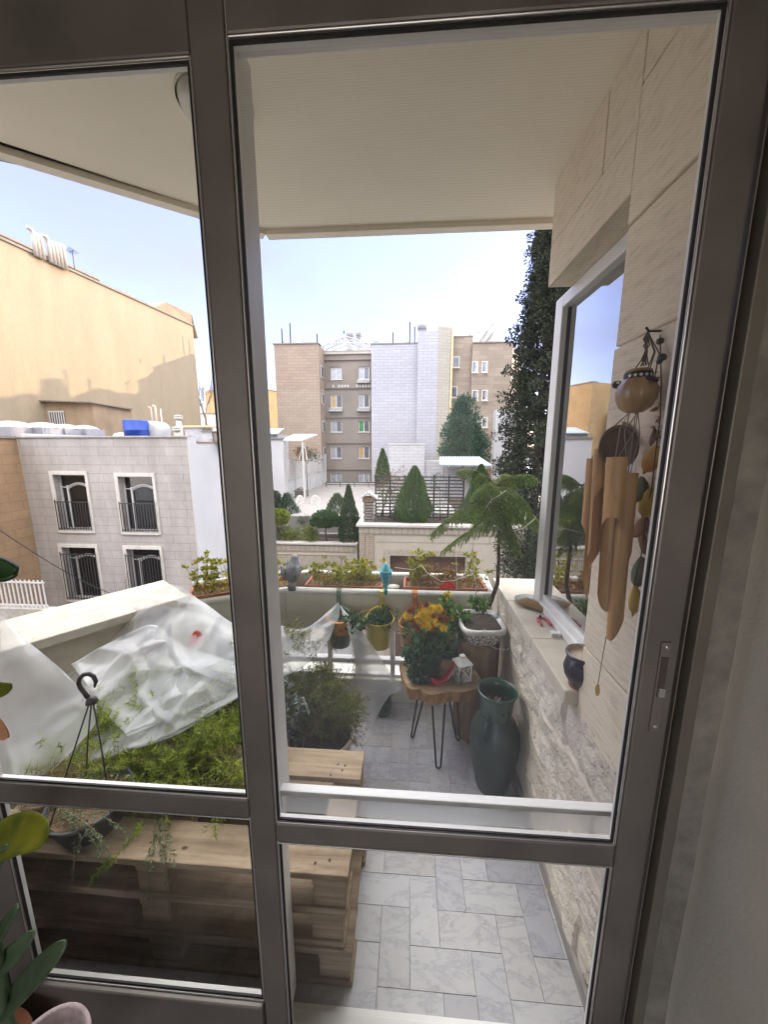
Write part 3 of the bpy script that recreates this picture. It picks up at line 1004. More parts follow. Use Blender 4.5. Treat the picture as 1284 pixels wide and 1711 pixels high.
def planter_box(label, p0, p1, z0, width=0.16, height=0.11, plants=('sedum', 40, 0.12), group='terracotta planter boxes on the parapet'):
    p0, p1 = np.array(p0, float), np.array(p1, float)
    c = (p0 + p1) / 2
    d = (p1 - p0); L = np.linalg.norm(d); d /= L
    n_ = np.array([-d[1], d[0]])
    if n_[1] < 0:
        n_ = -n_
    t_ = thing('planter_box', label, 'planter box', (c[0], c[1], z0), group)

    def rect(e, w):
        return [tuple(c + d * sx * (L / 2 + e) + n_ * sy * (w / 2 + e)) for sx, sy in ((-1, -1), (1, -1), (1, 1), (-1, 1))]

    def loop(e, z):
        return [(x, y, z) for x, y in rect(e, width)]
    mb = MB()
    prof = [(-0.020, z0), (-0.004, z0 + height - 0.02), (0.006, z0 + height - 0.019), (0.007, z0 + height), (-0.007, z0 + height), (-0.014, z0 + height - 0.03)]
    vs = []
    for e, z in prof:
        vs += loop(e, z)
    fs = [(3, 2, 1, 0)]
    for i in range(len(prof) - 1):
        for j in range(4):
            fs.append((i * 4 + j, i * 4 + (j + 1) % 4, (i + 1) * 4 + (j + 1) % 4, (i + 1) * 4 + j))
    mb.add(vs, fs)
    mb.build('box_body', M_TERRA, t_, bevel=0.003)
    mb = MB()
    zq = z0 + height - 0.024
    mb.add([(x, y, zq) for x, y in rect(-0.013, width)], [(0, 1, 2, 3)])
    mb.build('soil', M_DRYSOIL, t_)
    kind, n, h = plants

    def pts(k, m=0.9):
        s_ = (rng.random(k) - 0.5) * (L - 0.03) * m
        q = (rng.random(k) - 0.5) * (width - 0.03)
        return np.stack([c[0] + d[0] * s_ + n_[0] * q, c[1] + d[1] * s_ + n_[1] * q, np.full(k, zq)], 1)
    if kind == 'sedum':
        b_ = pts(n)
        tp = b_ + rng.normal(size=(n, 3)) * [0.025, 0.03, 0] + np.stack([0 * b_[:, 0], 0 * b_[:, 0], h * (0.35 + 0.75 * rng.random(n))], 1)
        mb = MB(); stems(mb, b_, tp, 0.0016); mb.build('stems', M_STEM, t_)
        mb = MB(); rosettes(mb, tp, 9, 0.030, 0.52); rosettes(mb, b_ + (tp - b_) * 0.6, 5, 0.022, 0.5)
        nb = n * 4; bb = pts(nb); bb[:, 2] += rng.random(nb) * h * 0.25
        mb.polys(leaf_quads(bb, rand_dirs(nb) + [0, 0, 0.5], 0.02, 0.009))
        mb.build('leaves', L_SEDUM, t_)
    if kind == 'mixed':
        b_ = pts(n)
        s_ = (b_[:, 0] - c[0]) * d[0] + (b_[:, 1] - c[1]) * d[1]
        hh = h * np.where(np.abs(s_) > L * 0.22, 1.0, 0.55) * (0.5 + 0.6 * rng.random(n))
        tp = b_ + rng.normal(size=(n, 3)) * [0.03, 0.03, 0]; tp[:, 2] += hh
        mb = MB(); stems(mb, b_, tp, 0.0018); mb.build('stems', M_STEM, t_)
        e_ = np.abs(s_) > L * 0.2
        mb = MB(); rosettes(mb, tp[e_], 9, 0.032, 0.45); rosettes(mb, (b_ + (tp - b_) * 0.6)[e_], 7, 0.028, 0.45); rosettes(mb, (b_ + (tp - b_) * 0.35)[e_], 5, 0.024, 0.45)
        mb.build('leaves', L_SEDUM, t_)
        mb = MB(); rosettes(mb, tp[~e_], 12, 0.022, 0.6, 0.2); rosettes(mb, (b_ + (tp - b_) * 0.6)[~e_], 6, 0.022, 0.5, 0.1)
        nb = n * 6; bb = pts(nb); bb[:, 2] += rng.random(nb) * h * 0.16
        mb.polys(leaf_quads(bb, rand_dirs(nb), 0.022, 0.009))
        mb.build('dry_leaves', L_DRY, t_)
    return t_


def ppos(u, v, z):
    p = PZ(u, v, z)
    return (p[0], p[1])


planter_box('terracotta box with mixed green and withered stems beside the little pine', (-0.015, 2.145), (0.468, 2.145), 0.665, 0.165, 0.11, ('mixed', 60, 0.20))
planter_box('long terracotta box of yellow green succulents between the grey and blue bird ornaments', (-0.62, 2.145), (-0.155, 2.145), 0.66, 0.16, 0.11, ('sedum', 70, 0.13))
bx_ = offs(pw, 0.115)
planter_box('terracotta box half hidden behind the thick upright next to the grey bird', (-0.74, 2.14), (-0.98, 2.035), 0.66, 0.16, 0.11, ('sedum', 24, 0.12))
planter_box('short terracotta box of straggling succulents at the peak of the plastic sheet', (-1.03, 1.995), (-1.24, 1.89), 0.66, 0.165, 0.12, ('sedum', 34, 0.20))

# ------------------------------------------------------------------ bird ornaments
M_GREYC = mat('grey_carved_stone', (0.19, 0.20, 0.21), rough=0.8, var=0.2, scale=30, bump=0.9, bscale=70, bdist=0.006, stretch=(1, 1, 2.5))
c0 = P(487, 975, 2.045)
bd = thing('bird_ornament', 'grey feathered bird ornament perched on the cream trough corner', 'bird ornament', c0)
mb = MB()
Mr = Matrix.Rotation(0.12, 4, 'Y') @ Matrix.Rotation(-0.25, 4, 'X')
mb.lathe([(0.0, -0.005), (0.026, 0.0), (0.044, 0.03), (0.052, 0.065), (0.048, 0.095), (0.034, 0.12), (0.027, 0.135), (0.027, 0.148), (0.020, 0.162), (0.0, 0.170)], c0 + [0, 0, 0.01], 26, sx=0.95, sy=0.8, M=Mr)
mb.build('body', M_GREYC, bd, smooth=True)
for s_ in (-1, 1):
    mb = MB(); mb.lathe([(0, -0.05), (0.018, -0.02), (0.028, 0.015), (0.018, 0.045), (0, 0.06)], c0 + [s_ * 0.043, -0.012, 0.065], 16, sx=0.4, sy=1.0, M=Matrix.Rotation(s_ * 0.12, 4, 'Y'))
    mb.build('wing', M_GREYC, bd, smooth=True)
mb = MB(); mb.lathe([(0.012, 0.0), (0.006, 0.018), (0, 0.028)], c0 + [-0.004, -0.052, 0.150], 10, M=Matrix.Rotation(1.7, 4, 'X')); mb.build('beak', M_GREYC, bd, smooth=True)
for s_ in (-1, 1):
    mb = MB(); mb.lathe([(0, -0.0035), (0.0035, 0), (0, 0.0035)], c0 + [0.008 + s_ * 0.014, -0.036, 0.155], 10); mb.build('eye', M_GASKET, bd, smooth=True)
mb = MB(); mb.lathe([(0.0, -0.03), (0.022, -0.026), (0.026, 0.0), (0.02, 0.016), (0, 0.02)], c0 + [0.012, -0.03, -0.005], 16, sy=0.7); mb.build('base', mat('dark_grey_base', (0.10, 0.105, 0.105), rough=0.8), bd, smooth=True)

M_TURQ = mat('turquoise_glaze', (0.06, 0.36, 0.44), rough=0.25, var=0.25, scale=14, coat=0.6, c2=(0.16, 0.52, 0.58))
c0 = P(645, 984, 2.035)
bd = thing('bird_ornament', 'turquoise glazed pointed bird ornament hooked over the trough lip above the yellow pot', 'bird ornament', c0)
mb = MB(); mb.lathe([(0.0, -0.012), (0.010, -0.002), (0.013, 0.014), (0.030, 0.05), (0.040, 0.085), (0.038, 0.112), (0.026, 0.135), (0.010, 0.158), (0.0, 0.168)], c0, 6, sx=0.95, sy=0.8)
mb.build('body', M_TURQ, bd, bevel=0.004)
mb = MB(); mb.tube([c0 + np.array([0.039 * math.cos(a_), 0.033 * math.sin(a_), 0.113]) for a_ in np.linspace(0, 2 * PI, 20)], 0.003, 6); mb.build('crest_ring', M_TURQ, bd, smooth=True)
mb = MB(); mb.lathe([(0.0, -0.03), (0.008, -0.026), (0.013, -0.006), (0.010, 0.008), (0, 0.012)], c0 + [0, -0.012, -0.003], 12); mb.build('tail', mat('dark_turquoise', (0.03, 0.22, 0.28), rough=0.3, var=0.2), bd, smooth=True)
st = thing('saucer', 'small pale clay saucer in the trough beside the turquoise bird', 'saucer', (-0.085, 2.12, 0.665))
mb = MB(); mb.lathe([(0, 0), (0.03, 0.0), (0.036, 0.075), (0.040, 0.09), (0.0, 0.096)], (-0.085, 2.12, 0.661), 24); mb.build('saucer_body', mat('pale_clay', (0.42, 0.40, 0.35), rough=0.7), st, smooth=True)

# ------------------------------------------------------------------ rail pots
M_YPOT = mat('yellow_enamel', (0.42, 0.33, 0.03), rough=0.4, var=0.15, scale=10)
M_OPOT = mat('orange_enamel', (0.52, 0.21, 0.03), rough=0.4, var=0.15, scale=10)
M_GPOT = mat('dull_green_enamel', (0.10, 0.17, 0.09), rough=0.5, var=0.2, scale=10)


def rail_pot(label, cx, cy, ztop, r, h, m, strapx, leaf, nleaf, lsz, mstrap=None, inner=None):
    t_ = thing('hanging_rail_pot', label, 'hanging pot', (cx, cy, ztop), 'pots hooked on the parapet rail')
    mb = MB(); mb.lathe([(0, -h), (r * 0.78, -h), (r * 0.80, -h + 0.01), (r, 0), (r + 0.004, 0.002), (r + 0.003, 0.007), (r - 0.004, 0.004), (r * 0.93, -0.03), (r * 0.9, -0.035)], (cx, cy, ztop), 36)
    # raised back of the rim
    b0 = []
    mb.build('pot', [m], t_, smooth=True)
    mb = MB()
    fs, vs = [], []
    for k in range(13):
        an = math.radians(20 + 140 * k / 12)
        hh = 0.045 * math.sin(PI * k / 12)
        for rr, zz in ((r + 0.003, 0.0), (r + 0.003, hh), (r - 0.002, hh), (r - 0.002, 0.0)):
            vs.append((cx + rr * math.cos(an), cy + rr * math.sin(an), ztop + zz))
    for k in range(12):
        for q in range(4):
            fs.append((k * 4 + q, (k + 1) * 4 + q, (k + 1) * 4 + (q + 1) % 4, k * 4 + (q + 1) % 4))
    mb.add(vs, fs); mb.build('rim_flare', m, t_, smooth=True)
    mb = MB(); mb.lathe([(0, -0.022), (r * 0.93, -0.026)], (cx, cy, ztop), 24); mb.build('soil', M_SOIL, t_)
    mb = MB()
    yb = cy + r + 0.004
    mb.box(strapx - 0.014, 2.002, ztop + 0.0, strapx + 0.014, 2.0065, 0.735)
    pth = [(strapx, 2.004, 0.735), (strapx, 2.012, 0.759), (strapx, 2.035, 0.7655), (strapx, 2.066, 0.757), (strapx, 2.070, 0.71)]
    for a_, b_ in zip(pth, pth[1:]):
        mb.add([(strapx - 0.014, a_[1], a_[2]), (strapx + 0.014, a_[1], a_[2]), (strapx + 0.014, b_[1], b_[2]), (strapx - 0.014, b_[1], b_[2])], [(0, 1, 2, 3)])
    if yb < 2.0:
        mb.box(strapx - 0.012, yb - 0.006, ztop + 0.002, strapx + 0.012, 2.004, ztop + 0.007)
    mb.build('strap_hook', mstrap or m, t_, smooth=False)
    return t_


c0 = P(634, 1035, 1.90)
yp = rail_pot('yellow pot of dark green curly leaves hooked below the turquoise bird', c0[0], 1.90, c0[2], 0.083, 0.155, M_YPOT, P(638, 1000, 2.0)[0], None, 0, 0)
cen = np.array([[c0[0] + rng.normal() * 0.025, 1.89 + rng.normal() * 0.025, c0[2] - 0.01 + rng.random() * 0.03] for _ in range(14)])
mb = MB(); mb.polys(clumps(cen, np.full(14, 0.028), 40, 0.024, 0.4, asp=0.7)); mb.build('leaves', L_DARK, yp)
mb = MB(); mb.tube([c0 + [0, 0, -0.02], c0 + [0.01, 0, 0.05], c0 + [-0.005, 0.01, 0.09], c0 + [0.02, 0.01, 0.13]], 0.003, 6); mb.tube([c0 + [-0.02, 0.0, 0.0], c0 + [-0.06, 0.0, 0.055], c0 + [-0.10, 0, 0.04], c0 + [-0.13, -0.03, 0.03]], 0.0025, 6); mb.build('dry_stalk', M_STEM, yp, smooth=True)
c1 = P(569, 1032, 1.93)
gp = rail_pot('green pot with an orange rim and grassy tufts beside the end of the plastic sheet', c1[0], 1.92, c1[2], 0.070, 0.16, M_GPOT, P(566, 1000, 2.0)[0], None, 0, 0)
mb = MB(); mb.lathe([(0.072, -0.07), (0.0755, 0.0), (0.079, 0.008), (0.073, 0.012), (0.069, 0.004)], (c1[0], 1.92, c1[2]), 32); mb.build('orange_rim', M_OPOT, gp, smooth=True)
n = 900
ang = rng.random(n) * 2 * PI
bb = np.stack([c1[0] - 0.02 + 0.06 * np.cos(ang) * rng.random(n), 1.87 + 0.05 * np.sin(ang) * rng.random(n), c1[2] - rng.random(n) * 0.14], 1)
mb = MB(); mb.polys(blades(bb, rand_dirs(n) + [-0.3, -0.6, -0.2], 0.035, 0.0035)); mb.build('grassy_leaves', L_FERN2, gp)
c2 = P(690, 1042, 1.90)
op = rail_pot('orange pot partly hidden behind the yellow chrysanthemums', c2[0], 1.90, c2[2], 0.078, 0.15, M_OPOT, P(694, 1000, 2.0)[0], None, 0, 0)
n = 26
bb = np.stack([c2[0] + rng.normal(size=n) * 0.03, 1.9 + rng.normal(size=n) * 0.03, np.full(n, c2[2] - 0.02)], 1)
tp = bb + rng.normal(size=(n, 3)) * [0.025, 0.025, 0] + np.stack([0 * ang[:n], 0 * ang[:n], 0.05 + 0.08 * rng.random(n)], 1)
mb = MB(); stems(mb, bb, tp, 0.0015); mb.build('stems', M_STEM, op)
mb = MB()
for f_ in (0.3, 0.5, 0.7, 0.9):
    rosettes(mb, bb + (tp - bb) * f_, 7, 0.020, 0.32)
mb.build('leaves', leafmat('grey_green_leaf', (0.06, 0.10, 0.06), (0.14, 0.19, 0.11), None, 0.2), op)

# trailing plant spilling from between the pots
tr_c = P(598, 1045, 1.86)
tr_ = thing('trailing_plant', 'trailing fern with a leafy head hanging between the green and yellow pots', 'plant', tr_c)
mb = MB(); mb.tube([tr_c + [0, 0.08, 0.01], tr_c + [0, 0.02, 0.0], tr_c + [0.004, -0.01, -0.12], tr_c + [0.012, -0.01, -0.30]], 0.003, 6); mb.build('stem', M_STEM, tr_)
cen = tr_c + rng.normal(size=(12, 3)) * [0.028, 0.02, 0.022]
mb = MB(); mb.polys(clumps(cen, np.full(12, 0.022), 26, 0.026, 0.1, asp=0.6)); mb.build('leaves', L_DARK, tr_)
n = 1500
s_ = rng.random(n) ** 0.8
bb = tr_c + np.stack([0.004 + s_ * 0.012 + rng.normal(size=n) * (0.012 + 0.02 * s_), -0.01 + rng.normal(size=n) * 0.015, -0.04 - s_ * 0.30], 1)
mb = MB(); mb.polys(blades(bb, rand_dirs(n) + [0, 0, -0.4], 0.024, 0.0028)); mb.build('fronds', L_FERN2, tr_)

# ------------------------------------------------------------------ wood slice side table
M_WOODTOP = mat('sawn_wood_top', (0.30, 0.20, 0.115), rough=0.7, var=0.25, scale=18, stretch=(1, 3, 1), bump=0.15)
M_WOODEDGE = mat('barked_wood_edge', (0.27, 0.145, 0.05), rough=0.85, var=0.45, scale=26, stretch=(1, 1, 0.35), bump=0.7, bscale=40, bdist=0.012)
M_IRON = mat('black_iron', (0.02, 0.02, 0.02), rough=0.5, var=0.2, metal=0.3)
ZT = 0.435
outl = [(668, 1110), (676, 1135), (682, 1148), (693, 1152), (703, 1151), (710, 1158), (722, 1161), (737, 1158), (752, 1155), (775, 1156), (795, 1150), (806, 1140), (800, 1128), (789, 1112), (768, 1106), (740, 1100), (705, 1100), (680, 1103)]
tb = thing('side_table', 'wavy edged wood slice table on black hairpin legs', 'table', (0.16, 1.70, 0))
po = [PZ(u, v, ZT)[:2] for u, v in outl]
pp = []
for i in range(len(po)):                         # round the outline
    a_, b_, c_, d_ = po[i - 1], po[i], po[(i + 1) % len(po)], po[(i + 2) % len(po)]
    for q in range(5):
        s_ = q / 5
        pp.append(0.5 * ((2 * b_) + (c_ - a_) * s_ + (2 * a_ - 5 * b_ + 4 * c_ - d_) * s_ ** 2 + (3 * b_ - a_ - 3 * c_ + d_) * s_ ** 3))
cenp = np.mean(pp, axis=0)
mb = MB()
n = len(pp)
vs = [(p[0], p[1], ZT) for p in pp] + [(cenp[0] + (p[0] - cenp[0]) * 1.012, cenp[1] + (p[1] - cenp[1]) * 1.012, ZT - 0.012) for p in pp]
vs += [(cenp[0] + (p[0] - cenp[0]) * 0.965, cenp[1] + (p[1] - cenp[1]) * 0.965, ZT - 0.058 - 0.008 * math.sin(i * 0.7)) for i, p in enumerate(pp)]
fs = []
for k in (0, 1):
    fs += [(k * n + i, (k + 1) * n + i, (k + 1) * n + (i + 1) % n, k * n + (i + 1) % n) for i in range(n)]
mb.add(vs, [tuple(range(n))], 0); mb.m[:] = [0]
b0 = len(mb.f)
mb.f += fs; mb.m += [1] * len(fs)
mb.f.append(tuple(range(3 * n - 1, 2 * n - 1, -1))); mb.m.append(1)
mb.build('table_top', [M_WOODTOP, M_WOODEDGE], tb)


def hairpin(bot, topc, dirn):
    d = np.array(dirn, float)
    pts = [topc - d * 0.035]
    bot = np.array(bot, float)
    for k in range(9):
        an = PI * k / 8
        pts.append(bot - d * 0.012 * math.cos(an) + np.array([0, 0, 0.018 - 0.012 * math.sin(an)]))
    pts.append(topc + d * 0.035)
    mb = MB(); mb.tube(pts, 0.0052, 8)
    return mb.build('hairpin_leg', M_IRON, tb, smooth=True)


hairpin((0.169, 1.583, 0), np.array([0.165, 1.64, ZT - 0.055]), (1, 0, 0))
hairpin((0.042, 1.775, 0), np.array([0.095, 1.72, ZT - 0.055]), (0.7, 0.7, 0))
hairpin((0.290, 1.770, 0), np.array([0.235, 1.73, ZT - 0.055]), (0.7, -0.7, 0))

# potted chrysanthemum on the table
pc_ = PZ(716, 1118, ZT)
ch = thing('potted_chrysanthemum', 'dark green pot of yellow and rust chrysanthemums on the wooden table', 'potted flowers', (pc_[0], pc_[1], ZT))
M_DGREEN = mat('dark_green_glaze', (0.012, 0.06, 0.035), rough=0.3, var=0.4, scale=14, coat=0.5)
mb = MB(); mb.lathe([(0, 0), (0.062, 0), (0.066, 0.01), (0.082, 0.12), (0.087, 0.125), (0.087, 0.14), (0.080, 0.14), (0.074, 0.118), (0, 0.116)], (pc_[0], pc_[1], ZT), 32); mb.build('pot', M_DGREEN, ch, smooth=True)
hc = np.array([pc_[0] - 0.005, pc_[1] - 0.03, ZT + 0.225])
cen = hc + rng.normal(size=(40, 3)) * [0.055, 0.04, 0.04] + [0, 0, -0.03]
mb = MB(); mb.polys(clumps(cen, np.full(40, 0.03), 26, 0.035, 0.0, asp=0.5)); mb.build('leaves', L_DARK, ch)


def bloom(mb, c, r, nrm, layers=3):
    nrm = np.array(nrm, float); nrm /= np.linalg.norm(nrm)
    for k in range(layers):
        m_ = 16
        an = np.arange(m_) * 2 * PI / m_ + k * 0.3
        a_ = np.cross(nrm, [0, 0, 1.0]); a_ /= np.linalg.norm(a_); b_ = np.cross(nrm, a_)
        d = np.cos(an)[:, None] * a_ + np.sin(an)[:, None] * b_ + nrm * (0.15 + 0.45 * k)
        mb.polys(leaf_quads(np.repeat((c + nrm * 0.002 * k)[None], m_, 0), d, r * (1 - 0.22 * k), r * 0.30, 0.1))


L_YEL = leafmat('yellow_petal', (0.75, 0.50, 0.01), (0.88, 0.68, 0.02), None, 0.15)
L_RUST = leafmat('rust_petal', (0.22, 0.055, 0.02), (0.36, 0.13, 0.045), (0.42, 0.20, 0.06), 0.2)
ylist = [(681, 1029), (706, 1026), (716, 1034), (708, 1042), (722, 1018), (733, 1017), (731, 1040), (699, 1033), (715, 1047), (742, 1050), (704, 1018)]
rlist = [(690, 1018), (700, 1012), (712, 1010), (690, 1038), (722, 1028), (741, 1024), (712, 1062), (700, 1050), (736, 1033), (725, 1050), (745, 1035), (694, 1046), (684, 1022)]
for L_, nm_, lm_ in ((ylist, 'yellow_bloom', L_YEL), (rlist, 'rust_bloom', L_RUST)):
    for (u, v) in L_:
        c = P(u, v, pc_[1] - 0.09 + random.uniform(-0.015, 0.015))
        mb = MB(); bloom(mb, c, random.uniform(0.026, 0.034) if nm_[0] == 'y' else 0.024, (random.uniform(-0.4, 0.4), -0.9, random.uniform(0.3, 0.8))); mb.build(nm_, lm_, ch)
sb = [np.array([pc_[0] + random.uniform(-0.03, 0.03), pc_[1] + random.uniform(-0.03, 0.03), ZT + 0.11]) for _ in range(14)]
mb = MB(); stems(mb, sb, [P(u, v + 4, pc_[1] - 0.085) for u, v in (ylist + rlist)[:14]], 0.002); mb.build('stems', L_GREEN, ch)

# red flowering plant behind
rc = P(748, 1075, 1.93)
rf = thing('potted_kalanchoe', 'plant with one bright red flower head and yellow buds behind the chrysanthemums', 'potted flowers', rc)
mb = MB(); mb.lathe([(0, -0.13), (0.06, -0.13), (0.075, -0.005), (0.079, 0.0), (0.074, 0.004), (0.068, -0.02), (0, -0.02)], rc, 28); mb.build('pot', mat('dark_plastic_pot', (0.03, 0.045, 0.035), rough=0.6), rf, smooth=True)
mb = MB(); mb.tube([rc + [0, 0, -0.02], rc + [0.005, 0, 0.1], P(750, 985, 1.88)], 0.003, 6); mb.tube([rc + [0.01, 0, -0.02], P(760, 1040, 1.88)], 0.003, 6); mb.tube([rc, P(745, 1000, 1.89)], 0.003, 6); mb.build('stem', L_GREEN, rf)
cen = np.array([P(u, v, 1.88 + random.uniform(-0.03, 0.03)) for u, v in ((748, 1005), (752, 1012), (745, 1018), (750, 1025), (766, 1022), (770, 1030), (776, 1040), (768, 1044), (780, 1032), (755, 1046), (740, 1050), (775, 1052), (765, 1058), (750, 1068), (785, 1045))])
mb = MB(); mb.polys(clumps(cen, np.full(len(cen), 0.022), 26, 0.028, 0.1, asp=0.75)); mb.build('leaves', L_GREEN, rf)
mb = MB()
for u, v in ((742, 979), (748, 974), (755, 976), (757, 982), (750, 982), (738, 983)):
    bloom(mb, P(u, v, 1.87), 0.017, (random.uniform(-0.5, 0.5), -0.7, 0.6), 2)
mb.build('red_flower', leafmat('red_petal', (0.55, 0.03, 0.02), (0.72, 0.07, 0.05), None, 0.2), rf)
for u, v in ((744, 993), (750, 991), (755, 996), (747, 1001), (745, 1052), (752, 1054), (758, 1030), (757, 1036)):
    mb = MB(); bloom(mb, P(u, v, 1.865), 0.013, (random.uniform(-0.5, 0.5), -0.7, 0.6), 2); mb.build('yellow_bud', L_YEL, rf)

# jade-green succulent on the table front
gc = PZ(697, 1138, ZT)
gs = thing('potted_succulent', 'tall curly dark green succulent at the left of the wooden table', 'plant', (gc[0], gc[1], ZT))
mb = MB(); mb.lathe([(0, 0), (0.026, 0), (0.033, 0.045), (0.028, 0.045), (0.0, 0.04)], (gc[0], gc[1], ZT), 20); mb.build('pot', M_DGREEN, gs, smooth=True)
cen = np.array([P(u + random.uniform(-5, 5), v + random.uniform(-4, 4), gc[1] - 0.005) for u, v in ((688, 1085), (694, 1092), (684, 1096), (690, 1102), (698, 1108), (688, 1112), (700, 1118), (692, 1122), (704, 1126), (696, 1132), (686, 1128), (708, 1134), (682, 1090), (700, 1098)) for _ in (0, 1)])
mb = MB(); mb.polys(clumps(cen, np.full(len(cen), 0.018), 22, 0.020, 0.1, asp=0.8)); mb.build('leaves', leafmat('jade_leaf', (0.02, 0.09, 0.04), (0.06, 0.17, 0.08), None, 0.2), gs)
mb = MB(); mb.tube([(gc[0], gc[1], ZT + 0.03), (gc[0] - 0.01, gc[1], ZT + 0.12), P(690, 1085, gc[1]), P(678, 1060, gc[1]), P(664, 1058, gc[1])], 0.003, 6); mb.build('stalk', M_STEM, gs, smooth=True)

# red shoe ornament
sc0 = PZ(738, 1140, ZT)
sh = thing('shoe_ornament', 'small red embroidered slipper ornament with a curled toe on the table', 'ornament', (sc0[0], sc0[1], ZT))
M_RED = mat('red_lacquer', (0.40, 0.016, 0.022), rough=0.35, var=0.2, scale=40, coat=0.3)
hd = np.array([0.93, 0.36, 0]); hn = np.array([-0.36, 0.93, 0])
secs = [(-0.052, 0.018, 0.030, 0.000), (-0.040, 0.023, 0.030, 0.0), (-0.015, 0.025, 0.024, 0.0), (0.010, 0.024, 0.026, 0.0), (0.030, 0.021, 0.036, 0.002), (0.046, 0.016, 0.046, 0.018), (0.056, 0.013, 0.030, 0.045), (0.063, 0.012, 0.024, 0.068), (0.068, 0.010, 0.016, 0.085)]
mb = MB()
G = []
for s_, wd, hh, zb in secs:
    ring_ = []
    for k in range(14):
        an = 2 * PI * k / 14
        q = sc0 + hd * s_ + hn * wd * math.cos(an)
        ring_.append((q[0], q[1], ZT + 0.001 + zb + hh / 2 + hh / 2 * math.sin(an)))
    G.append(ring_)
vs = [p for r_ in G for p in r_]
fs = []
for i in range(len(secs) - 1):
    for k in range(14):
        if 2 <= k <= 4 and i in (1, 2):
            continue
        fs.append((i * 14 + k, i * 14 + (k + 1) % 14, (i + 1) * 14 + (k + 1) % 14, (i + 1) * 14 + k))
fs.append(tuple(range(13, -1, -1))); fs.append(tuple(range(len(vs) - 14, len(vs))))
mb.add(vs, fs); mb.build('slipper', M_RED, sh, smooth=True)
mb = MB()
for k in range(5):
    q = sc0 + hd * (0.028 + 0.008 * k) - hn * 0.012
    for sgn in (-1, 1):
        z = ZT + 0.034 + 0.010 * k
        mb.tube([q + [0, -0.012, z - sc0[2] - 0.006 * sgn], q + hd * 0.006 + [0, -0.014, z - sc0[2] + 0.006 * sgn]], 0.0011, 5)
mb.build('embroidery', mat('pale_embroidery', (0.6, 0.58, 0.5), rough=0.6), sh)
mb = MB()
for k in range(11):
    q = sc0 + hd * (-0.042 + 0.007 * k) - hn * 0.0245
    mb.tube([(q[0], q[1], ZT + 0.006), (q[0] + 0.004, q[1], ZT + 0.010)], 0.001, 5)
mb.build('sole_stitching', mat('pale_stitching', (0.6, 0.58, 0.5), rough=0.6), sh)

# white candle lantern
lc = PZ(772, 1133, ZT)
ln = thing('candle_lantern', 'white metal candle lantern with a peaked lid standing on the table', 'lantern', (lc[0], lc[1], ZT))
mb = MB()
hw = 0.033
rz = 0.35
for sx_, sy_ in ((-1, -1), (1, -1), (1, 1), (-1, 1)):
    p = Matrix.Rotation(rz, 4, 'Z') @ Vector((sx_ * hw, sy_ * hw, 0))
    mb.obox((lc[0] + p.x, lc[1] + p.y, ZT + 0.045), (0.006, 0.006, 0.088), rz)
mb.obox((lc[0], lc[1], ZT + 0.004), (0.074, 0.074, 0.006), rz); mb.obox((lc[0], lc[1], ZT + 0.087), (0.074, 0.074, 0.005), rz)
mb.build('cage', M_WINW, ln, bevel=0.001)
mb = MB()
for k in range(4):
    A_ = Matrix.Rotation(rz + k * PI / 2, 4, 'Z')
    for s_ in (-1, 1):
        p = A_ @ Vector((-hw * s_, -hw, 0.012)); q = A_ @ Vector((hw * s_, -hw, 0.082))
        mb.tube([(lc[0] + p.x, lc[1] + p.y, ZT + p.z), (lc[0] + q.x, lc[1] + q.y, ZT + q.z)], 0.0016, 5)
mb.build('cross_wires', M_WINW, ln)
mb = MB(); mb.lathe([(0.058, 0), (0.056, 0.003), (0.020, 0.024), (0.018, 0.026), (0.018, 0.038), (0.006, 0.042), (0, 0.043)], (lc[0], lc[1], ZT + 0.090), 4, M=Matrix.Rotation(rz + PI / 4, 4, 'Z')); mb.build('lid', M_WINW, ln, bevel=0.001)
mb = MB(); mb.lathe([(0, 0), (0.016, 0), (0.016, 0.05), (0, 0.052)], (lc[0], lc[1], ZT + 0.008), 16); mb.build('candle', mat('candle_wax', (0.55, 0.5, 0.4), rough=0.5), ln, smooth=True)
# glass jar
jc = PZ(766, 1141, ZT)
jr = thing('glass_jar', 'little clear glass jar in front of the lantern on the table', 'jar', (jc[0], jc[1], ZT))
mb = MB(); mb.lathe([(0, 0), (0.022, 0.0), (0.027, 0.012), (0.027, 0.028), (0.019, 0.042), (0.020, 0.052), (0.022, 0.055), (0.018, 0.053), (0.017, 0.042), (0.024, 0.028), (0.024, 0.012), (0, 0.006)], (jc[0], jc[1], ZT + 0.001), 28)
mb.build('jar_body', glassmat('jar_glass', tint=(0.86, 0.9, 0.88), dirt=0.08, refl=3.0, dscale=60), jr, smooth=True)
mb = MB(); mb.polys(clumps(np.array([[jc[0], jc[1], ZT + 0.014]]), [0.016], 60, 0.008, 0, 0.5)); mb.build('pebbles', leafmat('grey_pebble', (0.25, 0.25, 0.24), (0.5, 0.5, 0.48), None, 0.0), jr)

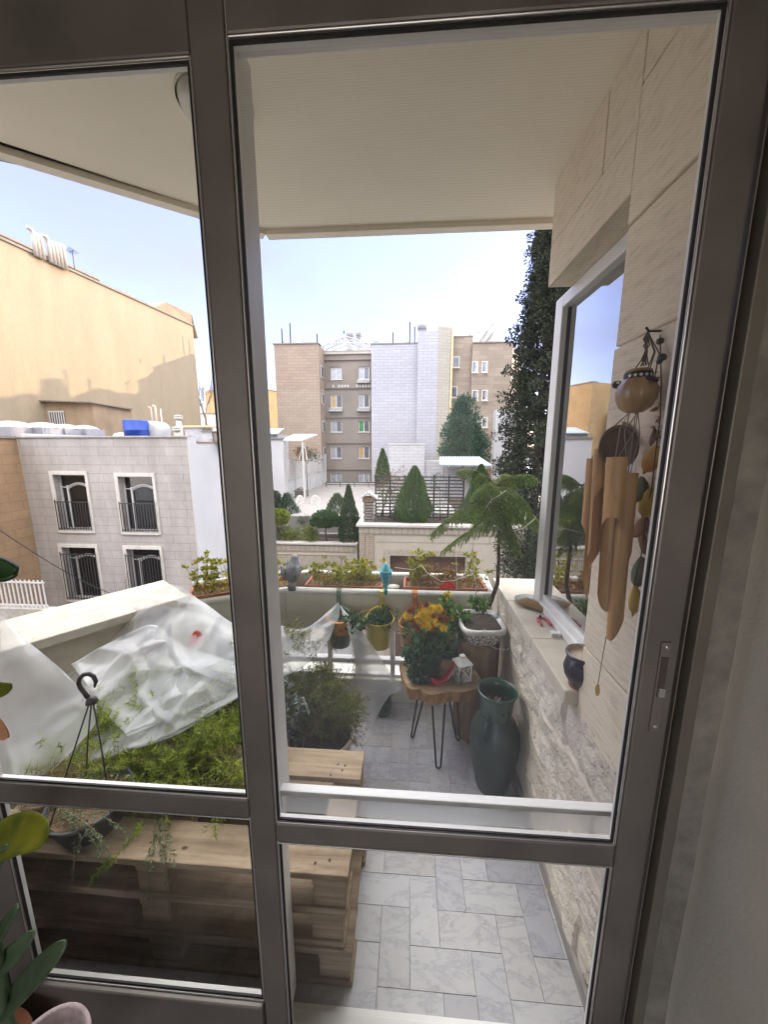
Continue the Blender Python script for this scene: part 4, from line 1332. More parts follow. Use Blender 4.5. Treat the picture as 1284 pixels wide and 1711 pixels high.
# ------------------------------------------------------------------ stump with cobbled planter and norfolk pine
sc_c = np.array([0.405, 1.875])
M_STUMPBARK = mat('stump_bark', (0.17, 0.105, 0.055), rough=0.9, var=0.5, scale=14, stretch=(1, 1, 0.22), bump=0.8, bscale=34, bdist=0.02, c2=(0.30, 0.20, 0.11))
sp = thing('tree_stump', 'tall barked tree stump in the corner under the cobbled planter', 'stump', (sc_c[0], sc_c[1], 0))
mb = MB()
vs, fs = [], []
nr, na = 14, 40
for i in range(nr):
    z = 0.56 * i / (nr - 1)
    for k in range(na):
        an = 2 * PI * k / na
        r_ = 0.118 * (1 + 0.10 * mnoise.noise(Vector((math.cos(an) * 1.6, math.sin(an) * 1.6, z * 1.2))) + 0.05 * mnoise.noise(Vector((math.cos(an) * 6, math.sin(an) * 6, z * 2)))) * (1.10 - 0.15 * min(1, z / 0.3))
        vs.append((sc_c[0] + r_ * math.cos(an), sc_c[1] + r_ * math.sin(an), z))
for i in range(nr - 1):
    for k in range(na):
        fs.append((i * na + k, i * na + (k + 1) % na, (i + 1) * na + (k + 1) % na, (i + 1) * na + k))
fs.append(tuple(range((nr - 1) * na, nr * na)))
mb.add(vs, fs); mb.build('bark', M_STUMPBARK, sp, smooth=True)

mm, t, b, o = _new('cobble_relief')
vo = t.nodes.new('ShaderNodeTexVoronoi'); vo.feature = 'DISTANCE_TO_EDGE'; vo.inputs['Scale'].default_value = 42
t.links.new(_coord(t, 'Object'), vo.inputs['Vector'])
r = _ramp(t, [(0.04, (0.07, 0.06, 0.05)), (0.12, (0.60, 0.58, 0.53))])
t.links.new(vo.outputs['Distance'], r.inputs[0]); t.links.new(r.outputs[0], b.inputs['Base Color'])
_bump(t, b, r.outputs[0], 0.6, 0.006); b.inputs['Roughness'].default_value = 0.85
M_COB = mm
np_ = thing('potted_norfolk_pine', 'small norfolk pine with drooping fronds in a white cobbled planter on the stump', 'potted tree', (sc_c[0], sc_c[1], 0.56))


def sqring(hw, hd_, z, rot=0.06, n=40, pwr=5.0):
    out = []
    for k in range(n):
        an = 2 * PI * k / n
        c_, s_ = math.cos(an), math.sin(an)
        m_ = (abs(c_) ** pwr + abs(s_) ** pwr) ** (-1 / pwr)
        x_, y_ = hw * c_ * m_, hd_ * s_ * m_
        out.append((sc_c[0] - 0.005 + x_ * math.cos(rot) - y_ * math.sin(rot), sc_c[1] - 0.01 + x_ * math.sin(rot) + y_ * math.cos(rot), z))
    return out


zb = 0.562
levels = [(0.075, 0.075, zb), (0.090, 0.10, zb + 0.03), (0.103, 0.118, zb + 0.085)]
mb = MB()
vs = sum([sqring(a_, b_, z) for a_, b_, z in levels], [])
fs = [tuple(range(39, -1, -1))] + [(i * 40 + k, i * 40 + (k + 1) % 40, (i + 1) * 40 + (k + 1) % 40, (i + 1) * 40 + k) for i in range(len(levels) - 1) for k in range(40)]
mb.add(vs, fs); mb.build('planter', M_COB, np_, smooth=True)
lv = [(0.103, 0.118, zb + 0.085), (0.117, 0.132, zb + 0.088), (0.119, 0.134, zb + 0.10), (0.117, 0.131, zb + 0.112), (0.104, 0.118, zb + 0.114), (0.098, 0.112, zb + 0.08)]
mb = MB()
vs = sum([sqring(a_, b_, z) for a_, b_, z in lv], [])
fs = [(i * 40 + k, i * 40 + (k + 1) % 40, (i + 1) * 40 + (k + 1) % 40, (i + 1) * 40 + k) for i in range(len(lv) - 1) for k in range(40)]
mb.add(vs, fs); mb.build('planter_rim', mat('pale_rim', (0.56, 0.55, 0.52), rough=0.8, var=0.15, scale=25, bump=0.2), np_, smooth=True)
mb = MB(); mb.add(sqring(0.1, 0.114, zb + 0.095), [tuple(range(40))]); mb.build('soil', M_SOIL, np_)
tb0 = np.array([sc_c[0] + 0.0, sc_c[1] - 0.02, zb + 0.09])
YT = tb0[1]
tpts = [tb0, P(832, 975, YT), P(834, 935, YT), P(834, 890, YT), P(831, 840, YT), P(831, 808, YT)]
tpts[0] = P(818, 1012, YT)
mb = MB(); mb.tube(tpts, [0.012, 0.0105, 0.009, 0.007, 0.006, 0.005], 10); mb.build('trunk', M_BARK, np_, smooth=True)
fm, bm_ = MB(), MB()


def frond(o0, tip, droop, nside, sl):
    """araucaria branch: axis with two flat rows of drooping needle-covered twigs"""
    o0, tip = np.array(o0), np.array(tip)
    ax = []
    for k in range(15):
        s_ = k / 14
        p = o0 + (tip - o0) * s_ + np.array([0, 0, 1]) * (0.35 * droop * math.sin(PI * s_))
        ax.append(p)
    bm_.tube(ax, [0.0035 * (1 - 0.7 * k / 14) for k in range(15)], 5)
    d = unit((tip - o0)[None])[0]
    sd_ = np.cross(d, [0, 0, 1.0]); sd_ /= np.linalg.norm(sd_)
    nside = int(nside * 1.7)
    for k in range(nside):
        s_ = 0.08 + 0.92 * k / nside
        q = s_ * 14
        i0 = min(13, int(q)); p = ax[i0] + (ax[i0 + 1] - ax[i0]) * (q - i0)
        for sgn in (-1, 1):
            Lt = sl * (0.45 + 0.75 * math.sin(PI * min(1, s_ * 0.85 + 0.12))) * (0.85 + 0.3 * random.random())
            tw = p + sgn * sd_ * Lt * (0.45 + 0.2 * random.random()) + d * Lt * (0.35 + 0.2 * random.random()) + np.array([0, 0, -Lt * (0.55 + 0.5 * random.random())])
            m_ = max(8, int(Lt / 0.0028))
            ss = np.linspace(0, 1, m_)[:, None]
            base = p + (tw - p) * ss + np.array([0, 0, 1]) * 0.18 * Lt * np.sin(PI * ss * 0.8)
            for _ in range(3):
                dd = rand_dirs(m_) * 0.9 + unit((tw - p)[None]) * 0.9
                fm.polys(blades(base, dd, 0.009, 0.0032))
        # needles on the axis
    base = np.array(ax)[np.repeat(np.arange(15), 8)]
    fm.polys(blades(base, rand_dirs(len(base)) + d, 0.010, 0.0028))


ctr = P(831, 812, YT)
for (u0, v0, u, v, dy, dr, ns, sl) in ((831, 812, 768, 786, 0.05, 0.10, 26, 0.075), (831, 812, 893, 797, -0.02, 0.09, 26, 0.075), (831, 815, 880, 848, -0.20, 0.10, 24, 0.075), (832, 835, 722, 893, -0.06, 0.16, 30, 0.075), (832, 840, 800, 880, -0.30, 0.12, 26, 0.08),
                                        (833, 842, 905, 880, 0.10, 0.14, 28, 0.085), (833, 850, 850, 905, -0.22, 0.10, 22, 0.075), (833, 850, 870, 870, 0.22, 0.10, 22, 0.08), (832, 845, 782, 860, 0.20, 0.12, 24, 0.08), (834, 872, 738, 922, 0.12, 0.10, 20, 0.06), (834, 868, 866, 920, -0.10, 0.08, 18, 0.065), (831, 815, 800, 825, -0.22, 0.10, 22, 0.075), (831, 812, 850, 795, 0.18, 0.08, 20, 0.065)):
    frond(P(u0, v0, YT), P(u, v, YT + dy), dr, ns, sl)
fm.build('needles', leafmat('araucaria_needle', (0.07, 0.14, 0.035), (0.17, 0.26, 0.055), (0.34, 0.41, 0.10), 0.35), np_)
bm_.build('branches', M_BARK, np_, smooth=True)
cen = np.array([P(u, v, sc_c[1] - 0.06) for u, v in ((795, 1003), (803, 1007), (812, 1004), (800, 1012), (808, 1014), (790, 1010))])
fp = thing('seedling', 'small green seedling with drying lower leaves growing in the cobbled planter', 'plant', P(802, 1020, sc_c[1] - 0.06))
mb = MB(); mb.polys(clumps(cen, np.full(len(cen), 0.016), 24, 0.024, 0.2, asp=0.6)); mb.build('leaves', L_GREEN, fp)
mb = MB(); mb.tube([P(802, 1024, sc_c[1] - 0.06), P(803, 1005, sc_c[1] - 0.06)], 0.003, 6); mb.build('stem', M_STEM, fp)
q0 = P(830, 1030, sc_c[1] - 0.09)
gn = thing('teapot_ornament', 'tiny pale blue teapot shaped ornament on the soil of the cobbled planter', 'ornament', q0)
mb = MB(); mb.lathe([(0, -0.008), (0.012, -0.008), (0.018, 0.002), (0.013, 0.010), (0.004, 0.012), (0.004, 0.016), (0, 0.017)], q0, 18); mb.build('body', mat('pale_blue_glaze', (0.45, 0.55, 0.62), rough=0.3), gn, smooth=True)
mb = MB(); mb.tube([q0 + [-0.014, 0, 0.006], q0 + [-0.026, 0, 0.006], q0 + [-0.024, 0, -0.004], q0 + [-0.015, 0, -0.004]], 0.002, 6); mb.build('handle', mat('pale_grey_glaze', (0.5, 0.56, 0.6), rough=0.3), gn, smooth=True)
# fairy light string
fl = thing('fairy_lights', 'unlit white fairy light wire wound through the little pine down to the stump', 'string lights', P(850, 1085, 1.74))
M_WIRE = mat('white_wire', (0.62, 0.60, 0.54), rough=0.5)
w1 = [P(u, v, Y) for u, v, Y in ((893, 868, 1.80), (876, 882, 1.75), (852, 890, 1.70), (835, 885, 1.68), (825, 865, 1.66), (815, 845, 1.66), (800, 868, 1.68), (792, 895, 1.72), (790, 930, 1.78), (795, 970, 1.83), (796, 1000, 1.84))]
w2 = [P(u, v, Y) for u, v, Y in ((815, 845, 1.66), (822, 835, 1.66), (838, 826, 1.68), (846, 820, 1.70), (862, 832, 1.72))]
w3 = [P(u, v, Y) for u, v, Y in ((808, 1055, 1.735), (815, 1076, 1.733), (830, 1084, 1.735), (848, 1086, 1.735), (860, 1078, 1.74), (866, 1062, 1.76), (868, 1050, 1.80))]
w4 = [P(u, v, Y) for u, v, Y in ((818, 910, 1.80), (822, 888, 1.78), (820, 862, 1.74), (822, 830, 1.72))]
w5 = [P(u, v, Y) for u, v, Y in ((792, 958, 1.99), (760, 970, 1.995), (738, 972, 1.995), (715, 958, 2.0), (705, 945, 2.05), (690, 952, 2.04), (660, 948, 2.03))]
mb = MB()
for w_ in (w1, w2, w3, w4, w5):
    mb.tube(w_, 0.0016, 6)
mb.build('wire', M_WIRE, fl, smooth=True)
M_BULB = mat('frosted_bulb', (0.7, 0.7, 0.66), rough=0.3)
for p_ in (w1[0], w1[2], w1[4], w1[6], w1[9], w2[2], w2[4], w3[0], w3[3], w3[5], w3[6], w4[0]):
    mb = MB(); mb.tube([p_, p_ + np.array([random.uniform(-0.006, 0.006), -0.004, 0.013])], 0.0026, 6); mb.build('bulb', M_BULB, fl)
cb = thing('bird_feeder_cord', 'thin pale cord hanging down in front of the right planter box', 'cord', P(764, 870, 1.98))
mb = MB(); mb.tube([P(764, 868, 1.99), P(763, 930, 1.99), P(764, 985, 1.99)], 0.0012, 5); mb.build('cord', M_WIRE, cb)

# ------------------------------------------------------------------ green glazed urn
uc = np.array([0.418, 1.515])
ur = thing('glazed_urn', 'tall dark green glazed urn with a wide neck on the marble floor', 'urn', (uc[0], uc[1], 0))
mm, t, b, o = _new('green_glazed_clay')
n1 = _noise(t, _coord(t), 7, 6, 0.6, 0.6)
r1 = _ramp(t, [(0.3, (0.005, 0.013, 0.011)), (0.5, (0.008, 0.026, 0.020)), (0.68, (0.035, 0.052, 0.044))])
t.links.new(n1.outputs[0], r1.inputs[0]); t.links.new(r1.outputs[0], b.inputs['Base Color'])
b.inputs['Roughness'].default_value = 0.48; b.inputs['Coat Weight'].default_value = 0.15
n2 = _noise(t, _coord(t), 14, 3); _bump(t, b, n2.outputs[0], 0.25, 0.01)
M_GLAZE = mm
mb = MB(); mb.lathe([(0, 0), (0.072, 0), (0.076, 0.01), (0.090, 0.09), (0.106, 0.17), (0.113, 0.24), (0.110, 0.30), (0.092, 0.35), (0.070, 0.375), (0.066, 0.385)], (uc[0], uc[1], 0), 48); mb.build('body', M_GLAZE, ur, smooth=True)
mb = MB(); mb.lathe([(0.066, 0.383), (0.070, 0.40), (0.074, 0.44), (0.080, 0.485), (0.088, 0.500), (0.091, 0.507), (0.089, 0.512), (0.080, 0.508), (0.072, 0.47), (0.066, 0.40), (0.0, 0.385)], (uc[0], uc[1], 0), 48); mb.build('neck', mat('mid_green_glaze', (0.009, 0.045, 0.028), rough=0.28, var=0.35, scale=9, coat=0.5), ur, smooth=True)
mb = MB(); mb.polys(clumps(np.array([[uc[0], uc[1], 0.43]]), [0.055], 120, 0.03, 0, 0.3)); mb.build('dry_debris', leafmat('dead_leaf', (0.05, 0.035, 0.02), (0.14, 0.10, 0.06), None, 0.1), ur)
for an in (-2.2, 0.7):
    hx_, hy_ = math.cos(an), math.sin(an)
    mb = MB(); mb.tube([(uc[0] + hx_ * r_, uc[1] + hy_ * r_, z) for r_, z in ((0.068, 0.385), (0.10, 0.39), (0.112, 0.36), (0.104, 0.32))], 0.009, 10); mb.build('handle', M_GLAZE, ur, smooth=True)

# ------------------------------------------------------------------ on the sill
ZS = 0.8465
pl = PZ(888, 1004, ZS)
pt = thing('plate', 'dull green round plate at the far end of the stone sill', 'plate', (0.585, 1.66, ZS))
pcx, pcy = PZ(885, 1006, ZS)[:2]
pt.location = (pcx, pcy, ZS); pt['_o'] = [pcx, pcy, ZS]
mb = MB(); mb.lathe([(0, 0.001), (0.045, 0.001), (0.068, 0.010), (0.070, 0.013), (0.066, 0.013), (0.046, 0.006), (0, 0.005)], (pcx, pcy, ZS), 40); mb.build('plate_body', mat('grey_green_glaze', (0.12, 0.14, 0.115), rough=0.35, var=0.25, scale=20), pt, smooth=True)
# straw hand broom
M_STRAW = leafmat('broom_straw', (0.30, 0.19, 0.08), (0.44, 0.30, 0.14), (0.52, 0.38, 0.20), 0.1)
b0_ = PZ(936, 1028, ZS + 0.015); b1_ = PZ(868, 1000, ZS + 0.022)
br = thing('hand_broom', 'straw hand brush lying across the green plate', 'brush', b0_)
ax_ = unit((b1_ - b0_)[None])[0]; Lb = np.linalg.norm(b1_ - b0_); sd_ = unit(np.cross(ax_, [0, 0, 1.0])[None])[0]
n = 700
k_ = rng.random(n) * 2 - 1
st_ = b0_ + ax_ * Lb * 0.28 + sd_ * (k_ * 0.014)[:, None] + np.array([0, 0, 1]) * (rng.normal(size=n) * 0.004)[:, None]
en_ = ax_ * Lb * (0.70 + 0.06 * rng.random(n))[:, None] + sd_ * (k_ * 0.034)[:, None] + np.array([0, 0, 1]) * (rng.normal(size=n) * 0.004 - 0.004)[:, None]
mb = MB(); mb.polys(blades(st_, en_, Lb * 0.72, 0.0022)); mb.build('bristles', M_STRAW, br)
mb = MB(); mb.tube([b0_ + ax_ * Lb * s_ for s_ in (0, 0.08, 0.15, 0.22, 0.32, 0.45)], [0.008, 0.009, 0.011, 0.013, 0.017, 0.010], 12); mb.build('handle', mat('bound_straw', (0.36, 0.24, 0.11), rough=0.85, var=0.35, scale=120), br, smooth=True)
mb = MB()
for s_ in (0.03, 0.12, 0.20, 0.28):
    r_ = 0.010 + 0.022 * s_
    mb.tube([b0_ + ax_ * Lb * s_ + r_ * (math.cos(a_) * sd_ + math.sin(a_) * np.array([0, 0, 1])) for a_ in np.linspace(0, 2 * PI, 14)], 0.002, 5)
mb.build('bindings', mat('broom_cord', (0.22, 0.16, 0.08), rough=0.8), br, smooth=True)
# pruning shears
s0 = PZ(904, 1032, ZS + 0.006)
ps = thing('pruning_shears', 'pruning shears with pink red handles lying on the sill', 'secateurs', s0)
mb = MB()
for sgn in (-1, 1):
    pts_ = [s0 + np.array([sgn * x_, y_, 0]) for x_, y_ in ((0.004, 0.004), (0.015, -0.008), (0.021, -0.03), (0.018, -0.055), (0.020, -0.072))]
    mm_ = MB(); mm_.tube(pts_, [0.004, 0.0055, 0.006, 0.0055, 0.004], 10)
    mm_.build('handle', mat('pink_red_grip', (0.42, 0.05, 0.075), rough=0.45, var=0.1), ps, smooth=True)
for sgn, ln_, wd in ((1, 0.045, 0.013), (-1, 0.038, 0.010)):
    q = s0 + np.array([0, 0.002, 0.002 * sgn])
    mb = MB(); mb.extr([q, q + np.array([sgn * wd, 0.012, 0]), q + np.array([sgn * wd * 0.8, ln_ * 0.65, 0]), q + np.array([-sgn * 0.002, ln_, 0]), q + np.array([-sgn * 0.003, 0.01, 0])], (0, 0, 0.0025)); mb.build('blade', M_ALU_HILITE, ps)
mb = MB(); mb.lathe([(0, 0.006), (0.005, 0.005), (0.006, 0)], s0 + [0, 0.004, 0.003], 14); mb.build('pivot_bolt', M_GASKET, ps, smooth=True)
wb = PZ(929, 1059, ZS + 0.008)
wx = thing('small_box', 'tiny white box lying beside the pruning shears', 'box', (wb[0], wb[1], ZS))
mb = MB(); mb.obox((wb[0], wb[1], ZS + 0.008), (0.036, 0.024, 0.015), -0.12); mb.build('box_body', M_WINW, wx, bevel=0.001)
mb = MB(); mb.obox((wb[0] - 0.006, wb[1] - 0.0123, ZS + 0.008), (0.02, 0.001, 0.004), -0.12); mb.build('slot', mat('slot_grey', (0.3, 0.3, 0.3)), wx)
# navy pot
bc = (0.565, 1.085)
bp = thing('navy_pot', 'navy blue glazed crock with a cream inside at the near end of the sill', 'pot', (bc[0], bc[1], ZS))
mb = MB(); mb.lathe([(0, 0), (0.038, 0.0), (0.042, 0.012), (0.055, 0.035), (0.060, 0.06), (0.054, 0.085), (0.049, 0.098)], (bc[0], bc[1], ZS), 40); mb.build('body', mat('navy_glaze', (0.018, 0.018, 0.035), rough=0.35, var=0.4, scale=18, coat=0.3), bp, smooth=True)
mb = MB(); mb.lathe([(0.049, 0.097), (0.056, 0.104), (0.058, 0.110), (0.055, 0.115), (0.051, 0.113)], (bc[0], bc[1], ZS), 40); mb.build('rim', mat('worn_navy_rim', (0.06, 0.06, 0.08), rough=0.35, var=0.5, scale=60), bp, smooth=True)
mb = MB(); mb.lathe([(0.052, 0.113), (0.047, 0.103), (0.03, 0.098), (0.008, 0.099), (0.008, 0.108), (0.0, 0.111)], (bc[0], bc[1], ZS), 40); mb.build('sunken_lid', mat('cream_clay', (0.42, 0.34, 0.27), rough=0.6, var=0.12), bp, smooth=True)
mb = MB(); mb.lathe([(0, 0), (0.041, 0.0), (0.041, 0.006), (0.0, 0.006)], (bc[0], bc[1], ZS - 0.0005), 40); mb.build('foot', M_TERRA, bp, smooth=True)
# ================================================================== pallets, ferns, plastic sheet
mm, t, b, o = _new('weathered_pallet_wood')
co = _coord(t, 'Object', (1.2, 14, 14))
g = t.nodes.new('ShaderNodeNewGeometry')
n1 = _noise(t, co, 2.2, 8, 0.65, 0.8)
r1 = _ramp(t, [(0.28, (0.18, 0.125, 0.08)), (0.45, (0.31, 0.235, 0.155)), (0.7, (0.45, 0.36, 0.255))])
t.links.new(n1.outputs[0], r1.inputs[0])
r2 = _ramp(t, [(0.0, (0.72, 0.70, 0.68)), (1.0, (1.05, 1.0, 0.95))])
t.links.new(g.outputs['Random Per Island'], r2.inputs[0])
n2 = _noise(t, _coord(t), 5, 6, 0.7)
r3 = _ramp(t, [(0.3, (0.62, 0.58, 0.52)), (0.52, (1, 1, 1))])
t.links.new(n2.outputs[0], r3.inputs[0])
vo = t.nodes.new('ShaderNodeTexVoronoi'); vo.inputs['Scale'].default_value = 7
t.links.new(_coord(t, 'Object', (1, 1.8, 1)), vo.inputs['Vector'])
r4 = _ramp(t, [(0.05, (0.25, 0.17, 0.11)), (0.09, (1, 1, 1))])
t.links.new(vo.outputs['Distance'], r4.inputs[0])
x = _mixc(t, 1.0, r1.outputs[0], r2.outputs[0], 'MULTIPLY')
x = _mixc(t, 1.0, x, r3.outputs[0], 'MULTIPLY')
x = _mixc(t, 1.0, x, r4.outputs[0], 'MULTIPLY')
t.links.new(x, b.inputs['Base Color']); b.inputs['Roughness'].default_value = 0.85
_bump(t, b, n1.outputs[0], 0.35, 0.006)
M_PALLET = mm
PL = ['topmost weathered pine pallet of the stack carrying the trailing plants', 'middle pine pallet in the dark stack below the deck boards', 'lowest pine pallet of the stack lying on the marble floor']
for k in range(3):
    z0 = 0.42 - 0.14 * (k + 1)
    dx = (0.0, -0.012, 0.008)[k]; dy = (0.0, 0.010, 0.004)[k]
    X0, X1 = -1.32 + dx, -0.157 + dx
    pt = thing('wooden_pallet', PL[k], 'pallet', (-0.7, 1.2, z0), 'stacked wooden pallets')

    def plank(nm, x0, y0, za, x1, y1, zb):
        mb = MB()
        ns = 12
        for s_ in (0, 1):
            pass
        vs, fs = [], []
        for i in range(ns + 1):
            xx = x0 + (x1 - x0) * i / ns
            wv = 0.0022 * mnoise.noise(Vector((xx * 4, y0 * 9 + za * 5, k)))
            for (yy, zz) in ((y0 + wv, za), (y1 + wv * 0.5, za), (y1 - wv, zb + wv), (y0 - wv * 0.6, zb + wv)):
                vs.append((xx, yy, zz))
        for i in range(ns):
            for q in range(4):
                fs.append((i * 4 + q, i * 4 + (q + 1) % 4, (i + 1) * 4 + (q + 1) % 4, (i + 1) * 4 + q))
        fs.append((0, 3, 2, 1)); fs.append(tuple(ns * 4 + q for q in range(4)))
        fs = [f[::-1] for f in fs]
        mb.add(vs, fs)
        return mb.build(nm, M_PALLET, pt, bevel=0.003)
    for y0, wd in ((0.805, 0.118), (1.105, 0.125)):
        plank('deck_board', X0 + random.uniform(-0.006, 0.006), y0 + dy, z0 + 0.118, X1 + random.uniform(-0.006, 0.006), y0 + wd + dy, z0 + 0.14)
    for y0 in (0.805, 1.128):
        plank('bottom_board', X0, y0 + dy, z0 + 0.001, X1, y0 + 0.10 + dy, z0 + 0.02)
    for xx in (X0, X0 + 0.53, X1 - 0.105):
        mb = MB(); mb.box(xx + 0.002, 0.81 + dy, z0 + 0.096, xx + 0.10, 1.232 + dy, z0 + 0.1175); mb.build('stringer', M_PALLET, pt, bevel=0.002)
        for y0 in (0.812, 1.132):
            mb = MB(); mb.box(xx + 0.004, y0 + dy, z0 + 0.0205, xx + 0.098, y0 + 0.095 + dy, z0 + 0.0955); mb.build('block', M_PALLET, pt, bevel=0.003)
    if k == 0:
        for (u, v) in ((565, 1277), (572, 1287), (577, 1279), (553, 1295), (551, 1437), (527, 1442)):
            q = PZ(u, v, 0.4205)
            mb = MB(); mb.lathe([(0.004, -0.0008), (0.0042, 0.0005), (0, 0.0008)], (q[0], q[1], 0.4203), 10); mb.build('nail_head', M_GASKET, pt)


def fern_mass(nm, label, cens, rads, n, ln, wd, m, z0, droop=-0.1, cat='plant'):
    t_ = thing(nm, label, cat, (cens[0][0], cens[0][1], z0))
    cens = np.array(cens, float); rads = np.array(rads, float)
    k = len(cens)
    # twigs radiating from each centre, needles along them
    fm = MB(); sm = MB()
    for i in range(k):
        nt_ = n
        d = rand_dirs(nt_); d[:, 2] = np.abs(d[:, 2]) * 0.9 + 0.1; d = unit(d)
        for q in range(nt_):
            L = rads[i] * (0.6 + 0.6 * random.random())
            side = np.array([d[q, 0], d[q, 1], 0])
            s_ = np.linspace(0.15, 1, 16)[:, None]
            ax = cens[i] + d[q] * L * s_ + np.array([0, 0, droop * L]) * s_ ** 2 * 1.6
            if q % 3 == 0:
                sm.tube(ax[::5], 0.0012, 4, cap=False)
            for r_ in range(3):
                axd = unit((ax[-1] - ax[0])[None]); dd = rand_dirs(16); dd = unit(dd - axd * (dd @ axd.T)) + axd * 0.45
                fm.polys(blades(ax + rng.normal(size=ax.shape) * 0.003, dd, ln * (0.7 + 0.6 * rng.random(16)), wd))
    fm.build('needles', m, t_)
    sm.build('stems', M_STEM, t_)
    return t_


cs, rs_ = [], []
for _ in range(34):
    x_ = random.uniform(-1.20, -0.52); y_ = random.uniform(0.98, 1.42)
    if x_ > -0.62 and y_ < 1.25 and y_ > 1.08:
        continue
    cs.append((x_, y_, 0.43 + 0.06 * random.random() + 0.10 * min(1, (y_ - 0.95) / 0.4))); rs_.append(random.uniform(0.11, 0.17))
fe = fern_mass('foxtail_fern', 'spreading bright green foxtail fern crowding the pallet deck under the plastic sheet', cs, rs_, 32, 0.020, 0.0030, L_FERN, 0.42)
mb = MB(); mb.box(-1.25, 0.95, 0.4215, -0.66, 1.08, 0.45); mb.build('root_mat', M_SOIL, fe, bevel=0.01)
tgh = thing('plant_trough', 'dark wooden trough behind the pallets that holds the bushy ferns', 'trough', (-0.9, 1.45, 0))
mb = MB(); mb.box(-1.28, 1.262, 0.0, -0.56, 1.66, 0.40); mb.build('trough_body', mat('dark_trough_wood', (0.06, 0.045, 0.035), rough=0.9), tgh)
mb = MB(); mb.box(-1.26, 1.28, 0.401, -0.58, 1.64, 0.44); mb.build('soil', M_SOIL, tgh, bevel=0.01)
cs = [(random.uniform(-1.05, -0.55), random.uniform(1.45, 1.70), random.uniform(0.56, 0.66)) for _ in range(14)]
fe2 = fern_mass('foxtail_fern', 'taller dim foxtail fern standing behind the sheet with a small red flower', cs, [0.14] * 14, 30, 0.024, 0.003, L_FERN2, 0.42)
mb = MB(); mb.lathe([(0, 0), (0.10, 0), (0.13, 0.10), (0.12, 0.10), (0, 0.09)], (-0.85, 1.50, 0.441), 24); mb.build('tub', M_DGREEN, fe2, smooth=True)
mb = MB()
for u, v in ((328, 1062), (326, 1072), (335, 1068), (322, 1080)):
    bloom(mb, P(u, v, 1.43), 0.028, (0, -0.7, 0.7), 2)
mb.build('red_flower', leafmat('dull_red_petal', (0.5, 0.05, 0.03), (0.62, 0.12, 0.06), None, 0.3), fe2)

# big fern in the cream bowl to the right of the upright
bcx, bcy = PZ(535, 1225, 0.30)[:2]
bw_ = thing('potted_fern', 'arching olive fern bursting from a wide cream bowl behind the pallet boards', 'potted plant', (bcx, bcy, 0))
mb = MB(); mb.lathe([(0, 0.0), (0.085, 0.0), (0.09, 0.03), (0.135, 0.20), (0.150, 0.285), (0.157, 0.29), (0.157, 0.305), (0.146, 0.307), (0.14, 0.27), (0, 0.268)], (bcx, bcy, 0), 44); mb.build('bowl', mat('cream_bowl_clay', (0.45, 0.40, 0.31), rough=0.7, var=0.2, scale=14, bump=0.15), bw_, smooth=True)
mb = MB(); mb.lathe([(0, 0.283), (0.139, 0.277)], (bcx, bcy, 0), 32); mb.build('soil', M_SOIL, bw_)
fm, sm = MB(), MB()
heads = [(P(u, v + 22, bcy + dy)) for u, v, dy in ((515, 1110, 0.12), (545, 1100, 0.15), (500, 1130, 0.1), (560, 1130, 0.12), (575, 1165, 0.08), (525, 1150, 0.03), (555, 1170, 0.0), (500, 1165, 0.02), (583, 1195, 0.1), (540, 1190, -0.02), (490, 1110, 0.16), (570, 1150, 0.14), (530, 1125, 0.1), (575, 1180, 0.03), (512, 1185, 0.0))]
root = np.array([bcx, bcy + 0.03, 0.30])
for h_ in heads:
    for q in range(40):
        tip = h_ + rng.normal(size=3) * [0.045, 0.045, 0.035]
        s_ = np.linspace(0.3, 1, 22)[:, None]
        ax = root + (tip - root) * s_ + np.array([0, 0, 1]) * 0.025 * np.sin(PI * s_)
        for r_ in range(3):
            fm.polys(blades(ax, rand_dirs(22) + unit((tip - root)[None]) * 0.3 + np.array([0, 0, -0.2]), 0.022 * (0.6 + 0.6 * rng.random(22)), 0.0026))
        if q % 4 == 0:
            sm.tube(ax[::6], 0.0012, 4, cap=False)
for h_ in heads + [P(u, v, bcy) for u, v in ((480, 1150), (570, 1200), (590, 1175), (505, 1205), (545, 1150), (560, 1190))]:
    for q in range(22):
        d_ = rand_dirs(1)[0]; d_[2] = abs(d_[2]) * 0.6 - 0.2
        s_ = np.linspace(0.1, 1, 14)[:, None]
        ax = h_ + d_ * 0.085 * s_
        for r_ in range(3):
            fm.polys(blades(ax, rand_dirs(14) + d_ * 0.4, 0.022 * (0.6 + 0.6 * rng.random(14)), 0.0028))
mb2 = MB(); mb2.tube([root + [0, 0, -0.03], P(545, 1210, bcy - 0.02), P(540, 1180, bcy)], [0.014, 0.011, 0.007], 8); mb2.build('stem_stub', M_BARK, bw_, smooth=True)
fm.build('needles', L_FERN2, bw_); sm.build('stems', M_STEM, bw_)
# dark clay jar behind the fern
jd = thing('clay_jar', 'dark maroon glazed jar half buried in the fern by the pallet', 'jar', (-0.30, 1.56, 0))
jx, jy = PZ(505, 1215, 0.30)[:2]
jd.location = (jx - 0.03, jy + 0.02, 0); jd['_o'] = [jx - 0.03, jy + 0.02, 0.0]
mb = MB(); mb.lathe([(0, 0), (0.06, 0), (0.085, 0.12), (0.075, 0.26), (0.05, 0.31), (0.055, 0.325), (0.045, 0.325), (0, 0.3)], (jx - 0.03, jy + 0.02, 0), 32); mb.build('jar_body', mat('dark_slate_glaze', (0.05, 0.045, 0.05), rough=0.35, var=0.5, scale=10), jd, smooth=True)
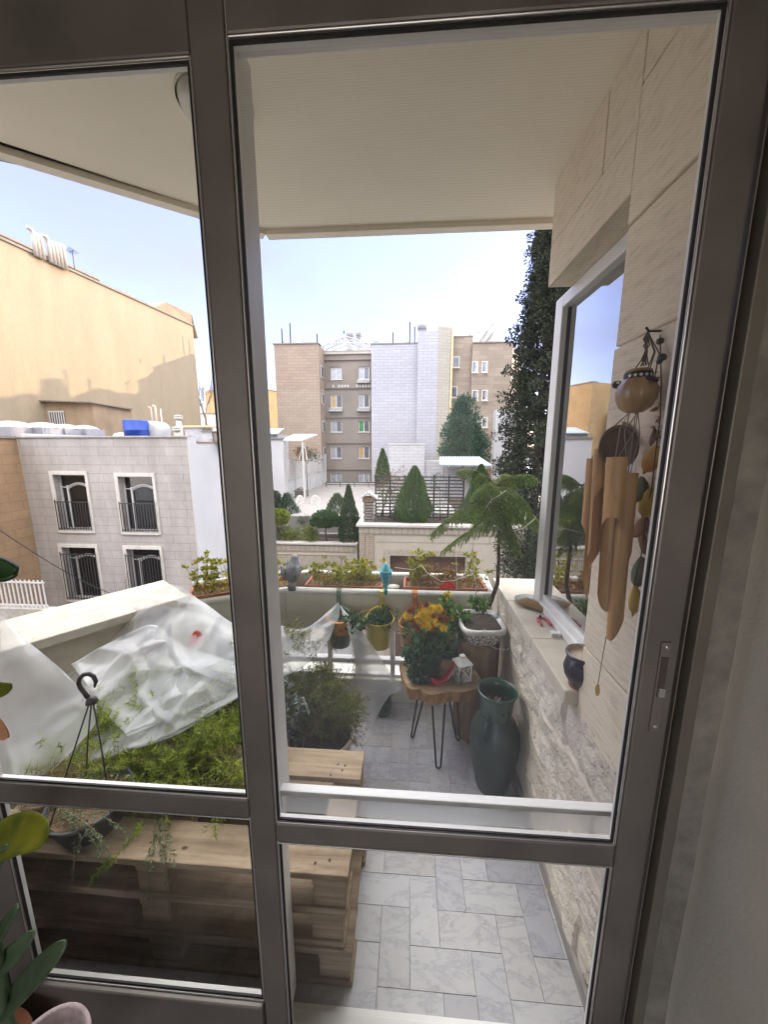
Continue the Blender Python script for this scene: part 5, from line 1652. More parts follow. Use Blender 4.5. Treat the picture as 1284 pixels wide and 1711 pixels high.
# silver leaved plant
sv_ = thing('silver_leaf_plant', 'grey green silver leaved plant next to the white screen frame by the pallet', 'plant', (jx - 0.08, jy - 0.08, 0.3))
mb, sm = MB(), MB()
for (u, v) in ((482, 1140), (484, 1150), (488, 1165), (497, 1172), (503, 1178), (480, 1180), (478, 1192), (486, 1198), (492, 1208), (508, 1168), (476, 1160), (488, 1218), (500, 1190), (507, 1245), (515, 1185), (483, 1230), (474, 1210), (495, 1240)):
    c = P(u, v, jy - 0.09 + random.uniform(-0.02, 0.02))
    for q in range(4):
        d = rand_dirs(1) + [[0, -0.4, 0.4]]
        mb.polys(leaf_quads(c[None], d, 0.034, 0.015, 0.15))
    sm.tube([c, np.array([jx - 0.08, jy - 0.06, 0.24])], 0.0014, 4, cap=False)
mb.build('leaves', L_SILVER, sv_); sm.build('stems', M_STEM, sv_)
mb = MB(); mb.lathe([(0, 0), (0.06, 0), (0.075, 0.22), (0.07, 0.225), (0, 0.2)], (jx - 0.09, jy - 0.04, 0), 24); mb.build('pot', mat('charcoal_pot', (0.04, 0.04, 0.042), rough=0.6), sv_, smooth=True)
# small green bottle shaped pot on the floor behind the dangling strip
q = PZ(640, 1190, 0.0)
fp2 = thing('floor_pot', 'small dark green pot on the marble floor behind the hanging strip of plastic', 'pot', (q[0], q[1], 0))
mb = MB(); mb.lathe([(0, 0), (0.045, 0), (0.058, 0.06), (0.05, 0.11), (0.052, 0.13), (0.046, 0.13), (0.043, 0.11), (0, 0.10)], (q[0], q[1], 0), 28); mb.build('pot_body', M_DGREEN, fp2, smooth=True)
mb = MB(); mb.polys(clumps(np.array([[q[0], q[1], 0.13]]), [0.045], 60, 0.03, 0.2)); mb.build('leaves', L_DARK, fp2)

# ------------------------------------------------------------------ hanging pot with hook, standing on the front board
hx_, hy_ = -0.985, 0.895
hp = thing('hanging_basket', 'dark pot with a black hanging hook and rods, trailing succulents over the front pallet board', 'hanging pot', (hx_, hy_, 0.421))
mb = MB(); mb.lathe([(0, 0.001), (0.075, 0.001), (0.082, 0.008), (0.110, 0.085), (0.116, 0.09), (0.116, 0.10), (0.108, 0.10), (0.10, 0.08), (0, 0.078)], (hx_, hy_, 0.421), 44); mb.build('pot', mat('charcoal_plastic', (0.045, 0.05, 0.05), rough=0.5, var=0.3, scale=20), hp, smooth=True)
mb = MB(); mb.lathe([(0, 0.092), (0.10, 0.088)], (hx_, hy_, 0.421), 32); mb.build('soil', M_DRYSOIL, hp)
hk = P(153, 1172, hy_)
M_HOOK = mat('black_hook_plastic', (0.028, 0.022, 0.018), rough=0.45, var=0.2)
mb = MB()
pts_ = [P(u, v, hy_) for u, v in ((158, 1148), (160, 1139), (156, 1130), (149, 1126), (140, 1127), (133, 1133), (131, 1141), (134, 1149), (141, 1158), (147, 1166))]
mb.tube(pts_, [0.003, 0.0055, 0.006, 0.006, 0.006, 0.006, 0.006, 0.006, 0.006, 0.007], 10)
mb.lathe([(0, -0.006), (0.016, -0.004), (0.014, 0.006), (0.008, 0.014), (0, 0.016)], hk, 18)
mb.build('hook', M_HOOK, hp, smooth=True)
for an in (2.4, 4.45, 5.9):
    e_ = np.array([hx_ + 0.111 * math.cos(an), hy_ + 0.111 * math.sin(an), 0.52])
    s0_ = hk + np.array([0.008 * math.cos(an), 0.008 * math.sin(an), -0.003])
    mb = MB(); mb.tube([s0_, s0_ * 0.5 + e_ * 0.5 + np.array([0.004 * math.cos(an), 0, 0]), e_, e_ + np.array([0, 0, -0.02])], 0.0022, 6); mb.build('rod', M_HOOK, hp, smooth=True)
lf = leafmat('string_succulent', (0.10, 0.16, 0.08), (0.20, 0.26, 0.15), (0.30, 0.34, 0.22), 0.2)
fm, sm = MB(), MB()
strands = []
for (u0, v0, u1, v1) in ((133, 1370, 121, 1478), (165, 1368, 172, 1440), (172, 1380, 182, 1432), (200, 1362, 215, 1404), (140, 1375, 133, 1420), (150, 1380, 165, 1435)):
    a_ = np.array([hx_ + random.uniform(-0.08, 0.08), hy_ - 0.05, 0.525]); m_ = P(u0, v0, hy_ - 0.118); e_ = P(u1, v1, 0.795)
    strands.append((a_, m_, e_))
for (u0, v0, u1, v1) in ((275, 1370, 277, 1475), (270, 1375, 250, 1455), (283, 1380, 292, 1450), (262, 1372, 246, 1500), (272, 1400, 284, 1530)):
    a_ = P(u0 - 6, v0 - 20, 0.97); m_ = P(u0, v0 + 18, 0.84); e_ = P(u1, v1, 0.792)
    m_[2] = max(m_[2], 0.425)
    strands.append((a_, m_, e_))
for a_, m_, e_ in strands:
    s_ = np.linspace(0, 1, 34)[:, None]
    ax = a_ * (1 - s_) ** 2 + 2 * m_ * s_ * (1 - s_) + e_ * s_ ** 2 + rng.normal(size=(34, 3)) * 0.0012
    ax[:, 1] = np.maximum(ax[:, 1], 0.782)
    ax[:, 2] = np.where((ax[:, 1] > 0.80) & (ax[:, 2] < 0.424), 0.424, ax[:, 2])
    sm.tube(ax[::3], 0.001, 4, cap=False)
    for r_ in range(2):
        fm.polys(leaf_quads(ax, rand_dirs(34) * [1, 1, 0.7] + [0, -0.3, -0.1], 0.010, 0.005, 0.1))
n = 240
an = rng.random(n) * 2 * PI; rr = 0.1 * np.sqrt(rng.random(n))
bb = np.stack([hx_ + rr * np.cos(an), hy_ + rr * np.sin(an), 0.515 + 0.03 * rng.random(n)], 1)
fm.polys(leaf_quads(bb, rand_dirs(n) + [0, 0, 0.3], 0.014, 0.006, 0.1))
fm.build('succulent_leaves', lf, hp); sm.build('trailing_stems', M_STEM, hp)
# sprig of fern hanging by the pot
fs_ = MB()
for (u0, v0, u1, v1) in ((185, 1430, 150, 1476), (215, 1405, 175, 1455), (225, 1400, 236, 1375)):
    a_ = P(u0, v0, 0.80); e_ = P(u1, v1, 0.788)
    s_ = np.linspace(0, 1, 26)[:, None]; ax = a_ + (e_ - a_) * s_
    for r_ in range(3):
        fs_.polys(blades(ax, rand_dirs(26) + unit((e_ - a_)[None]) * 0.8, 0.018, 0.0025))
fs_.build('fern_sprigs', L_FERN, hp)
# clay pot at the far left
cx_, cy_ = -1.135, 0.915
cp_ = thing('clay_pot', 'pinkish brown sagging felt pot left of the hanging basket', 'pot', (cx_, cy_, 0.421))
mb = MB(); mb.lathe([(0, 0.001), (0.055, 0.001), (0.065, 0.02), (0.068, 0.07), (0.074, 0.10), (0.066, 0.10), (0.06, 0.08), (0, 0.078)], (cx_, cy_, 0.421), 36, wob=0.05); mb.build('pot_body', mat('felt_clay', (0.25, 0.165, 0.125), rough=0.95, var=0.2, scale=20, bump=0.3), cp_, smooth=True)
n = 500
bb = np.stack([cx_ + rng.normal(size=n) * 0.05, cy_ + rng.normal(size=n) * 0.04, 0.52 + rng.random(n) * 0.05], 1)
mb = MB(); mb.polys(blades(bb, rand_dirs(n) + [0.5, -0.3, 0.2], 0.05, 0.003)); mb.build('dry_grass', leafmat('dry_grass_blade', (0.18, 0.16, 0.05), (0.36, 0.28, 0.10), (0.12, 0.16, 0.05), 0.2), cp_)


# ------------------------------------------------------------------ the plastic sheet
def catmull(A, n):
    """resample rows of A (k, d...) to n with Catmull-Rom"""
    k = len(A)
    out = []
    for i in range(n):
        s_ = i / (n - 1) * (k - 1)
        j = min(int(s_), k - 2); f = s_ - j
        p0, p1, p2, p3 = A[max(j - 1, 0)], A[j], A[j + 1], A[min(j + 2, k - 1)]
        out.append(0.5 * (2 * p1 + (p2 - p0) * f + (2 * p0 - 5 * p1 + 4 * p2 - p3) * f * f + (3 * p1 - p0 - 3 * p2 + p3) * f ** 3))
    return np.array(out)


def sheet(mb, tbl, nr, nc, crum, seed, dy=0.0, nf=11):
    A = np.array([[P(u, v, Y + dy) for (u, v, Y) in row] for row in tbl])
    B = catmull(A, nr)
    B = np.swapaxes(catmull(np.swapaxes(B, 0, 1), nc), 0, 1)
    G = B.copy()
    rr_ = random.Random(int(seed * 13) + 5)
    folds = []
    for k in range(nf):
        an, ti = rr_.uniform(0, 2 * PI), rr_.uniform(-0.7, 0.7)
        folds.append((Vector((math.cos(an), 0.6 * ti, math.sin(an))), rr_.uniform(1.6, 5.5), rr_.uniform(0, 1), rr_.uniform(0.5, 1.0)))
    for i in range(nr):
        for j in range(nc):
            p = Vector(B[i, j])
            e = min(1.0, i / 3, j / 3, (nr - 1 - i) / 3, (nc - 1 - j) / 3)
            d = 0.0
            wp = mnoise.noise(p * 2.2 + Vector((seed, 0, 0))) * 0.55
            for dv, fq, ph, am in folds:
                fr_ = (p.dot(dv) * fq + ph + wp) % 1.0
                r_ = 1 - abs(fr_ - 0.5) * 2
                # a fold only runs for part of its length
                am_ = am * max(0.0, mnoise.noise(p * 1.7 + dv * 9) + 0.25)
                d += am_ * max(0.0, (r_ - 0.74) / 0.26)
            d += 0.25 * mnoise.noise(p * 9 + Vector((seed, 3, 1)))
            d *= crum
            G[i, j, 1] -= d * (0.4 + 0.6 * e)
            G[i, j, 2] += d * 0.8 * (0.3 + 0.7 * e)
    G[:, :, 1] = np.maximum(G[:, :, 1], 0.80)
    mb.grid(G)


def plasticmat(name, lo, mid, hi, dirt=0.0):
    # thin film: faint where it hangs single, cloudier edge-on and where it lies doubled
    mmf, tf, mixf = filmmat(name, 0.5, (0.84, 0.86, 0.88), 5.0, 0.0)
    for l_ in list(tf.links):
        if l_.to_node == mixf and l_.to_socket == mixf.inputs[0]:
            tf.links.remove(l_)
    co = _coord(tf)
    na_ = _noise(tf, co, 2.6, 3, 0.5, 0.3)
    ra = _ramp(tf, [(0.38, (lo,) * 3), (0.55, (mid,) * 3), (0.68, (hi,) * 3)])
    tf.links.new(na_.outputs[0], ra.inputs[0])
    lw2 = tf.nodes.new('ShaderNodeLayerWeight'); lw2.inputs[0].default_value = 0.5
    pw_ = tf.nodes.new('ShaderNodeMath'); pw_.operation = 'POWER'; pw_.inputs[1].default_value = 2.0
    tf.links.new(lw2.outputs['Facing'], pw_.inputs[0])
    sm2 = tf.nodes.new('ShaderNodeMath'); sm2.operation = 'MULTIPLY_ADD'; sm2.use_clamp = True; sm2.inputs[1].default_value = 0.55
    tf.links.new(pw_.outputs[0], sm2.inputs[0]); tf.links.new(ra.outputs[0], sm2.inputs[2])
    tf.links.new(sm2.outputs[0], mixf.inputs[0])
    bp_ = [n_ for n_ in tf.nodes if n_.type == 'BSDF_PRINCIPLED'][0]
    bp_.inputs['Roughness'].default_value = 0.16
    bp_.inputs['Specular IOR Level'].default_value = 0.8
    nb_ = _noise(tf, co, 9.0, 3, 0.5, 0.5)
    _bump(tf, bp_, nb_.outputs[0], 0.3, 0.01)
    return mmf


mmf = plasticmat('clear_plastic_film', 0.20, 0.34, 0.62)
mmn = plasticmat('clouded_plastic_film', 0.42, 0.52, 0.66)
mmc = plasticmat('crumpled_plastic_film', 0.22, 0.50, 0.88)
ps_ = thing('plastic_sheet', 'large crumpled clear plastic sheet draped over the plants at the left of the balcony', 'plastic sheet', P(270, 1200, 1.2))
mb = MB()
main = [
    [(-40, 1095, 1.55), (60, 1083, 1.55), (165, 1052, 1.62), (275, 979, 1.66), (335, 1003, 1.62), (398, 1045, 1.58), (455, 1042, 1.62), (510, 1050, 1.75), (566, 1006, 1.965)],
    [(-20, 1130, 1.45), (80, 1118, 1.42), (170, 1098, 1.48), (262, 1040, 1.50), (338, 1052, 1.46), (400, 1085, 1.46), (460, 1064, 1.52), (522, 1062, 1.70), (568, 1020, 1.94)],
    [(0, 1180, 1.30), (95, 1168, 1.26), (190, 1150, 1.28), (272, 1108, 1.30), (345, 1110, 1.30), (405, 1110, 1.36), (465, 1090, 1.42), (525, 1076, 1.64), (566, 1035, 1.90)],
    [(15, 1240, 1.12), (110, 1228, 1.12), (200, 1208, 1.14), (280, 1172, 1.16), (345, 1154, 1.20), (408, 1140, 1.27), (468, 1115, 1.36), (521, 1092, 1.59), (561, 1050, 1.87)],
    [(20, 1298, 0.98), (108, 1287, 1.00), (200, 1259, 1.02), (290, 1230, 1.05), (350, 1196, 1.12), (410, 1160, 1.21), (470, 1133, 1.31), (516, 1108, 1.55), (553, 1065, 1.84)],
]
sheet(mb, main, 110, 240, 0.020, 0.0)
mb.build('main_drape', mmf, ps_, smooth=True)
mb = MB()
near = [
    [(-70, 985, 1.16), (0, 1026, 1.14), (60, 1082, 1.12), (110, 1125, 1.08), (145, 1165, 1.05)],
    [(-70, 1090, 1.06), (0, 1105, 1.05), (60, 1135, 1.04), (115, 1170, 1.03), (160, 1205, 1.03)],
    [(-70, 1190, 0.98), (0, 1205, 0.98), (55, 1215, 0.98), (100, 1235, 0.99), (130, 1245, 1.0)],
    [(-70, 1305, 0.93), (0, 1296, 0.93), (40, 1297, 0.94), (75, 1294, 0.95), (95, 1280, 0.97)],
]
sheet(mb, near, 60, 60, 0.014, 3.0)
mb.build('near_fold', mmn, ps_, smooth=True)
mb = MB()
inner = [
    [(120, 1110, 1.36), (215, 1058, 1.50), (262, 1045, 1.52), (300, 1075, 1.48), (390, 1105, 1.44)],
    [(150, 1150, 1.26), (230, 1110, 1.36), (275, 1095, 1.38), (320, 1110, 1.34), (396, 1125, 1.36)],
    [(180, 1195, 1.18), (250, 1165, 1.24), (290, 1150, 1.24), (335, 1145, 1.26), (392, 1140, 1.33)],
    [(215, 1230, 1.10), (275, 1205, 1.14), (310, 1190, 1.16), (345, 1175, 1.20), (375, 1160, 1.28)],
]
sheet(mb, inner, 90, 100, 0.034, 7.0, dy=-0.035, nf=9)
mb.build('crumpled_layer', mmc, ps_, smooth=True)
mb = MB()
strip = [
    [(568, 1010, 1.955), (571, 1014, 1.955), (576, 1020, 1.955)],
    [(585, 1065, 1.81), (600, 1062, 1.81), (615, 1068, 1.81)],
    [(594, 1105, 1.79), (618, 1105, 1.79), (645, 1112, 1.79)],
    [(592, 1148, 1.78), (630, 1150, 1.78), (670, 1150, 1.78)],
    [(606, 1158, 1.77), (628, 1162, 1.77), (648, 1166, 1.77)],
    [(612, 1215, 1.74), (617, 1217, 1.74), (623, 1212, 1.74)],
]
sheet(mb, strip, 60, 24, 0.006, 11.0)
mb.build('hanging_strip', mmn, ps_, smooth=True)

for u, v, rz_, lab in ((919, 1488, 0.6, 'single yellow fallen leaf on the marble beside the stone wall'),):
    q = PZ(u, v, 0.0)
    mb = MB(); n_ = 7
    G = np.zeros((n_, 3, 3))
    for i in range(n_):
        s_ = i / (n_ - 1)
        for k in range(3):
            w_ = 0.009 * math.sin(PI * (0.08 + 0.86 * s_)) * (k - 1)
            x_, y_ = (s_ - 0.5) * 0.036, w_
            G[i, k] = (q[0] + x_ * math.cos(rz_) - y_ * math.sin(rz_), q[1] + x_ * math.sin(rz_) + y_ * math.cos(rz_), 0.003 + 0.008 * (s_ - 0.4) ** 2 * 6 + abs(k - 1) * 0.003)
    mb.grid(G)
    lo = tag(mb.build('fallen_leaf', L_YEL if 'yellow' in lab else L_DRY, smooth=True), lab, 'leaf')
    so = lo.modifiers.new('thickness', 'SOLIDIFY'); so.thickness = 0.0008

# ================================================================== things hanging on the wall
wc = thing('bamboo_wind_chime', 'bamboo wind chime of cut tubes hung from a gourd bird on the chiselled stone wall', 'wind chime', PX(1100, 553, 0.535))
M_BAMBOO = mat('bamboo', (0.46, 0.235, 0.075), rough=0.45, var=0.25, scale=5, stretch=(14, 14, 1), c2=(0.58, 0.33, 0.12))
M_BAMIN = mat('bamboo_inside', (0.30, 0.16, 0.06), rough=0.6, var=0.2, scale=5, stretch=(12, 12, 1))
M_CORD = mat('twisted_cord', (0.10, 0.075, 0.05), rough=0.9)
M_NAT = mat('natural_string', (0.28, 0.22, 0.15), rough=0.9)
XC = 0.485
hook = PX(1102, 553, 0.535)
mb = MB(); mb.tube([hook + [0.006, 0, 0], hook + [-0.02, 0, 0.0], hook + [-0.028, 0, 0.008]], 0.0025, 8); mb.build('wall_hook', M_IRON, wc, smooth=True)
gc_ = PX(1064, 657, XC)
body = gc_ + [0, 0, -0.002]
mb = MB()
R_ = 0.043
prof = [(0, -0.040), (0.018, -0.038), (0.033, -0.028), (0.042, -0.010), (0.0435, 0.004), (0.039, 0.018), (0.031, 0.028), (0.029, 0.031)]
vs, fs = [], []
na = 60
for i, (r_, z) in enumerate(prof):
    for k in range(na):
        an = 2 * PI * k / na
        rr = max(1e-4, r_) * (1 - 0.035 * abs(math.cos(an * 6)) ** 8)
        vs.append(body + [rr * math.cos(an) * 0.88, rr * math.sin(an), z])
for i in range(len(prof) - 1):
    for k in range(na):
        fs.append((i * na + k, i * na + (k + 1) % na, (i + 1) * na + (k + 1) % na, (i + 1) * na + k))
mb.add(vs, fs)
gb = mb.build('gourd_bowl', mat('gourd_skin', (0.36, 0.20, 0.07), rough=0.4, var=0.35, scale=16, c2=(0.48, 0.30, 0.13), coat=0.3), wc, smooth=True)
mb = MB(); mb.lathe([(0.0285, 0.030), (0.029, 0.041), (0.027, 0.0445), (0.024, 0.043), (0.0, 0.040)], body, 40, sx=0.9); band_ = mb.build('black_band', M_GASKET, wc, smooth=True)
mb = MB(); mb.lathe([(0.026, 0.044), (0.027, 0.048), (0.02, 0.051), (0.0, 0.052)], body, 40, sx=0.9); mb.build('top_cap', mat('gourd_top', (0.30, 0.18, 0.07), rough=0.5, var=0.3), wc, smooth=True)
mb = MB()
for k in range(6):
    an = -PI + 0.45 + k * 0.36
    c = body + [0.0268 * math.cos(an), 0.0298 * math.sin(an), 0.0355]
    nr_ = np.array([math.cos(an), math.sin(an), 0]); tg = np.array([-math.sin(an), math.cos(an), 0])
    pts5 = []
    for q in range(10):
        rr = 0.0042 if q % 2 == 0 else 0.0018
        a5 = PI / 2 + q * PI / 5
        pts5.append(c + nr_ * 0.0006 + tg * rr * math.cos(a5) + np.array([0, 0, rr * math.sin(a5)]))
    mb.extr(pts5, nr_ * 0.0005)
mb.build('star_dots', mat('white_paint_dot', (0.7, 0.68, 0.6), rough=0.6), band_)
hd_ = PX(1032, 643, XC - 0.02)
mb = MB(); mb.lathe([(0, -0.009), (0.006, -0.007), (0.0095, 0), (0.006, 0.007), (0, 0.009)], hd_, 16, sx=1.2); hdo = mb.build('bird_head', M_GASKET, wc, smooth=True)
mb = MB(); mb.lathe([(0.0035, 0), (0, 0.009)], hd_ + [-0.004, -0.006, -0.006], 8, M=Matrix.Rotation(PI * 0.8, 4, 'X')); mb.build('beak', M_GASKET, hdo)
mb = MB(); mb.lathe([(0, 0.004), (0.003, 0.003), (0.0035, 0)], hd_ + [-0.002, -0.006, 0.003], 10, M=Matrix.Rotation(PI / 2, 4, 'X')); mb.build('eye_patch', mat('white_paint_patch', (0.7, 0.68, 0.6), rough=0.6), hdo)
mb = MB()
for k in range(2):
    tl_ = PX(1100, 636, XC + 0.01) + np.array([0.0, 0.002 * k, 0])
    mb.tube([body + [0.0, -0.02, 0.034], tl_], [0.006, 0.003], 8)
mb.build('bird_tail', M_GASKET, wc, smooth=True)
mb = MB()
for (u, v, X) in ((1055, 626, XC - 0.02), (1080, 624, XC), (1095, 630, XC + 0.012), (1085, 622, XC + 0.01)):
    e_ = PX(u, v, X); mb.tube([hook + [-0.024, 0, 0], hook * 0.5 + e_ * 0.5 + np.array([0.004, random.uniform(-0.004, 0.004), 0.0]), e_], 0.0013, 6)
# twisted tassel of cord at the hook
for k in range(7):
    a_ = hook + np.array([-0.022, 0, 0]); pts_ = [a_]
    for q in range(1, 6):
        pts_.append(a_ + np.array([random.uniform(-0.006, 0.006), random.uniform(-0.008, 0.008), -0.014 * q]))
    mb.tube(pts_, 0.0014, 5)
mb.build('hanging_cords', M_CORD, wc, smooth=True)
for (u, v, r_) in ((1104, 570, 0.0075), (1107, 597, 0.0085), (1103, 604, 0.006)):
    mb = MB(); c = PX(u, v, 0.505); mb.lathe([(0, -r_), (r_ * 0.8, -r_ * 0.6), (r_, 0), (r_ * 0.8, r_ * 0.6), (0, r_)], c, 14); mb.build('dark_bead', mat('dark_bead_%d' % u, (0.05, 0.045, 0.045), rough=0.4, var=0.4), wc, smooth=True)
# coconut shell half
cc_ = PX(1034, 748, XC - 0.01)
mb = MB()
vs, fs = [], []
nu, nv = 20, 10
axn = unit(np.array([[-0.55, -0.70, -0.30]]))[0]
sa_ = unit(np.cross(axn, [0, 0, 1.0])[None])[0]; sb_ = np.cross(axn, sa_)
for sgn, Rr in ((1, 0.047), (-1, 0.042)):
    for i in range(nv + 1):
        th = (PI / 2) * i / nv
        for k in range(nu):
            an = 2 * PI * k / nu
            vs.append(cc_ - axn * Rr * math.cos(th) * 0.55 + Rr * math.sin(th) * (sa_ * math.cos(an) * 0.85 + sb_ * math.sin(an) * 1.12))
for s_ in range(2):
    b_ = s_ * (nv + 1) * nu
    for i in range(nv):
        for k in range(nu):
            f = (b_ + i * nu + k, b_ + i * nu + (k + 1) % nu, b_ + (i + 1) * nu + (k + 1) % nu, b_ + (i + 1) * nu + k)
            fs.append(f if s_ == 0 else f[::-1])
for k in range(nu):
    fs.append((nv * nu + k, nv * nu + (k + 1) % nu, (nv + 1) * nu + nv * nu + (k + 1) % nu, (nv + 1) * nu + nv * nu + k))
mb.add(vs, fs)
mb.build('coconut_shell', mat('coconut_shell', (0.055, 0.028, 0.014), rough=0.45, var=0.6, scale=18, c2=(0.17, 0.085, 0.035)), wc, smooth=True)


def bamboo(top_uv, bot_uv, X0, X1, r, cut0, face):
    """tube with a long slanted mouth cut open towards `face`"""
    A_, B_ = PX(top_uv[0], top_uv[1], X0), PX(bot_uv[0], bot_uv[1], X1)
    ax = unit((B_ - A_)[None])[0]; L = np.linalg.norm(B_ - A_)
    f_ = np.array(face, float); f_ -= ax * (f_ @ ax); f_ /= np.linalg.norm(f_); s_ = np.cross(ax, f_)
    n_, m_ = 28, 90
    vs, keep = [], np.zeros((m_, n_), bool)
    for sh in (1.0, 0.86):
        for i in range(m_):
            tt = i / (m_ - 1)
            for k in range(n_):
                an = 2 * PI * k / n_ + PI / n_
                # mouth: front is removed below cut0, narrowing from a rounded top to the open foot
                q = A_ + ax * L * tt + (f_ * math.cos(an) + s_ * math.sin(an)) * r * sh * (1 + 0.04 * math.exp(-((tt - 0.05) / 0.012) ** 2) + 0.045 * math.exp(-((tt - 0.24) / 0.010) ** 2) - 0.03 * math.exp(-((tt - 0.27) / 0.012) ** 2))
                c_ = math.cos(an)
                if tt > cut0:
                    w_ = min(1.0, (tt - cut0) / 0.10)
                    lim = 1 - w_ * 1.0 - max(0, (tt - 0.86) / 0.14) * 0.95
                    if c_ > lim:
                        # fold the wall back to the limit of the mouth
                        sgn = 1 if math.sin(an) >= 0 else -1
                        al = math.acos(max(-1, min(1, lim)))
                        q = A_ + ax * L * tt + (f_ * math.cos(al) + s_ * sgn * math.sin(al)) * r * sh
                        keep[i, k] = True
                vs.append(q)
    fs = []
    for sh in range(2):
        b_ = sh * m_ * n_
        for i in range(m_ - 1):
            for k in range(n_):
                k2 = (k + 1) % n_
                if keep[i, k] and keep[i, k2] and keep[i + 1, k] and keep[i + 1, k2]:
                    continue
                f = (b_ + i * n_ + k, b_ + i * n_ + k2, b_ + (i + 1) * n_ + k2, b_ + (i + 1) * n_ + k)
                fs.append(f[::-1] if sh == 0 else f)
    o_ = m_ * n_
    mb = MB(); mb.add(vs, fs)
    for k in range(n_):
        k2 = (k + 1) % n_
        mb.f.append((k, k2, o_ + k2, o_ + k)); mb.m.append(0)
    mb.f.append(tuple(o_ + k for k in range(n_))); mb.m.append(0)
    ob = mb.build('bamboo_tube', M_BAMBOO, wc, smooth=False)
    return A_


tops = []
tops.append(bamboo((1032, 764), (1014, 1026), XC - 0.03, XC - 0.028, 0.0205, 0.36, (-0.5, -0.8, 0)))
tops.append(bamboo((1006, 750), (994, 945), XC - 0.010, XC - 0.012, 0.0165, 0.32, (0.35, -0.9, 0)))
tops.append(bamboo((992, 766), (972, 1000), XC + 0.004, XC + 0.004, 0.0150, 0.45, (-0.9, 0.3, 0)))
tops.append(bamboo((1052, 790), (1028, 1068), XC - 0.002, XC - 0.002, 0.0180, 0.40, (0.85, 0.3, 0)))
mb = MB()
for tp in tops:
    for s_ in (-0.008, 0.008):
        mb.tube([tp + [s_, s_, 0.0], tp * 0.35 + (body + [0, 0, -0.036]) * 0.65 + np.array([s_ * 2, 0, 0]), body + [s_, 0, -0.036]], 0.0010, 5)
pe = PX(1000, 1143, 0.505)
mb.tube([body + [0.004, 0, -0.038], PX(1022, 1020, 0.492), PX(1009, 1090, 0.50), pe], 0.0012, 5)
mb.build('strings', M_NAT, wc, smooth=True)
mb = MB()
lp_ = [(0, 0), (0.0035, -0.004), (0.007, -0.013), (0.0075, -0.022), (0.004, -0.032), (0.0, -0.036), (-0.005, -0.030), (-0.0065, -0.018), (-0.004, -0.006)]
mb.extr([pe + [0.3 * y_ * 0, y_, z_] + np.array([y_ * -0.3, 0, 0]) for y_, z_ in lp_], (0.0025, 0.0012, 0)); mb.build('leaf_pendulum', mat('ochre_leaf', (0.36, 0.24, 0.06), rough=0.6, var=0.15), wc)
tgp = PX(1056, 782, 0.505)
mb = MB(); mb.obox(tgp, (0.003, 0.018, 0.014), 0.5); mb.build('paper_tag', M_WINW, wc)
# garland of leaves beside it
lg = thing('leaf_garland', 'string of flat ochre and green felt leaves hanging between the bamboo chime and the door', 'garland', PX(1104, 560, 0.53))
defs = [((1098, 744), (1076, 792), 0.52, 0.022, 'o'), ((1072, 796), (1062, 842), 0.515, 0.02, 'g'), ((1090, 815), (1074, 868), 0.52, 0.024, 'y'), ((1080, 862), (1056, 900), 0.525, 0.015, 'b'), ((1062, 885), (1082, 930), 0.525, 0.012, 'b'), ((1072, 930), (1062, 985), 0.525, 0.021, 'g'), ((1060, 978), (1058, 1030), 0.515, 0.017, 'y'), ((1092, 715), (1088, 745), 0.527, 0.010, 'b'), ((1040, 705), (1060, 745), 0.525, 0.014, 'b')]
LM = {'o': mat('orange_ochre_leaf', (0.60, 0.32, 0.07), rough=0.7, var=0.15, scale=25), 'y': mat('yellow_ochre_leaf', (0.58, 0.43, 0.08), rough=0.7, var=0.18, scale=25), 'g': mat('grey_green_felt_leaf', (0.12, 0.15, 0.085), rough=0.8, var=0.2, scale=25), 'b': mat('brown_dried_leaf', (0.24, 0.11, 0.06), rough=0.7, var=0.35, scale=30)}
mid = []
for (a_, b_, X, w_, kk) in defs:
    A_, B_ = PX(a_[0], a_[1], X), PX(b_[0], b_[1], X - 0.004)
    ax = B_ - A_; sd_ = unit(np.cross(ax, [-1.0, -0.35, 0.0])[None])[0]
    nn = unit(np.cross(ax, sd_)[None])[0]
    vs = []
    m_ = 12
    G = np.zeros((m_, 5, 3))
    for i in range(m_):
        s_ = i / (m_ - 1)
        ww = w_ * (math.sin(PI * min(1, s_ * 0.95 + 0.03)) ** 0.75) * (1 if s_ < 0.9 else 0.5)
        for k in range(5):
            q = (k - 2) / 2
            G[i, k] = A_ + ax * s_ + sd_ * ww * q + nn * (0.004 * q * q + 0.003 * math.sin(s_ * 5))
    mb = MB(); mb.grid(G)
    lo = mb.build('felt_leaf', LM[kk], lg, smooth=True)
    so = lo.modifiers.new('thickness', 'SOLIDIFY'); so.thickness = 0.0012
    mid.append(A_)
mb = MB()
pts_ = [PX(1104, 560, 0.53), PX(1106, 640, 0.528), PX(1104, 700, 0.527)] + [mid[0], mid[2], mid[3], mid[5], mid[6]]
mb.tube(pts_, 0.0013, 5); mb.build('garland_string', M_CORD, lg, smooth=True)
mb = MB()
for k in range(34):
    c = PX(1100 + random.uniform(-8, 6), random.uniform(615, 730), 0.527)
    mb.polys(leaf_quads(c[None], rand_dirs(1) + [[0, 0, -0.6]], 0.016, 0.006, 0.1))
mb.build('dried_blossoms', L_DRY, lg)

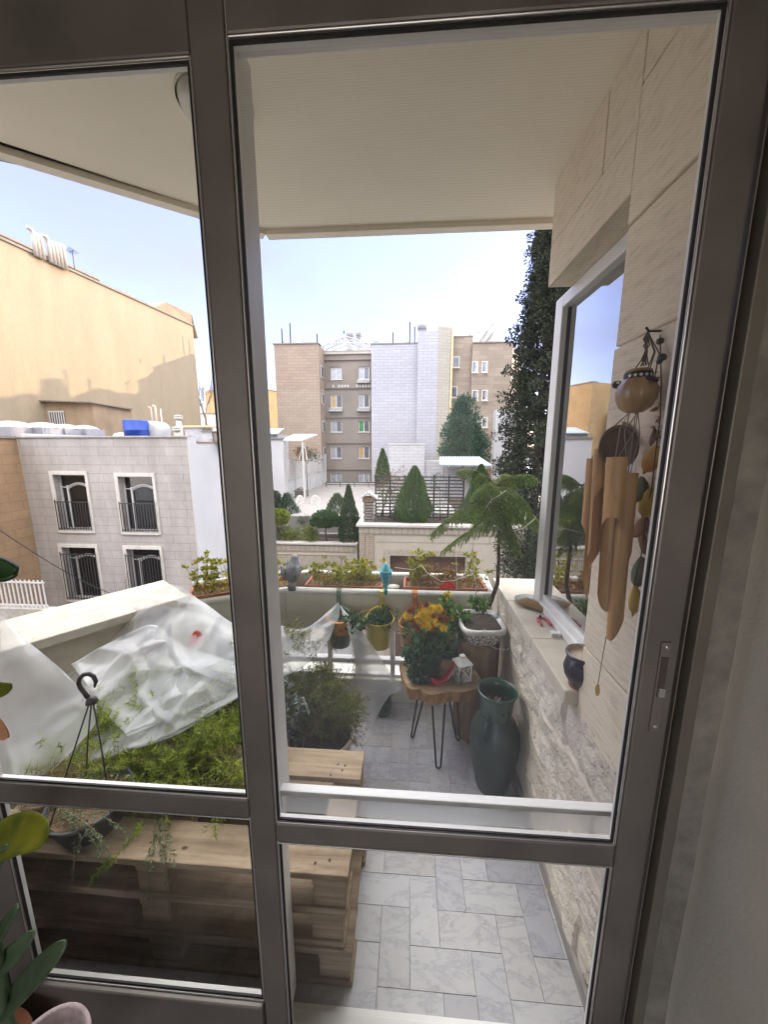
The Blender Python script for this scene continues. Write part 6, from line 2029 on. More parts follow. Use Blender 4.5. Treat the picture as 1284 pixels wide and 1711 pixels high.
# ================================================================== houseplants indoors
mm, t, b, o = _new('houseplant_leaf')
g_ = _coord(t, 'Object')
n1 = _noise(t, g_, 18, 5, 0.6); r1 = _ramp(t, [(0.3, (0.055, 0.105, 0.05)), (0.7, (0.13, 0.19, 0.10))]); t.links.new(n1.outputs[0], r1.inputs[0]); t.links.new(r1.outputs[0], b.inputs['Base Color'])
b.inputs['Roughness'].default_value = 0.5
tl = t.nodes.new('ShaderNodeBsdfTranslucent'); t.links.new(r1.outputs[0], tl.inputs[0]); mx = t.nodes.new('ShaderNodeMixShader'); mx.inputs[0].default_value = 0.3
t.links.new(b.outputs[0], mx.inputs[1]); t.links.new(tl.outputs[0], mx.inputs[2]); t.links.new(mx.outputs[0], o.inputs[0])
M_HL = mm
mm, t, b, o = _new('yellowing_leaf')
n1 = _noise(t, _coord(t), 14, 5, 0.6); r1 = _ramp(t, [(0.3, (0.10, 0.15, 0.02)), (0.65, (0.33, 0.34, 0.03)), (0.8, (0.42, 0.34, 0.05))]); t.links.new(n1.outputs[0], r1.inputs[0]); t.links.new(r1.outputs[0], b.inputs['Base Color'])
tl = t.nodes.new('ShaderNodeBsdfTranslucent'); t.links.new(r1.outputs[0], tl.inputs[0]); mx = t.nodes.new('ShaderNodeMixShader'); mx.inputs[0].default_value = 0.5
t.links.new(b.outputs[0], mx.inputs[1]); t.links.new(tl.outputs[0], mx.inputs[2]); t.links.new(mx.outputs[0], o.inputs[0])
M_YL = mm


def big_leaf(parent, pts, w, m, nrm, thick=0.002, cup=0.25, prof=None, edge=0.0):
    A = catmull(np.array(pts, float), 22)
    nrm = np.array(nrm, float)
    G = np.zeros((22, 9, 3))
    for i in range(22):
        s_ = i / 21
        ax = A[min(i + 1, 21)] - A[max(i - 1, 0)]; ax /= np.linalg.norm(ax)
        sd_ = np.cross(ax, nrm); sd_ /= np.linalg.norm(sd_); up = np.cross(sd_, ax)
        ww = w * (prof(s_) if prof else math.sin(PI * (0.06 + 0.90 * s_)) ** 0.7)
        for k in range(9):
            q = (k - 4) / 4
            G[i, k] = A[i] + sd_ * ww * q + up * (cup * ww * q * q + edge * math.sin(i * 1.1 + q * 2) * abs(q))
    mb = MB(); mb.grid(G)
    lo = mb.build('leaf', m, parent, smooth=True)
    so = lo.modifiers.new('thickness', 'SOLIDIFY'); so.thickness = thick
    return lo


YH = 0.47
kb = PZ(70, 1720, 0.35)
kp = thing('potted_houseplant', 'indoor houseplant with fleshy grey green paddle leaves at the lower left', 'houseplant', (P(20, 1790, YH)[0], YH, 0))
hb = P(2, 1790, YH)
pv = PZ(112, 1712, P(90, 1725, YH)[2])
pcen = np.array([P(85, 1760, YH)[0], YH - 0.02, P(85, 1752, YH)[2]])
mb = MB(); mb.lathe([(0, -0.16), (0.055, -0.16), (0.072, -0.01), (0.078, 0.0), (0.077, 0.008), (0.069, 0.006), (0.066, -0.01), (0, -0.015)], pcen, 36); mb.build('pot', mat('pale_pink_pot', (0.42, 0.33, 0.32), rough=0.9, var=0.2, scale=40, bump=0.6, bscale=200), kp, smooth=True)
mb = MB(); mb.lathe([(0, -0.012), (0.067, -0.012)], pcen, 30); mb.build('soil', M_SOIL, kp)
big_leaf(kp, [P(-30, 1720, YH), P(25, 1665, YH), P(68, 1620, YH - 0.02), P(106, 1582, YH - 0.04)], 0.024, M_HL, (-0.5, -0.6, 0.6), 0.004)
big_leaf(kp, [P(-25, 1645, YH), P(5, 1610, YH), P(30, 1588, YH), P(54, 1562, YH)], 0.018, M_HL, (-0.4, -0.7, 0.5), 0.004)
big_leaf(kp, [P(-30, 1600, YH), P(-8, 1570, YH), P(10, 1545, YH), P(27, 1515, YH)], 0.014, M_HL, (-0.4, -0.7, 0.5), 0.004)
big_leaf(kp, [P(-30, 1500, YH), P(-15, 1470, YH), P(-2, 1440, YH), P(10, 1418, YH)], 0.018, M_HL, (-0.4, -0.7, 0.5), 0.004)
mb = MB(); mb.tube([pcen + [-0.02, 0, -0.02], P(8, 1690, YH), P(2, 1610, YH), P(-12, 1540, YH), P(-20, 1440, YH)], [0.008, 0.0075, 0.007, 0.006, 0.005], 10); mb.build('stem', M_HL, kp, smooth=True)
tp_ = thing('tall_houseplant', 'taller indoor plant reaching in from the left edge with a broad yellowing leaf', 'houseplant', (-0.98, 0.50, 0))
YH2 = 0.50
big_leaf(tp_, [P(-60, 1440, YH2), P(-10, 1408, YH2), P(38, 1394, YH2 - 0.02), P(77, 1402, YH2 - 0.04)], 0.034, M_YL, (0.1, -0.55, 0.8), 0.0012, 0.12, None, 0.002)
big_leaf(tp_, [P(-45, 950, YH2), P(-20, 948, YH2), P(5, 954, YH2), P(24, 955, YH2)], 0.017, mat('dark_fleshy_leaf', (0.02, 0.055, 0.015), rough=0.35, var=0.3, scale=20), (0, -0.9, 0.4), 0.006)
big_leaf(tp_, [P(-45, 1150, YH2), P(-25, 1150, YH2), P(0, 1153, YH2), P(17, 1147, YH2)], 0.012, M_YL, (0, -0.9, 0.4), 0.003)
big_leaf(tp_, [P(-30, 1190, YH2), P(-18, 1200, YH2), P(0, 1222, YH2), P(10, 1235, YH2)], 0.014, mat('faded_orange_leaf', (0.42, 0.20, 0.09), rough=0.6), (0, -0.9, 0.4), 0.002)
mb = MB(); mb.tube([(-0.98, 0.5, 0.1), P(-75, 1500, YH2), P(-60, 1300, YH2), P(-55, 1100, YH2), P(-45, 950, YH2)], [0.012, 0.01, 0.008, 0.007, 0.006], 10)
for e_ in ((-60, 1440), (-45, 1150), (-30, 1190)):
    mb.tube([P(-62, e_[1] + 40, YH2), P(e_[0], e_[1], YH2)], 0.004, 8)
mb.build('stem', M_HL, tp_, smooth=True)
mb = MB(); mb.lathe([(0, 0.0), (0.09, 0), (0.12, 0.2), (0.11, 0.2), (0, 0.18)], (-0.98, 0.5, 0), 30); mb.build('pot', M_TERRA, tp_, smooth=True)
# ================================================================== the neighbourhood beyond the balcony
GZ = -9.0
mm, t, b, o = _new('street_asphalt')
n1 = _noise(t, _coord(t), 0.3, 6, 0.6); r1 = _ramp(t, [(0.3, (0.22, 0.22, 0.225)), (0.7, (0.32, 0.32, 0.32))]); t.links.new(n1.outputs[0], r1.inputs[0]); t.links.new(r1.outputs[0], b.inputs['Base Color']); b.inputs['Roughness'].default_value = 0.9
mb = MB(); mb.add([(-900, -60, GZ), (900, -60, GZ), (900, 1500, GZ), (-900, 1500, GZ)], [(0, 1, 2, 3)]); struct(mb, 'ground', mm)
mb = MB(); mb.box(-12, 3.2, GZ, 14, 7.2, GZ + 0.12); struct(mb, 'pavement', mat('pavement_slabs', (0.34, 0.33, 0.32), rough=0.9, var=0.2, scale=3))

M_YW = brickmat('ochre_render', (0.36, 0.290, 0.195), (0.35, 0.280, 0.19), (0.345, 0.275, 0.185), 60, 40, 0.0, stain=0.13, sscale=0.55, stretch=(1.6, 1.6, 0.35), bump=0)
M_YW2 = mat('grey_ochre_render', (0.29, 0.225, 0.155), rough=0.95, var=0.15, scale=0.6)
M_EDGE = mat('roof_edge_metal', (0.20, 0.18, 0.15), rough=0.8, var=0.2)
M_FACADE = brickmat('pink_grey_stone', (0.46, 0.425, 0.405), (0.435, 0.40, 0.38), (0.29, 0.265, 0.25), 1.55, 0.40, 0.011, bump=0.2, stain=0.25, sscale=0.8, stretch=(1.5, 1, 0.5))
M_STONEFR = mat('window_surround_stone', (0.56, 0.53, 0.49), rough=0.85, var=0.12, scale=3)
M_WHITEW = mat('white_render', (0.47, 0.47, 0.49), rough=0.9, var=0.05, scale=0.6)
M_BROWNB = brickmat('brown_stone_courses', (0.36, 0.235, 0.13), (0.31, 0.20, 0.11), (0.16, 0.10, 0.06), 1.1, 0.42, 0.007, stain=0.3, sscale=0.5)
M_DARKGL = glassmat('dark_window_glass', tint=(0.30, 0.30, 0.30), dirt=0.03, refl=3.0)
M_PANE = mat('curtained_pane', (0.10, 0.11, 0.13), rough=0.12, var=0.4, scale=2.2, spec=0.9)
M_PANE2 = mat('pale_curtain_pane', (0.30, 0.31, 0.34), rough=0.15, var=0.25, scale=2.5, spec=0.9)
M_PANE3 = mat('ochre_curtain_pane', (0.42, 0.28, 0.12), rough=0.15, var=0.15, scale=2.5, spec=0.9)
M_PANE4 = mat('green_curtain_pane', (0.05, 0.20, 0.06), rough=0.3, var=0.15, scale=2.5)
M_IRONB = mat('black_balcony_iron', (0.025, 0.025, 0.028), rough=0.5)
M_PVC = mat('white_pvc', (0.50, 0.50, 0.50), rough=0.4, var=0.05)
M_ROOMDK = mat('dark_room_behind', (0.045, 0.042, 0.04), rough=0.9)
M_CURT = mat('pale_net_curtain', (0.32, 0.30, 0.28), rough=0.9, var=0.25, scale=8, stretch=(3, 1, 0.2))


def holed(mb, x0, x1, z0, z1, y0, y1, holes):
    """wall slab facing -y with rectangular openings"""
    xs = sorted({x0, x1} | {h[0] for h in holes} | {h[1] for h in holes})
    for a_, b_ in zip(xs, xs[1:]):
        mx_ = (a_ + b_) / 2
        cuts = sorted([(h[2], h[3]) for h in holes if h[0] < mx_ < h[1]])
        z = z0
        for c0_, c1_ in cuts:
            if c0_ > z:
                mb.box(a_, y0, z, b_, y1, c0_)
            z = c1_
        if z < z1:
            mb.box(a_, y0, z, b_, y1, z1)


# ------------------------------------------------------------------ tall ochre block at the left
ZB = P(322, 545, 36)[2]
Bp = P(322, 545, 36)[:2]; Ap = PZ(0, 400, ZB)[:2]
dW = (Bp - Ap) / np.linalg.norm(Bp - Ap); nW = np.array([dW[1], -dW[0]])


def PWALL(u, v, off=0.0):
    r = _ray(u, v); n3 = np.array([nW[0], nW[1], 0]); p0 = np.array([Ap[0], Ap[1], 0]) + n3 * off
    return _C + r * (((p0 - _C) @ n3) / (r @ n3))


ob = thing('apartment_block', 'tall ochre rendered blank wall of the neighbouring block, sunlit at far left', 'building', (Ap[0], Ap[1], GZ))
A0 = Ap - dW * 9
fp_ = [tuple(A0), tuple(Bp), tuple(Bp - nW * 14), tuple(A0 - nW * 14)]
mb = MB(); mb.prism(fp_, GZ, ZB); mb.build('wall', M_YW, ob)
mb = MB(); q = nW * 0.10
mb.prism([tuple(A0 + q), tuple(Bp + q), tuple(Bp - nW * 0.4), tuple(A0 - nW * 0.4)], ZB + 0.002, ZB + 0.14); mb.build('roof_edge', M_EDGE, ob)
E1 = PWALL(165, 468, -2.6); E0 = PWALL(0, 395, -2.6)
A1 = A0 - nW * 2.6; B1 = E1[:2]
mb = MB(); mb.prism([tuple(A1), tuple(B1), tuple(B1 - nW * 8), tuple(A1 - nW * 8)], ZB + 0.13, (E0[2] + E1[2]) / 2); mb.build('upper_storey', M_YW, ob)
mb = MB(); mb.prism([tuple(A1 + nW * 0.12), tuple(B1 + nW * 0.12), tuple(B1 - nW * 0.3), tuple(A1 - nW * 0.3)], (E0[2] + E1[2]) / 2 + 0.002, (E0[2] + E1[2]) / 2 + 0.12); mb.build('upper_roof_edge', M_EDGE, ob)
s0_, s1_ = PWALL(8, 425, -2.55), PWALL(95, 470, -2.55)
mb = MB(); mb.prism([tuple(s0_[:2]), tuple(s1_[:2]), tuple(s1_[:2] - nW * 0.3), tuple(s0_[:2] - nW * 0.3)], ZB + 0.16, ZB + 1.0); mb.build('gap_shade_strip', M_YW2, ob)  # darker strip painted in for the shadowed gap below the upper storey
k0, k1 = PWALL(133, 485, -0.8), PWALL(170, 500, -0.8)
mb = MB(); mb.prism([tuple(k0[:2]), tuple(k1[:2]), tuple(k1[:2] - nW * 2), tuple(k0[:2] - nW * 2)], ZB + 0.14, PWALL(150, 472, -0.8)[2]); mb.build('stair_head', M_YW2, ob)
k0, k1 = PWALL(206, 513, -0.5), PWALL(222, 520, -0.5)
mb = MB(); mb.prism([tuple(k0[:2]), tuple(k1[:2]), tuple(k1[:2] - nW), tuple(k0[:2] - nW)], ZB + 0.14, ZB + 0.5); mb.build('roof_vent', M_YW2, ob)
e0 = PWALL(296, 541, 0.15)
mb = MB()
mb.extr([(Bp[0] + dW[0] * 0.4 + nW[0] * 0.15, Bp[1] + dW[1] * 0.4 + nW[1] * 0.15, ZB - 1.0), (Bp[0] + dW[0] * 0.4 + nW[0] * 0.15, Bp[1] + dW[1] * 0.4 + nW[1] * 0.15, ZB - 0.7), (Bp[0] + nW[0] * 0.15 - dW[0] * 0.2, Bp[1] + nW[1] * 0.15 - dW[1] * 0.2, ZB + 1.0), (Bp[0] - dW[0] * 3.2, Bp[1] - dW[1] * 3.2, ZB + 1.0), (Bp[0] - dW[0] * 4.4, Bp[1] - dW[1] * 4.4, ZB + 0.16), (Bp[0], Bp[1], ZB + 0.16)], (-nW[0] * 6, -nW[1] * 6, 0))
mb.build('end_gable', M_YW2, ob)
# flue pipes
M_FLUE = mat('cream_flue_pipe', (0.40, 0.365, 0.32), rough=0.5, var=0.1)
for u0, n_, vt, vb, nm in ((63, 3, 392, 462, 'bundle of three cream flue pipes rising above the ochre roof edge'), (88, 5, 405, 476, 'bundle of five cream flue pipes beside the aerial on the ochre roof')):
    b0 = PWALL(u0, vb, 0.16)
    ft = thing('flue_pipes', nm, 'flue pipes', b0)
    for k in range(n_):
        u_ = u0 + k * 6.2
        p0 = PWALL(u_ + 3, vb + 3.0 * k + 3, 0.16); p1 = PWALL(u_, vt + 2.0 * k, 0.16)
        p0[2] = ZB - 0.1
        p1 = np.array([p0[0], p0[1], p1[2]])
        mb = MB(); mb.tube([p0, p1 - [0, 0, 0.3], p1 + [0, 0, 0.0], p1 + np.array([-dW[0] * 0.10, -dW[1] * 0.10, 0.10]), p1 + np.array([-dW[0] * 0.28, -dW[1] * 0.28, 0.12])] if k == 0 else [p0, p1 - [0, 0, 0.2], p1], 0.115, 12); mb.build('flue_pipe', M_FLUE, ft, smooth=True)


def aerial(label, p, h, w=0.7, rz=0.0, yagi=True, r=0.025, group=None):
    t_ = thing('roof_aerial', label, 'aerial', p, group)
    p = np.array(p, float)
    mb = MB(); mb.tube([p, p + [0, 0, h]], r, 6); mb.build('mast', M_IRONB, t_)
    if yagi:
        mb = MB(); d = np.array([math.cos(rz), math.sin(rz), 0.12]); e_ = np.array([-math.sin(rz), math.cos(rz), 0])
        mb.tube([p + [0, 0, h] - d * w * 0.4, p + [0, 0, h] + d * w * 0.7], r * 0.7, 5)
        for k in range(5):
            c = p + np.array([0, 0, h]) + d * w * (-0.35 + 0.24 * k)
            mb.tube([c - e_ * (0.3 - 0.03 * k) * w - [0, 0, 0.1], c + e_ * (0.3 - 0.03 * k) * w + [0, 0, 0.1]], r * 0.5, 5)
        mb.build('antenna_arms', M_IRONB, t_)
    return t_


q = PWALL(128, 475, -1.5); aerial('spiky television aerial on the ochre roof beside the flue pipes', (q[0], q[1], ZB + 0.1), PWALL(122, 420, -1.5)[2] - ZB - 0.1, 0.9, 2.6, r=0.03)

# ------------------------------------------------------------------ low stone house with the four windows
YL = 15.6
xl, xr = P(30, 740, YL)[0], P(312, 740, YL)[0]
zl = P(170, 731, YL)[2]
lh = thing('stone_house', 'low pinkish grey stone house with four railed windows and a white side wall', 'house', (xl, YL, GZ))
wins = []
for (u0, v0, u1, v1) in ((92, 793, 153, 886), (199, 796, 264, 889), (106, 914, 170, 1002), (213, 917, 276, 1004)):
    a_, c_ = P((u0 + u0 + 7) / 2, v0, YL), P((u1 + u1 - 2) / 2, v1, YL)
    wins.append((P(u0 + 4, (v0 + v1) / 2, YL)[0], P(u1 - 4, (v0 + v1) / 2, YL)[0], c_[2], a_[2]))
mb = MB(); holed(mb, xl, xr, GZ, zl, YL, YL + 0.35, wins)
mb.box(xl, YL + 0.36, GZ, xr, YL + 0.5, GZ + 2); mb.build('front_wall', M_FACADE, lh)
mb = MB(); mb.box(xl, YL + 1.6, GZ, xr, 21.5, zl - 0.02); mb.build('body', M_WHITEW, lh)
mb = MB(); mb.box(xl - 0.05, YL - 0.06, zl + 0.002, xr + 0.05, YL + 0.6, zl + 0.07); mb.build('coping', mat('grey_coping', (0.36, 0.34, 0.33), rough=0.8, var=0.2), lh)
mb = MB(); mb.box(xr + 0.002, YL, GZ, xr + 0.10, 19.6, zl - 0.22); mb.box(xr + 0.002, YL + 0.002, zl - 0.22, xr + 0.08, YL + 0.6, zl); mb.build('white_side_wall', M_WHITEW, lh)
mb = MB(); mb.box(xr - 0.2, YL + 0.6, zl - 0.218, xr + 0.14, 19.6, zl - 0.17); mb.build('side_coping', mat('rust_coping', (0.30, 0.19, 0.13), rough=0.8, var=0.2), lh)
mb = MB(); mb.box(xl + 0.1, YL + 0.4, GZ, xr - 0.1, YL + 1.55, zl - 0.3); mb.build('rooms_behind', M_ROOMDK, lh)
for i, (x0, x1, z0, z1) in enumerate(wins):
    mb = MB(); f_ = 0.16
    mb.box(x0 - f_, YL - 0.06, z0 - 0.12, x0, YL + 0.02, z1 + f_); mb.box(x1, YL - 0.06, z0 - 0.12, x1 + f_ * 0.7, YL + 0.02, z1 + f_)
    mb.box(x0, YL - 0.06, z1, x1, YL + 0.02, z1 + f_); mb.box(x0, YL - 0.08, z0 - 0.12, x1, YL + 0.02, z0)
    wo = mb.build('window', M_STONEFR, lh)
    mb = MB(); t_ = 0.06; yy = YL + 0.24
    mb.box(x0, yy, z0, x0 + t_, yy + 0.06, z1); mb.box(x1 - t_, yy, z0, x1, yy + 0.06, z1); mb.box(x0 + t_, yy, z1 - t_, x1 - t_, yy + 0.06, z1); mb.box(x0 + t_, yy, z0, x1 - t_, yy + 0.06, z0 + t_)
    # arched inner casement
    xa, xb = x0 + 0.22 * (x1 - x0), x1 - t_
    za = z0 + 0.80 * (z1 - z0)
    mb.box(xa - 0.04, yy + 0.002, z0 + t_, xa + 0.04, yy + 0.058, za)
    arc = [(xa + (xb - xa) * k / 10, yy + 0.03, za - 0.09 + 0.2 * math.sin(PI * k / 10)) for k in range(11)]
    mb.tube(arc, 0.04, 6); mb.tube([(x0, yy + 0.03, za - 0.08), (xa, yy + 0.03, za - 0.09)], 0.03, 6)
    mb.tube([(p[0] * 0.94 + 0.06 * (xa + xb) / 2, p[1], p[2] - 0.07) for p in arc], 0.02, 6)
    mb.build('casement', M_PVC, wo)
    mb = MB(); mb.box(x0 + 0.01, yy + 0.07, z0 + 0.01, x1 - 0.01, yy + 0.08, z1 - 0.01); mb.build('pane', M_DARKGL, wo)
    mb = MB()
    ns = 40
    G = np.zeros((2, ns, 3))
    cx0 = xa + 0.1; cx1 = xb - 0.05
    for k in range(ns):
        x_ = cx0 + (cx1 - cx0) * k / (ns - 1)
        G[:, k] = [(x_, yy + 0.13 + 0.03 * math.sin(k * 1.3), z0 + 0.05), (x_, yy + 0.13 + 0.03 * math.sin(k * 1.3), za - 0.1)]
    mb.grid(G); mb.build('curtain', M_CURT, wo)
    rl = MB()
    ztop = z0 + (0.52 if i < 2 else 0.88) * (z1 - z0)
    xq0, xq1 = x0 - 0.04, x1 + 0.02
    yb_ = YL - 0.12
    for zz in (z0 + 0.10, ztop):
        rl.box(xq0, yb_, zz - 0.02, xq1, yb_ + 0.03, zz + 0.02)
        rl.box(xq0, yb_ + 0.03, zz - 0.015, xq0 + 0.03, YL + 0.1, zz + 0.015)
    nb = 12
    for k in range(nb + 1):
        x_ = xq0 + (xq1 - xq0) * k / nb
        rl.box(x_ - 0.012, yb_ + 0.002, z0 + 0.02, x_ + 0.012, yb_ + 0.028, ztop + (0.10 if k in (0, nb) else 0.02))
    rl.build('railing', M_IRONB, wo)

# skylight domes and tanks on its roof
M_DOME = mat('white_acrylic', (0.36, 0.36, 0.39), rough=0.4, var=0.05)
M_DRUM = mat('grey_kerb', (0.26, 0.26, 0.29), rough=0.8, var=0.1)
for (u, v, wpx, Y, lab) in ((20, 716, 62, 17.2, 'leftmost and largest white skylight dome on the stone house roof'), (72, 717, 54, 18.2, 'second white skylight dome from the left roof edge'), (108, 718, 44, 19.2, 'third white skylight dome nearer the barred shed window'), (142, 719, 40, 20.2, 'rightmost white skylight dome toward the blue barrel')):
    p = P(u, v, Y); r_ = wpx / 2 / FPX * Y
    dm_ = thing('skylight_dome', lab, 'skylight', (p[0], Y, zl - 0.02), 'skylight domes on the low roof')
    mb = MB(); mb.obox((p[0], Y, (zl - 0.02 + p[2] + 0.05) / 2), (r_ * 1.9, r_ * 1.9, p[2] + 0.05 - zl + 0.02)); mb.build('kerb', M_DRUM, dm_)
    mb = MB(); mb.lathe([(r_ * 1.0, 0), (r_ * 0.98, 0.04), (r_ * 0.85, r_ * 0.16), (r_ * 0.55, r_ * 0.30), (r_ * 0.2, r_ * 0.36), (0, r_ * 0.37)], (p[0], Y, p[2] + 0.052), 28); mb.build('dome', M_DOME, dm_, smooth=True)
p0, p1 = P(28, 727, 16.1), P(180, 727, 16.1)
ck = thing('roof_kerb', 'long white kerb along the front edge of the low roof', 'kerb', (p0[0], 16.1, zl))
mb = MB(); mb.hexa([(p0[0], 16.3, zl - 0.02), (p1[0], 16.3, zl - 0.02), (p1[0], 16.7, zl - 0.02), (p0[0], 16.7, zl - 0.02)], [(p0[0], 16.3, zl + 0.22), (p1[0], 16.3, zl + 0.06), (p1[0], 16.7, zl + 0.06), (p0[0], 16.7, zl + 0.22)]); mb.build('kerb_body', M_PVC, ck)


def on_roof(u, Y):
    return P(u, 728, Y)[0], Y


bx, by = on_roof(229, 17.6)
bl = thing('water_barrel', 'bright blue plastic barrel on the stone house roof', 'barrel', (bx, by, zl - 0.02))
mb = MB(); mb.lathe([(0, 0), (0.50, 0), (0.55, 0.04), (0.545, 0.40), (0.56, 0.42), (0.545, 0.44), (0.54, 0.86), (0.52, 0.90), (0.30, 0.91), (0, 0.92)], (bx, by, zl - 0.02), 32); mb.build('barrel_body', mat('blue_plastic', (0.012, 0.055, 0.32), rough=0.45, var=0.2, scale=3), bl, smooth=True)
M_GALV = mat('galvanised_tank', (0.42, 0.42, 0.43), rough=0.5, var=0.15, scale=3, metal=0.2)
bx, by = on_roof(262, 18.4)
tk2 = thing('water_tank', 'grey cylindrical water tank lying beside the blue barrel', 'water tank', (bx, by, zl - 0.02))
mb = MB(); mb.lathe([(0, -0.62), (0.36, -0.58), (0.46, -0.52), (0.46, 0.52), (0.36, 0.58), (0, 0.62)], (bx, by, zl + 0.42), 28, M=Matrix.Rotation(PI / 2, 4, 'X')); mb.build('tank_body', M_GALV, tk2, smooth=True)
for s_ in (-0.35, 0.35):
    mb = MB(); mb.box(bx - 0.3, by + s_ - 0.03, zl - 0.02, bx + 0.3, by + s_ + 0.03, zl + 0.10); mb.build('cradle', M_EDGE, tk2)
bx, by = on_roof(202, 18.8)
mb = MB(); mb.lathe([(0, 0), (0.42, 0), (0.42, 0.12), (0.30, 0.30), (0, 0.38)], (bx, by, zl - 0.02), 24)
tag(mb.build('roof_dish', M_GALV, smooth=True), 'low grey rounded cover left of the blue barrel', 'tank')
M_CLAYV = mat('concrete_vent', (0.50, 0.47, 0.43), rough=0.9, var=0.15)
for (u, h, lab) in ((301, 1.12, 'taller capped concrete vent at the right end of the stone house roof'), (296, 0.55, 'shorter capped concrete vent beside the taller one on the stone house roof')):
    bx, by = on_roof(u, 16.6 if h < 1 else 17.2)
    vt = thing('roof_vent', lab, 'vent', (bx, by, zl - 0.02))
    mb = MB(); mb.lathe([(0.13, 0), (0.13, h - 0.24), (0.10, h - 0.24), (0.10, h - 0.1)], (bx, by, zl - 0.02), 14); mb.build('shaft', M_CLAYV, vt, smooth=True)
    mb = MB(); mb.lathe([(0.10, h - 0.24), (0.20, h - 0.20), (0.19, h - 0.12), (0.16, h - 0.10), (0.21, h - 0.09), (0.20, h - 0.05), (0, h)], (bx, by, zl - 0.02), 14); mb.build('cowl', M_CLAYV, vt, smooth=True)
for u, v, lab in ((252, 681, 'thin bent white stack pipe left of the pair on the low roof'), (259, 679, 'thicker bent white stack pipe in the middle on the low roof'), (268, 683, 'thin straight white stack pipe nearest the concrete vents')):
    q = P(u, v, 20.5); bx = q[0]
    mb = MB(); mb.tube([(bx, 20.5, zl - 0.05), (bx, 20.5, q[2] - 0.1), (bx - 0.02, 20.5, q[2]), (bx - 0.14, 20.5, q[2] + 0.04)] if 'bent' in lab else [(bx, 20.5, zl - 0.05), (bx, 20.5, q[2])], 0.055 if 'thicker' in lab else 0.035, 10)
    tag(mb.build('stack_pipe', M_FLUE, smooth=True), lab, 'pipe', 'stack pipes on the low roof')
# roof shed with the barred window
YSH = 22.0
xs0, xs1 = P(70, 690, YSH)[0], P(156, 690, YSH)[0]
zs1, zs2 = P(70, 671, YSH)[2], P(156, 674, YSH)[2]
yse = 25.2
M_SHED = mat('sooty_ochre_render', (0.29, 0.215, 0.14), rough=0.95, var=0.2, scale=1.2, stretch=(1, 1, 0.5))
sd2 = thing('roof_shed', 'shabby ochre shed with a barred window built on the low roof', 'shed', (xs0, YSH, zl))
mb = MB(); mb.hexa([(xs0, YSH, 0), (xs1, YSH, 0), (xs1, yse, 0), (xs0, yse, 0)], [(xs0, YSH, zs1), (xs1, YSH, zs2), (xs1, yse, zs2 - 0.1), (xs0, yse, zs1)]); mb.build('walls', M_SHED, sd2)
mb = MB(); mb.hexa([(xs0 - 0.25, YSH - 0.3, zs1 + 0.003), (xs1 + 0.15, YSH - 0.3, zs2 + 0.003), (xs1 + 0.15, yse, zs2 - 0.09), (xs0 - 0.25, yse, zs1 + 0.003)], [(xs0 - 0.25, YSH - 0.3, zs1 + 0.08), (xs1 + 0.15, YSH - 0.3, zs2 + 0.08), (xs1 + 0.15, yse, zs2 + 0.0), (xs0 - 0.25, yse, zs1 + 0.1)]); mb.build('roof', M_EDGE, sd2)
a_, c_ = P(83, 689, YSH), P(110, 712, YSH)
mb = MB(); mb.box(a_[0], YSH - 0.04, c_[2], c_[0], YSH - 0.002, a_[2]); wsh = mb.build('window', M_ROOMDK, sd2)
mb = MB()
for k in range(7):
    x_ = a_[0] + (c_[0] - a_[0]) * k / 6; mb.box(x_ - 0.03, YSH - 0.08, c_[2], x_ + 0.03, YSH - 0.042, a_[2] + 0.04)
mb.box(a_[0] - 0.05, YSH - 0.081, a_[2], c_[0] + 0.05, YSH - 0.041, a_[2] + 0.08)
mb.build('bars', M_PVC, wsh)
q = P(72, 690, YSH - 0.05)
mb = MB(); mb.tube([(q[0], YSH - 0.08, 0), (q[0], YSH - 0.08, zs1)], 0.05, 8); mb.build('downpipe', M_PVC, sd2)
# annexe roof clutter right of the vents
ax0 = xr - 0.9
an_ = thing('roof_hut', 'small grey hut with an ochre slab roof behind the concrete vents', 'hut', (xr - 0.6, 18.4, zl))
hx0, hx1 = P(309, 720, 18.5)[0], P(332, 720, 18.5)[0]
mb = MB(); mb.box(hx0, 18.5, zl - 0.4, hx1 + 0.2, 19.5, P(320, 714, 18.5)[2]); mb.build('walls', mat('blue_grey_render', (0.36, 0.36, 0.38), rough=0.9), an_)
mb = MB(); mb.box(hx0 - 0.1, 18.4, P(320, 714, 18.5)[2] + 0.002, P(352, 714, 18.5)[0], 19.6, P(320, 711, 18.5)[2]); mb.build('roof', mat('ochre_slab', (0.60, 0.45, 0.25), rough=0.9), an_)
q0, q1 = P(338, 741, 17.8), P(364, 720, 17.8)
wt = thing('water_cistern', 'dark framed grey cistern on the white side wall', 'cistern', (q0[0], 17.8, zl - 0.2))
mb = MB(); mb.box(q0[0], 17.8, zl - 0.19, q0[0] + 0.55, 18.3, q1[2] - 0.05); mb.build('cistern_body', M_GALV, wt)
mb = MB(); mb.box(q0[0] - 0.05, 17.75, q1[2] - 0.05, q1[0] + 0.4, 18.4, q1[2]); mb.box(q0[0] + 0.6, 17.8, zl - 0.19, q1[0] + 0.4, 18.35, q1[2] - 0.06); mb.build('dark_frame', M_EDGE, wt)
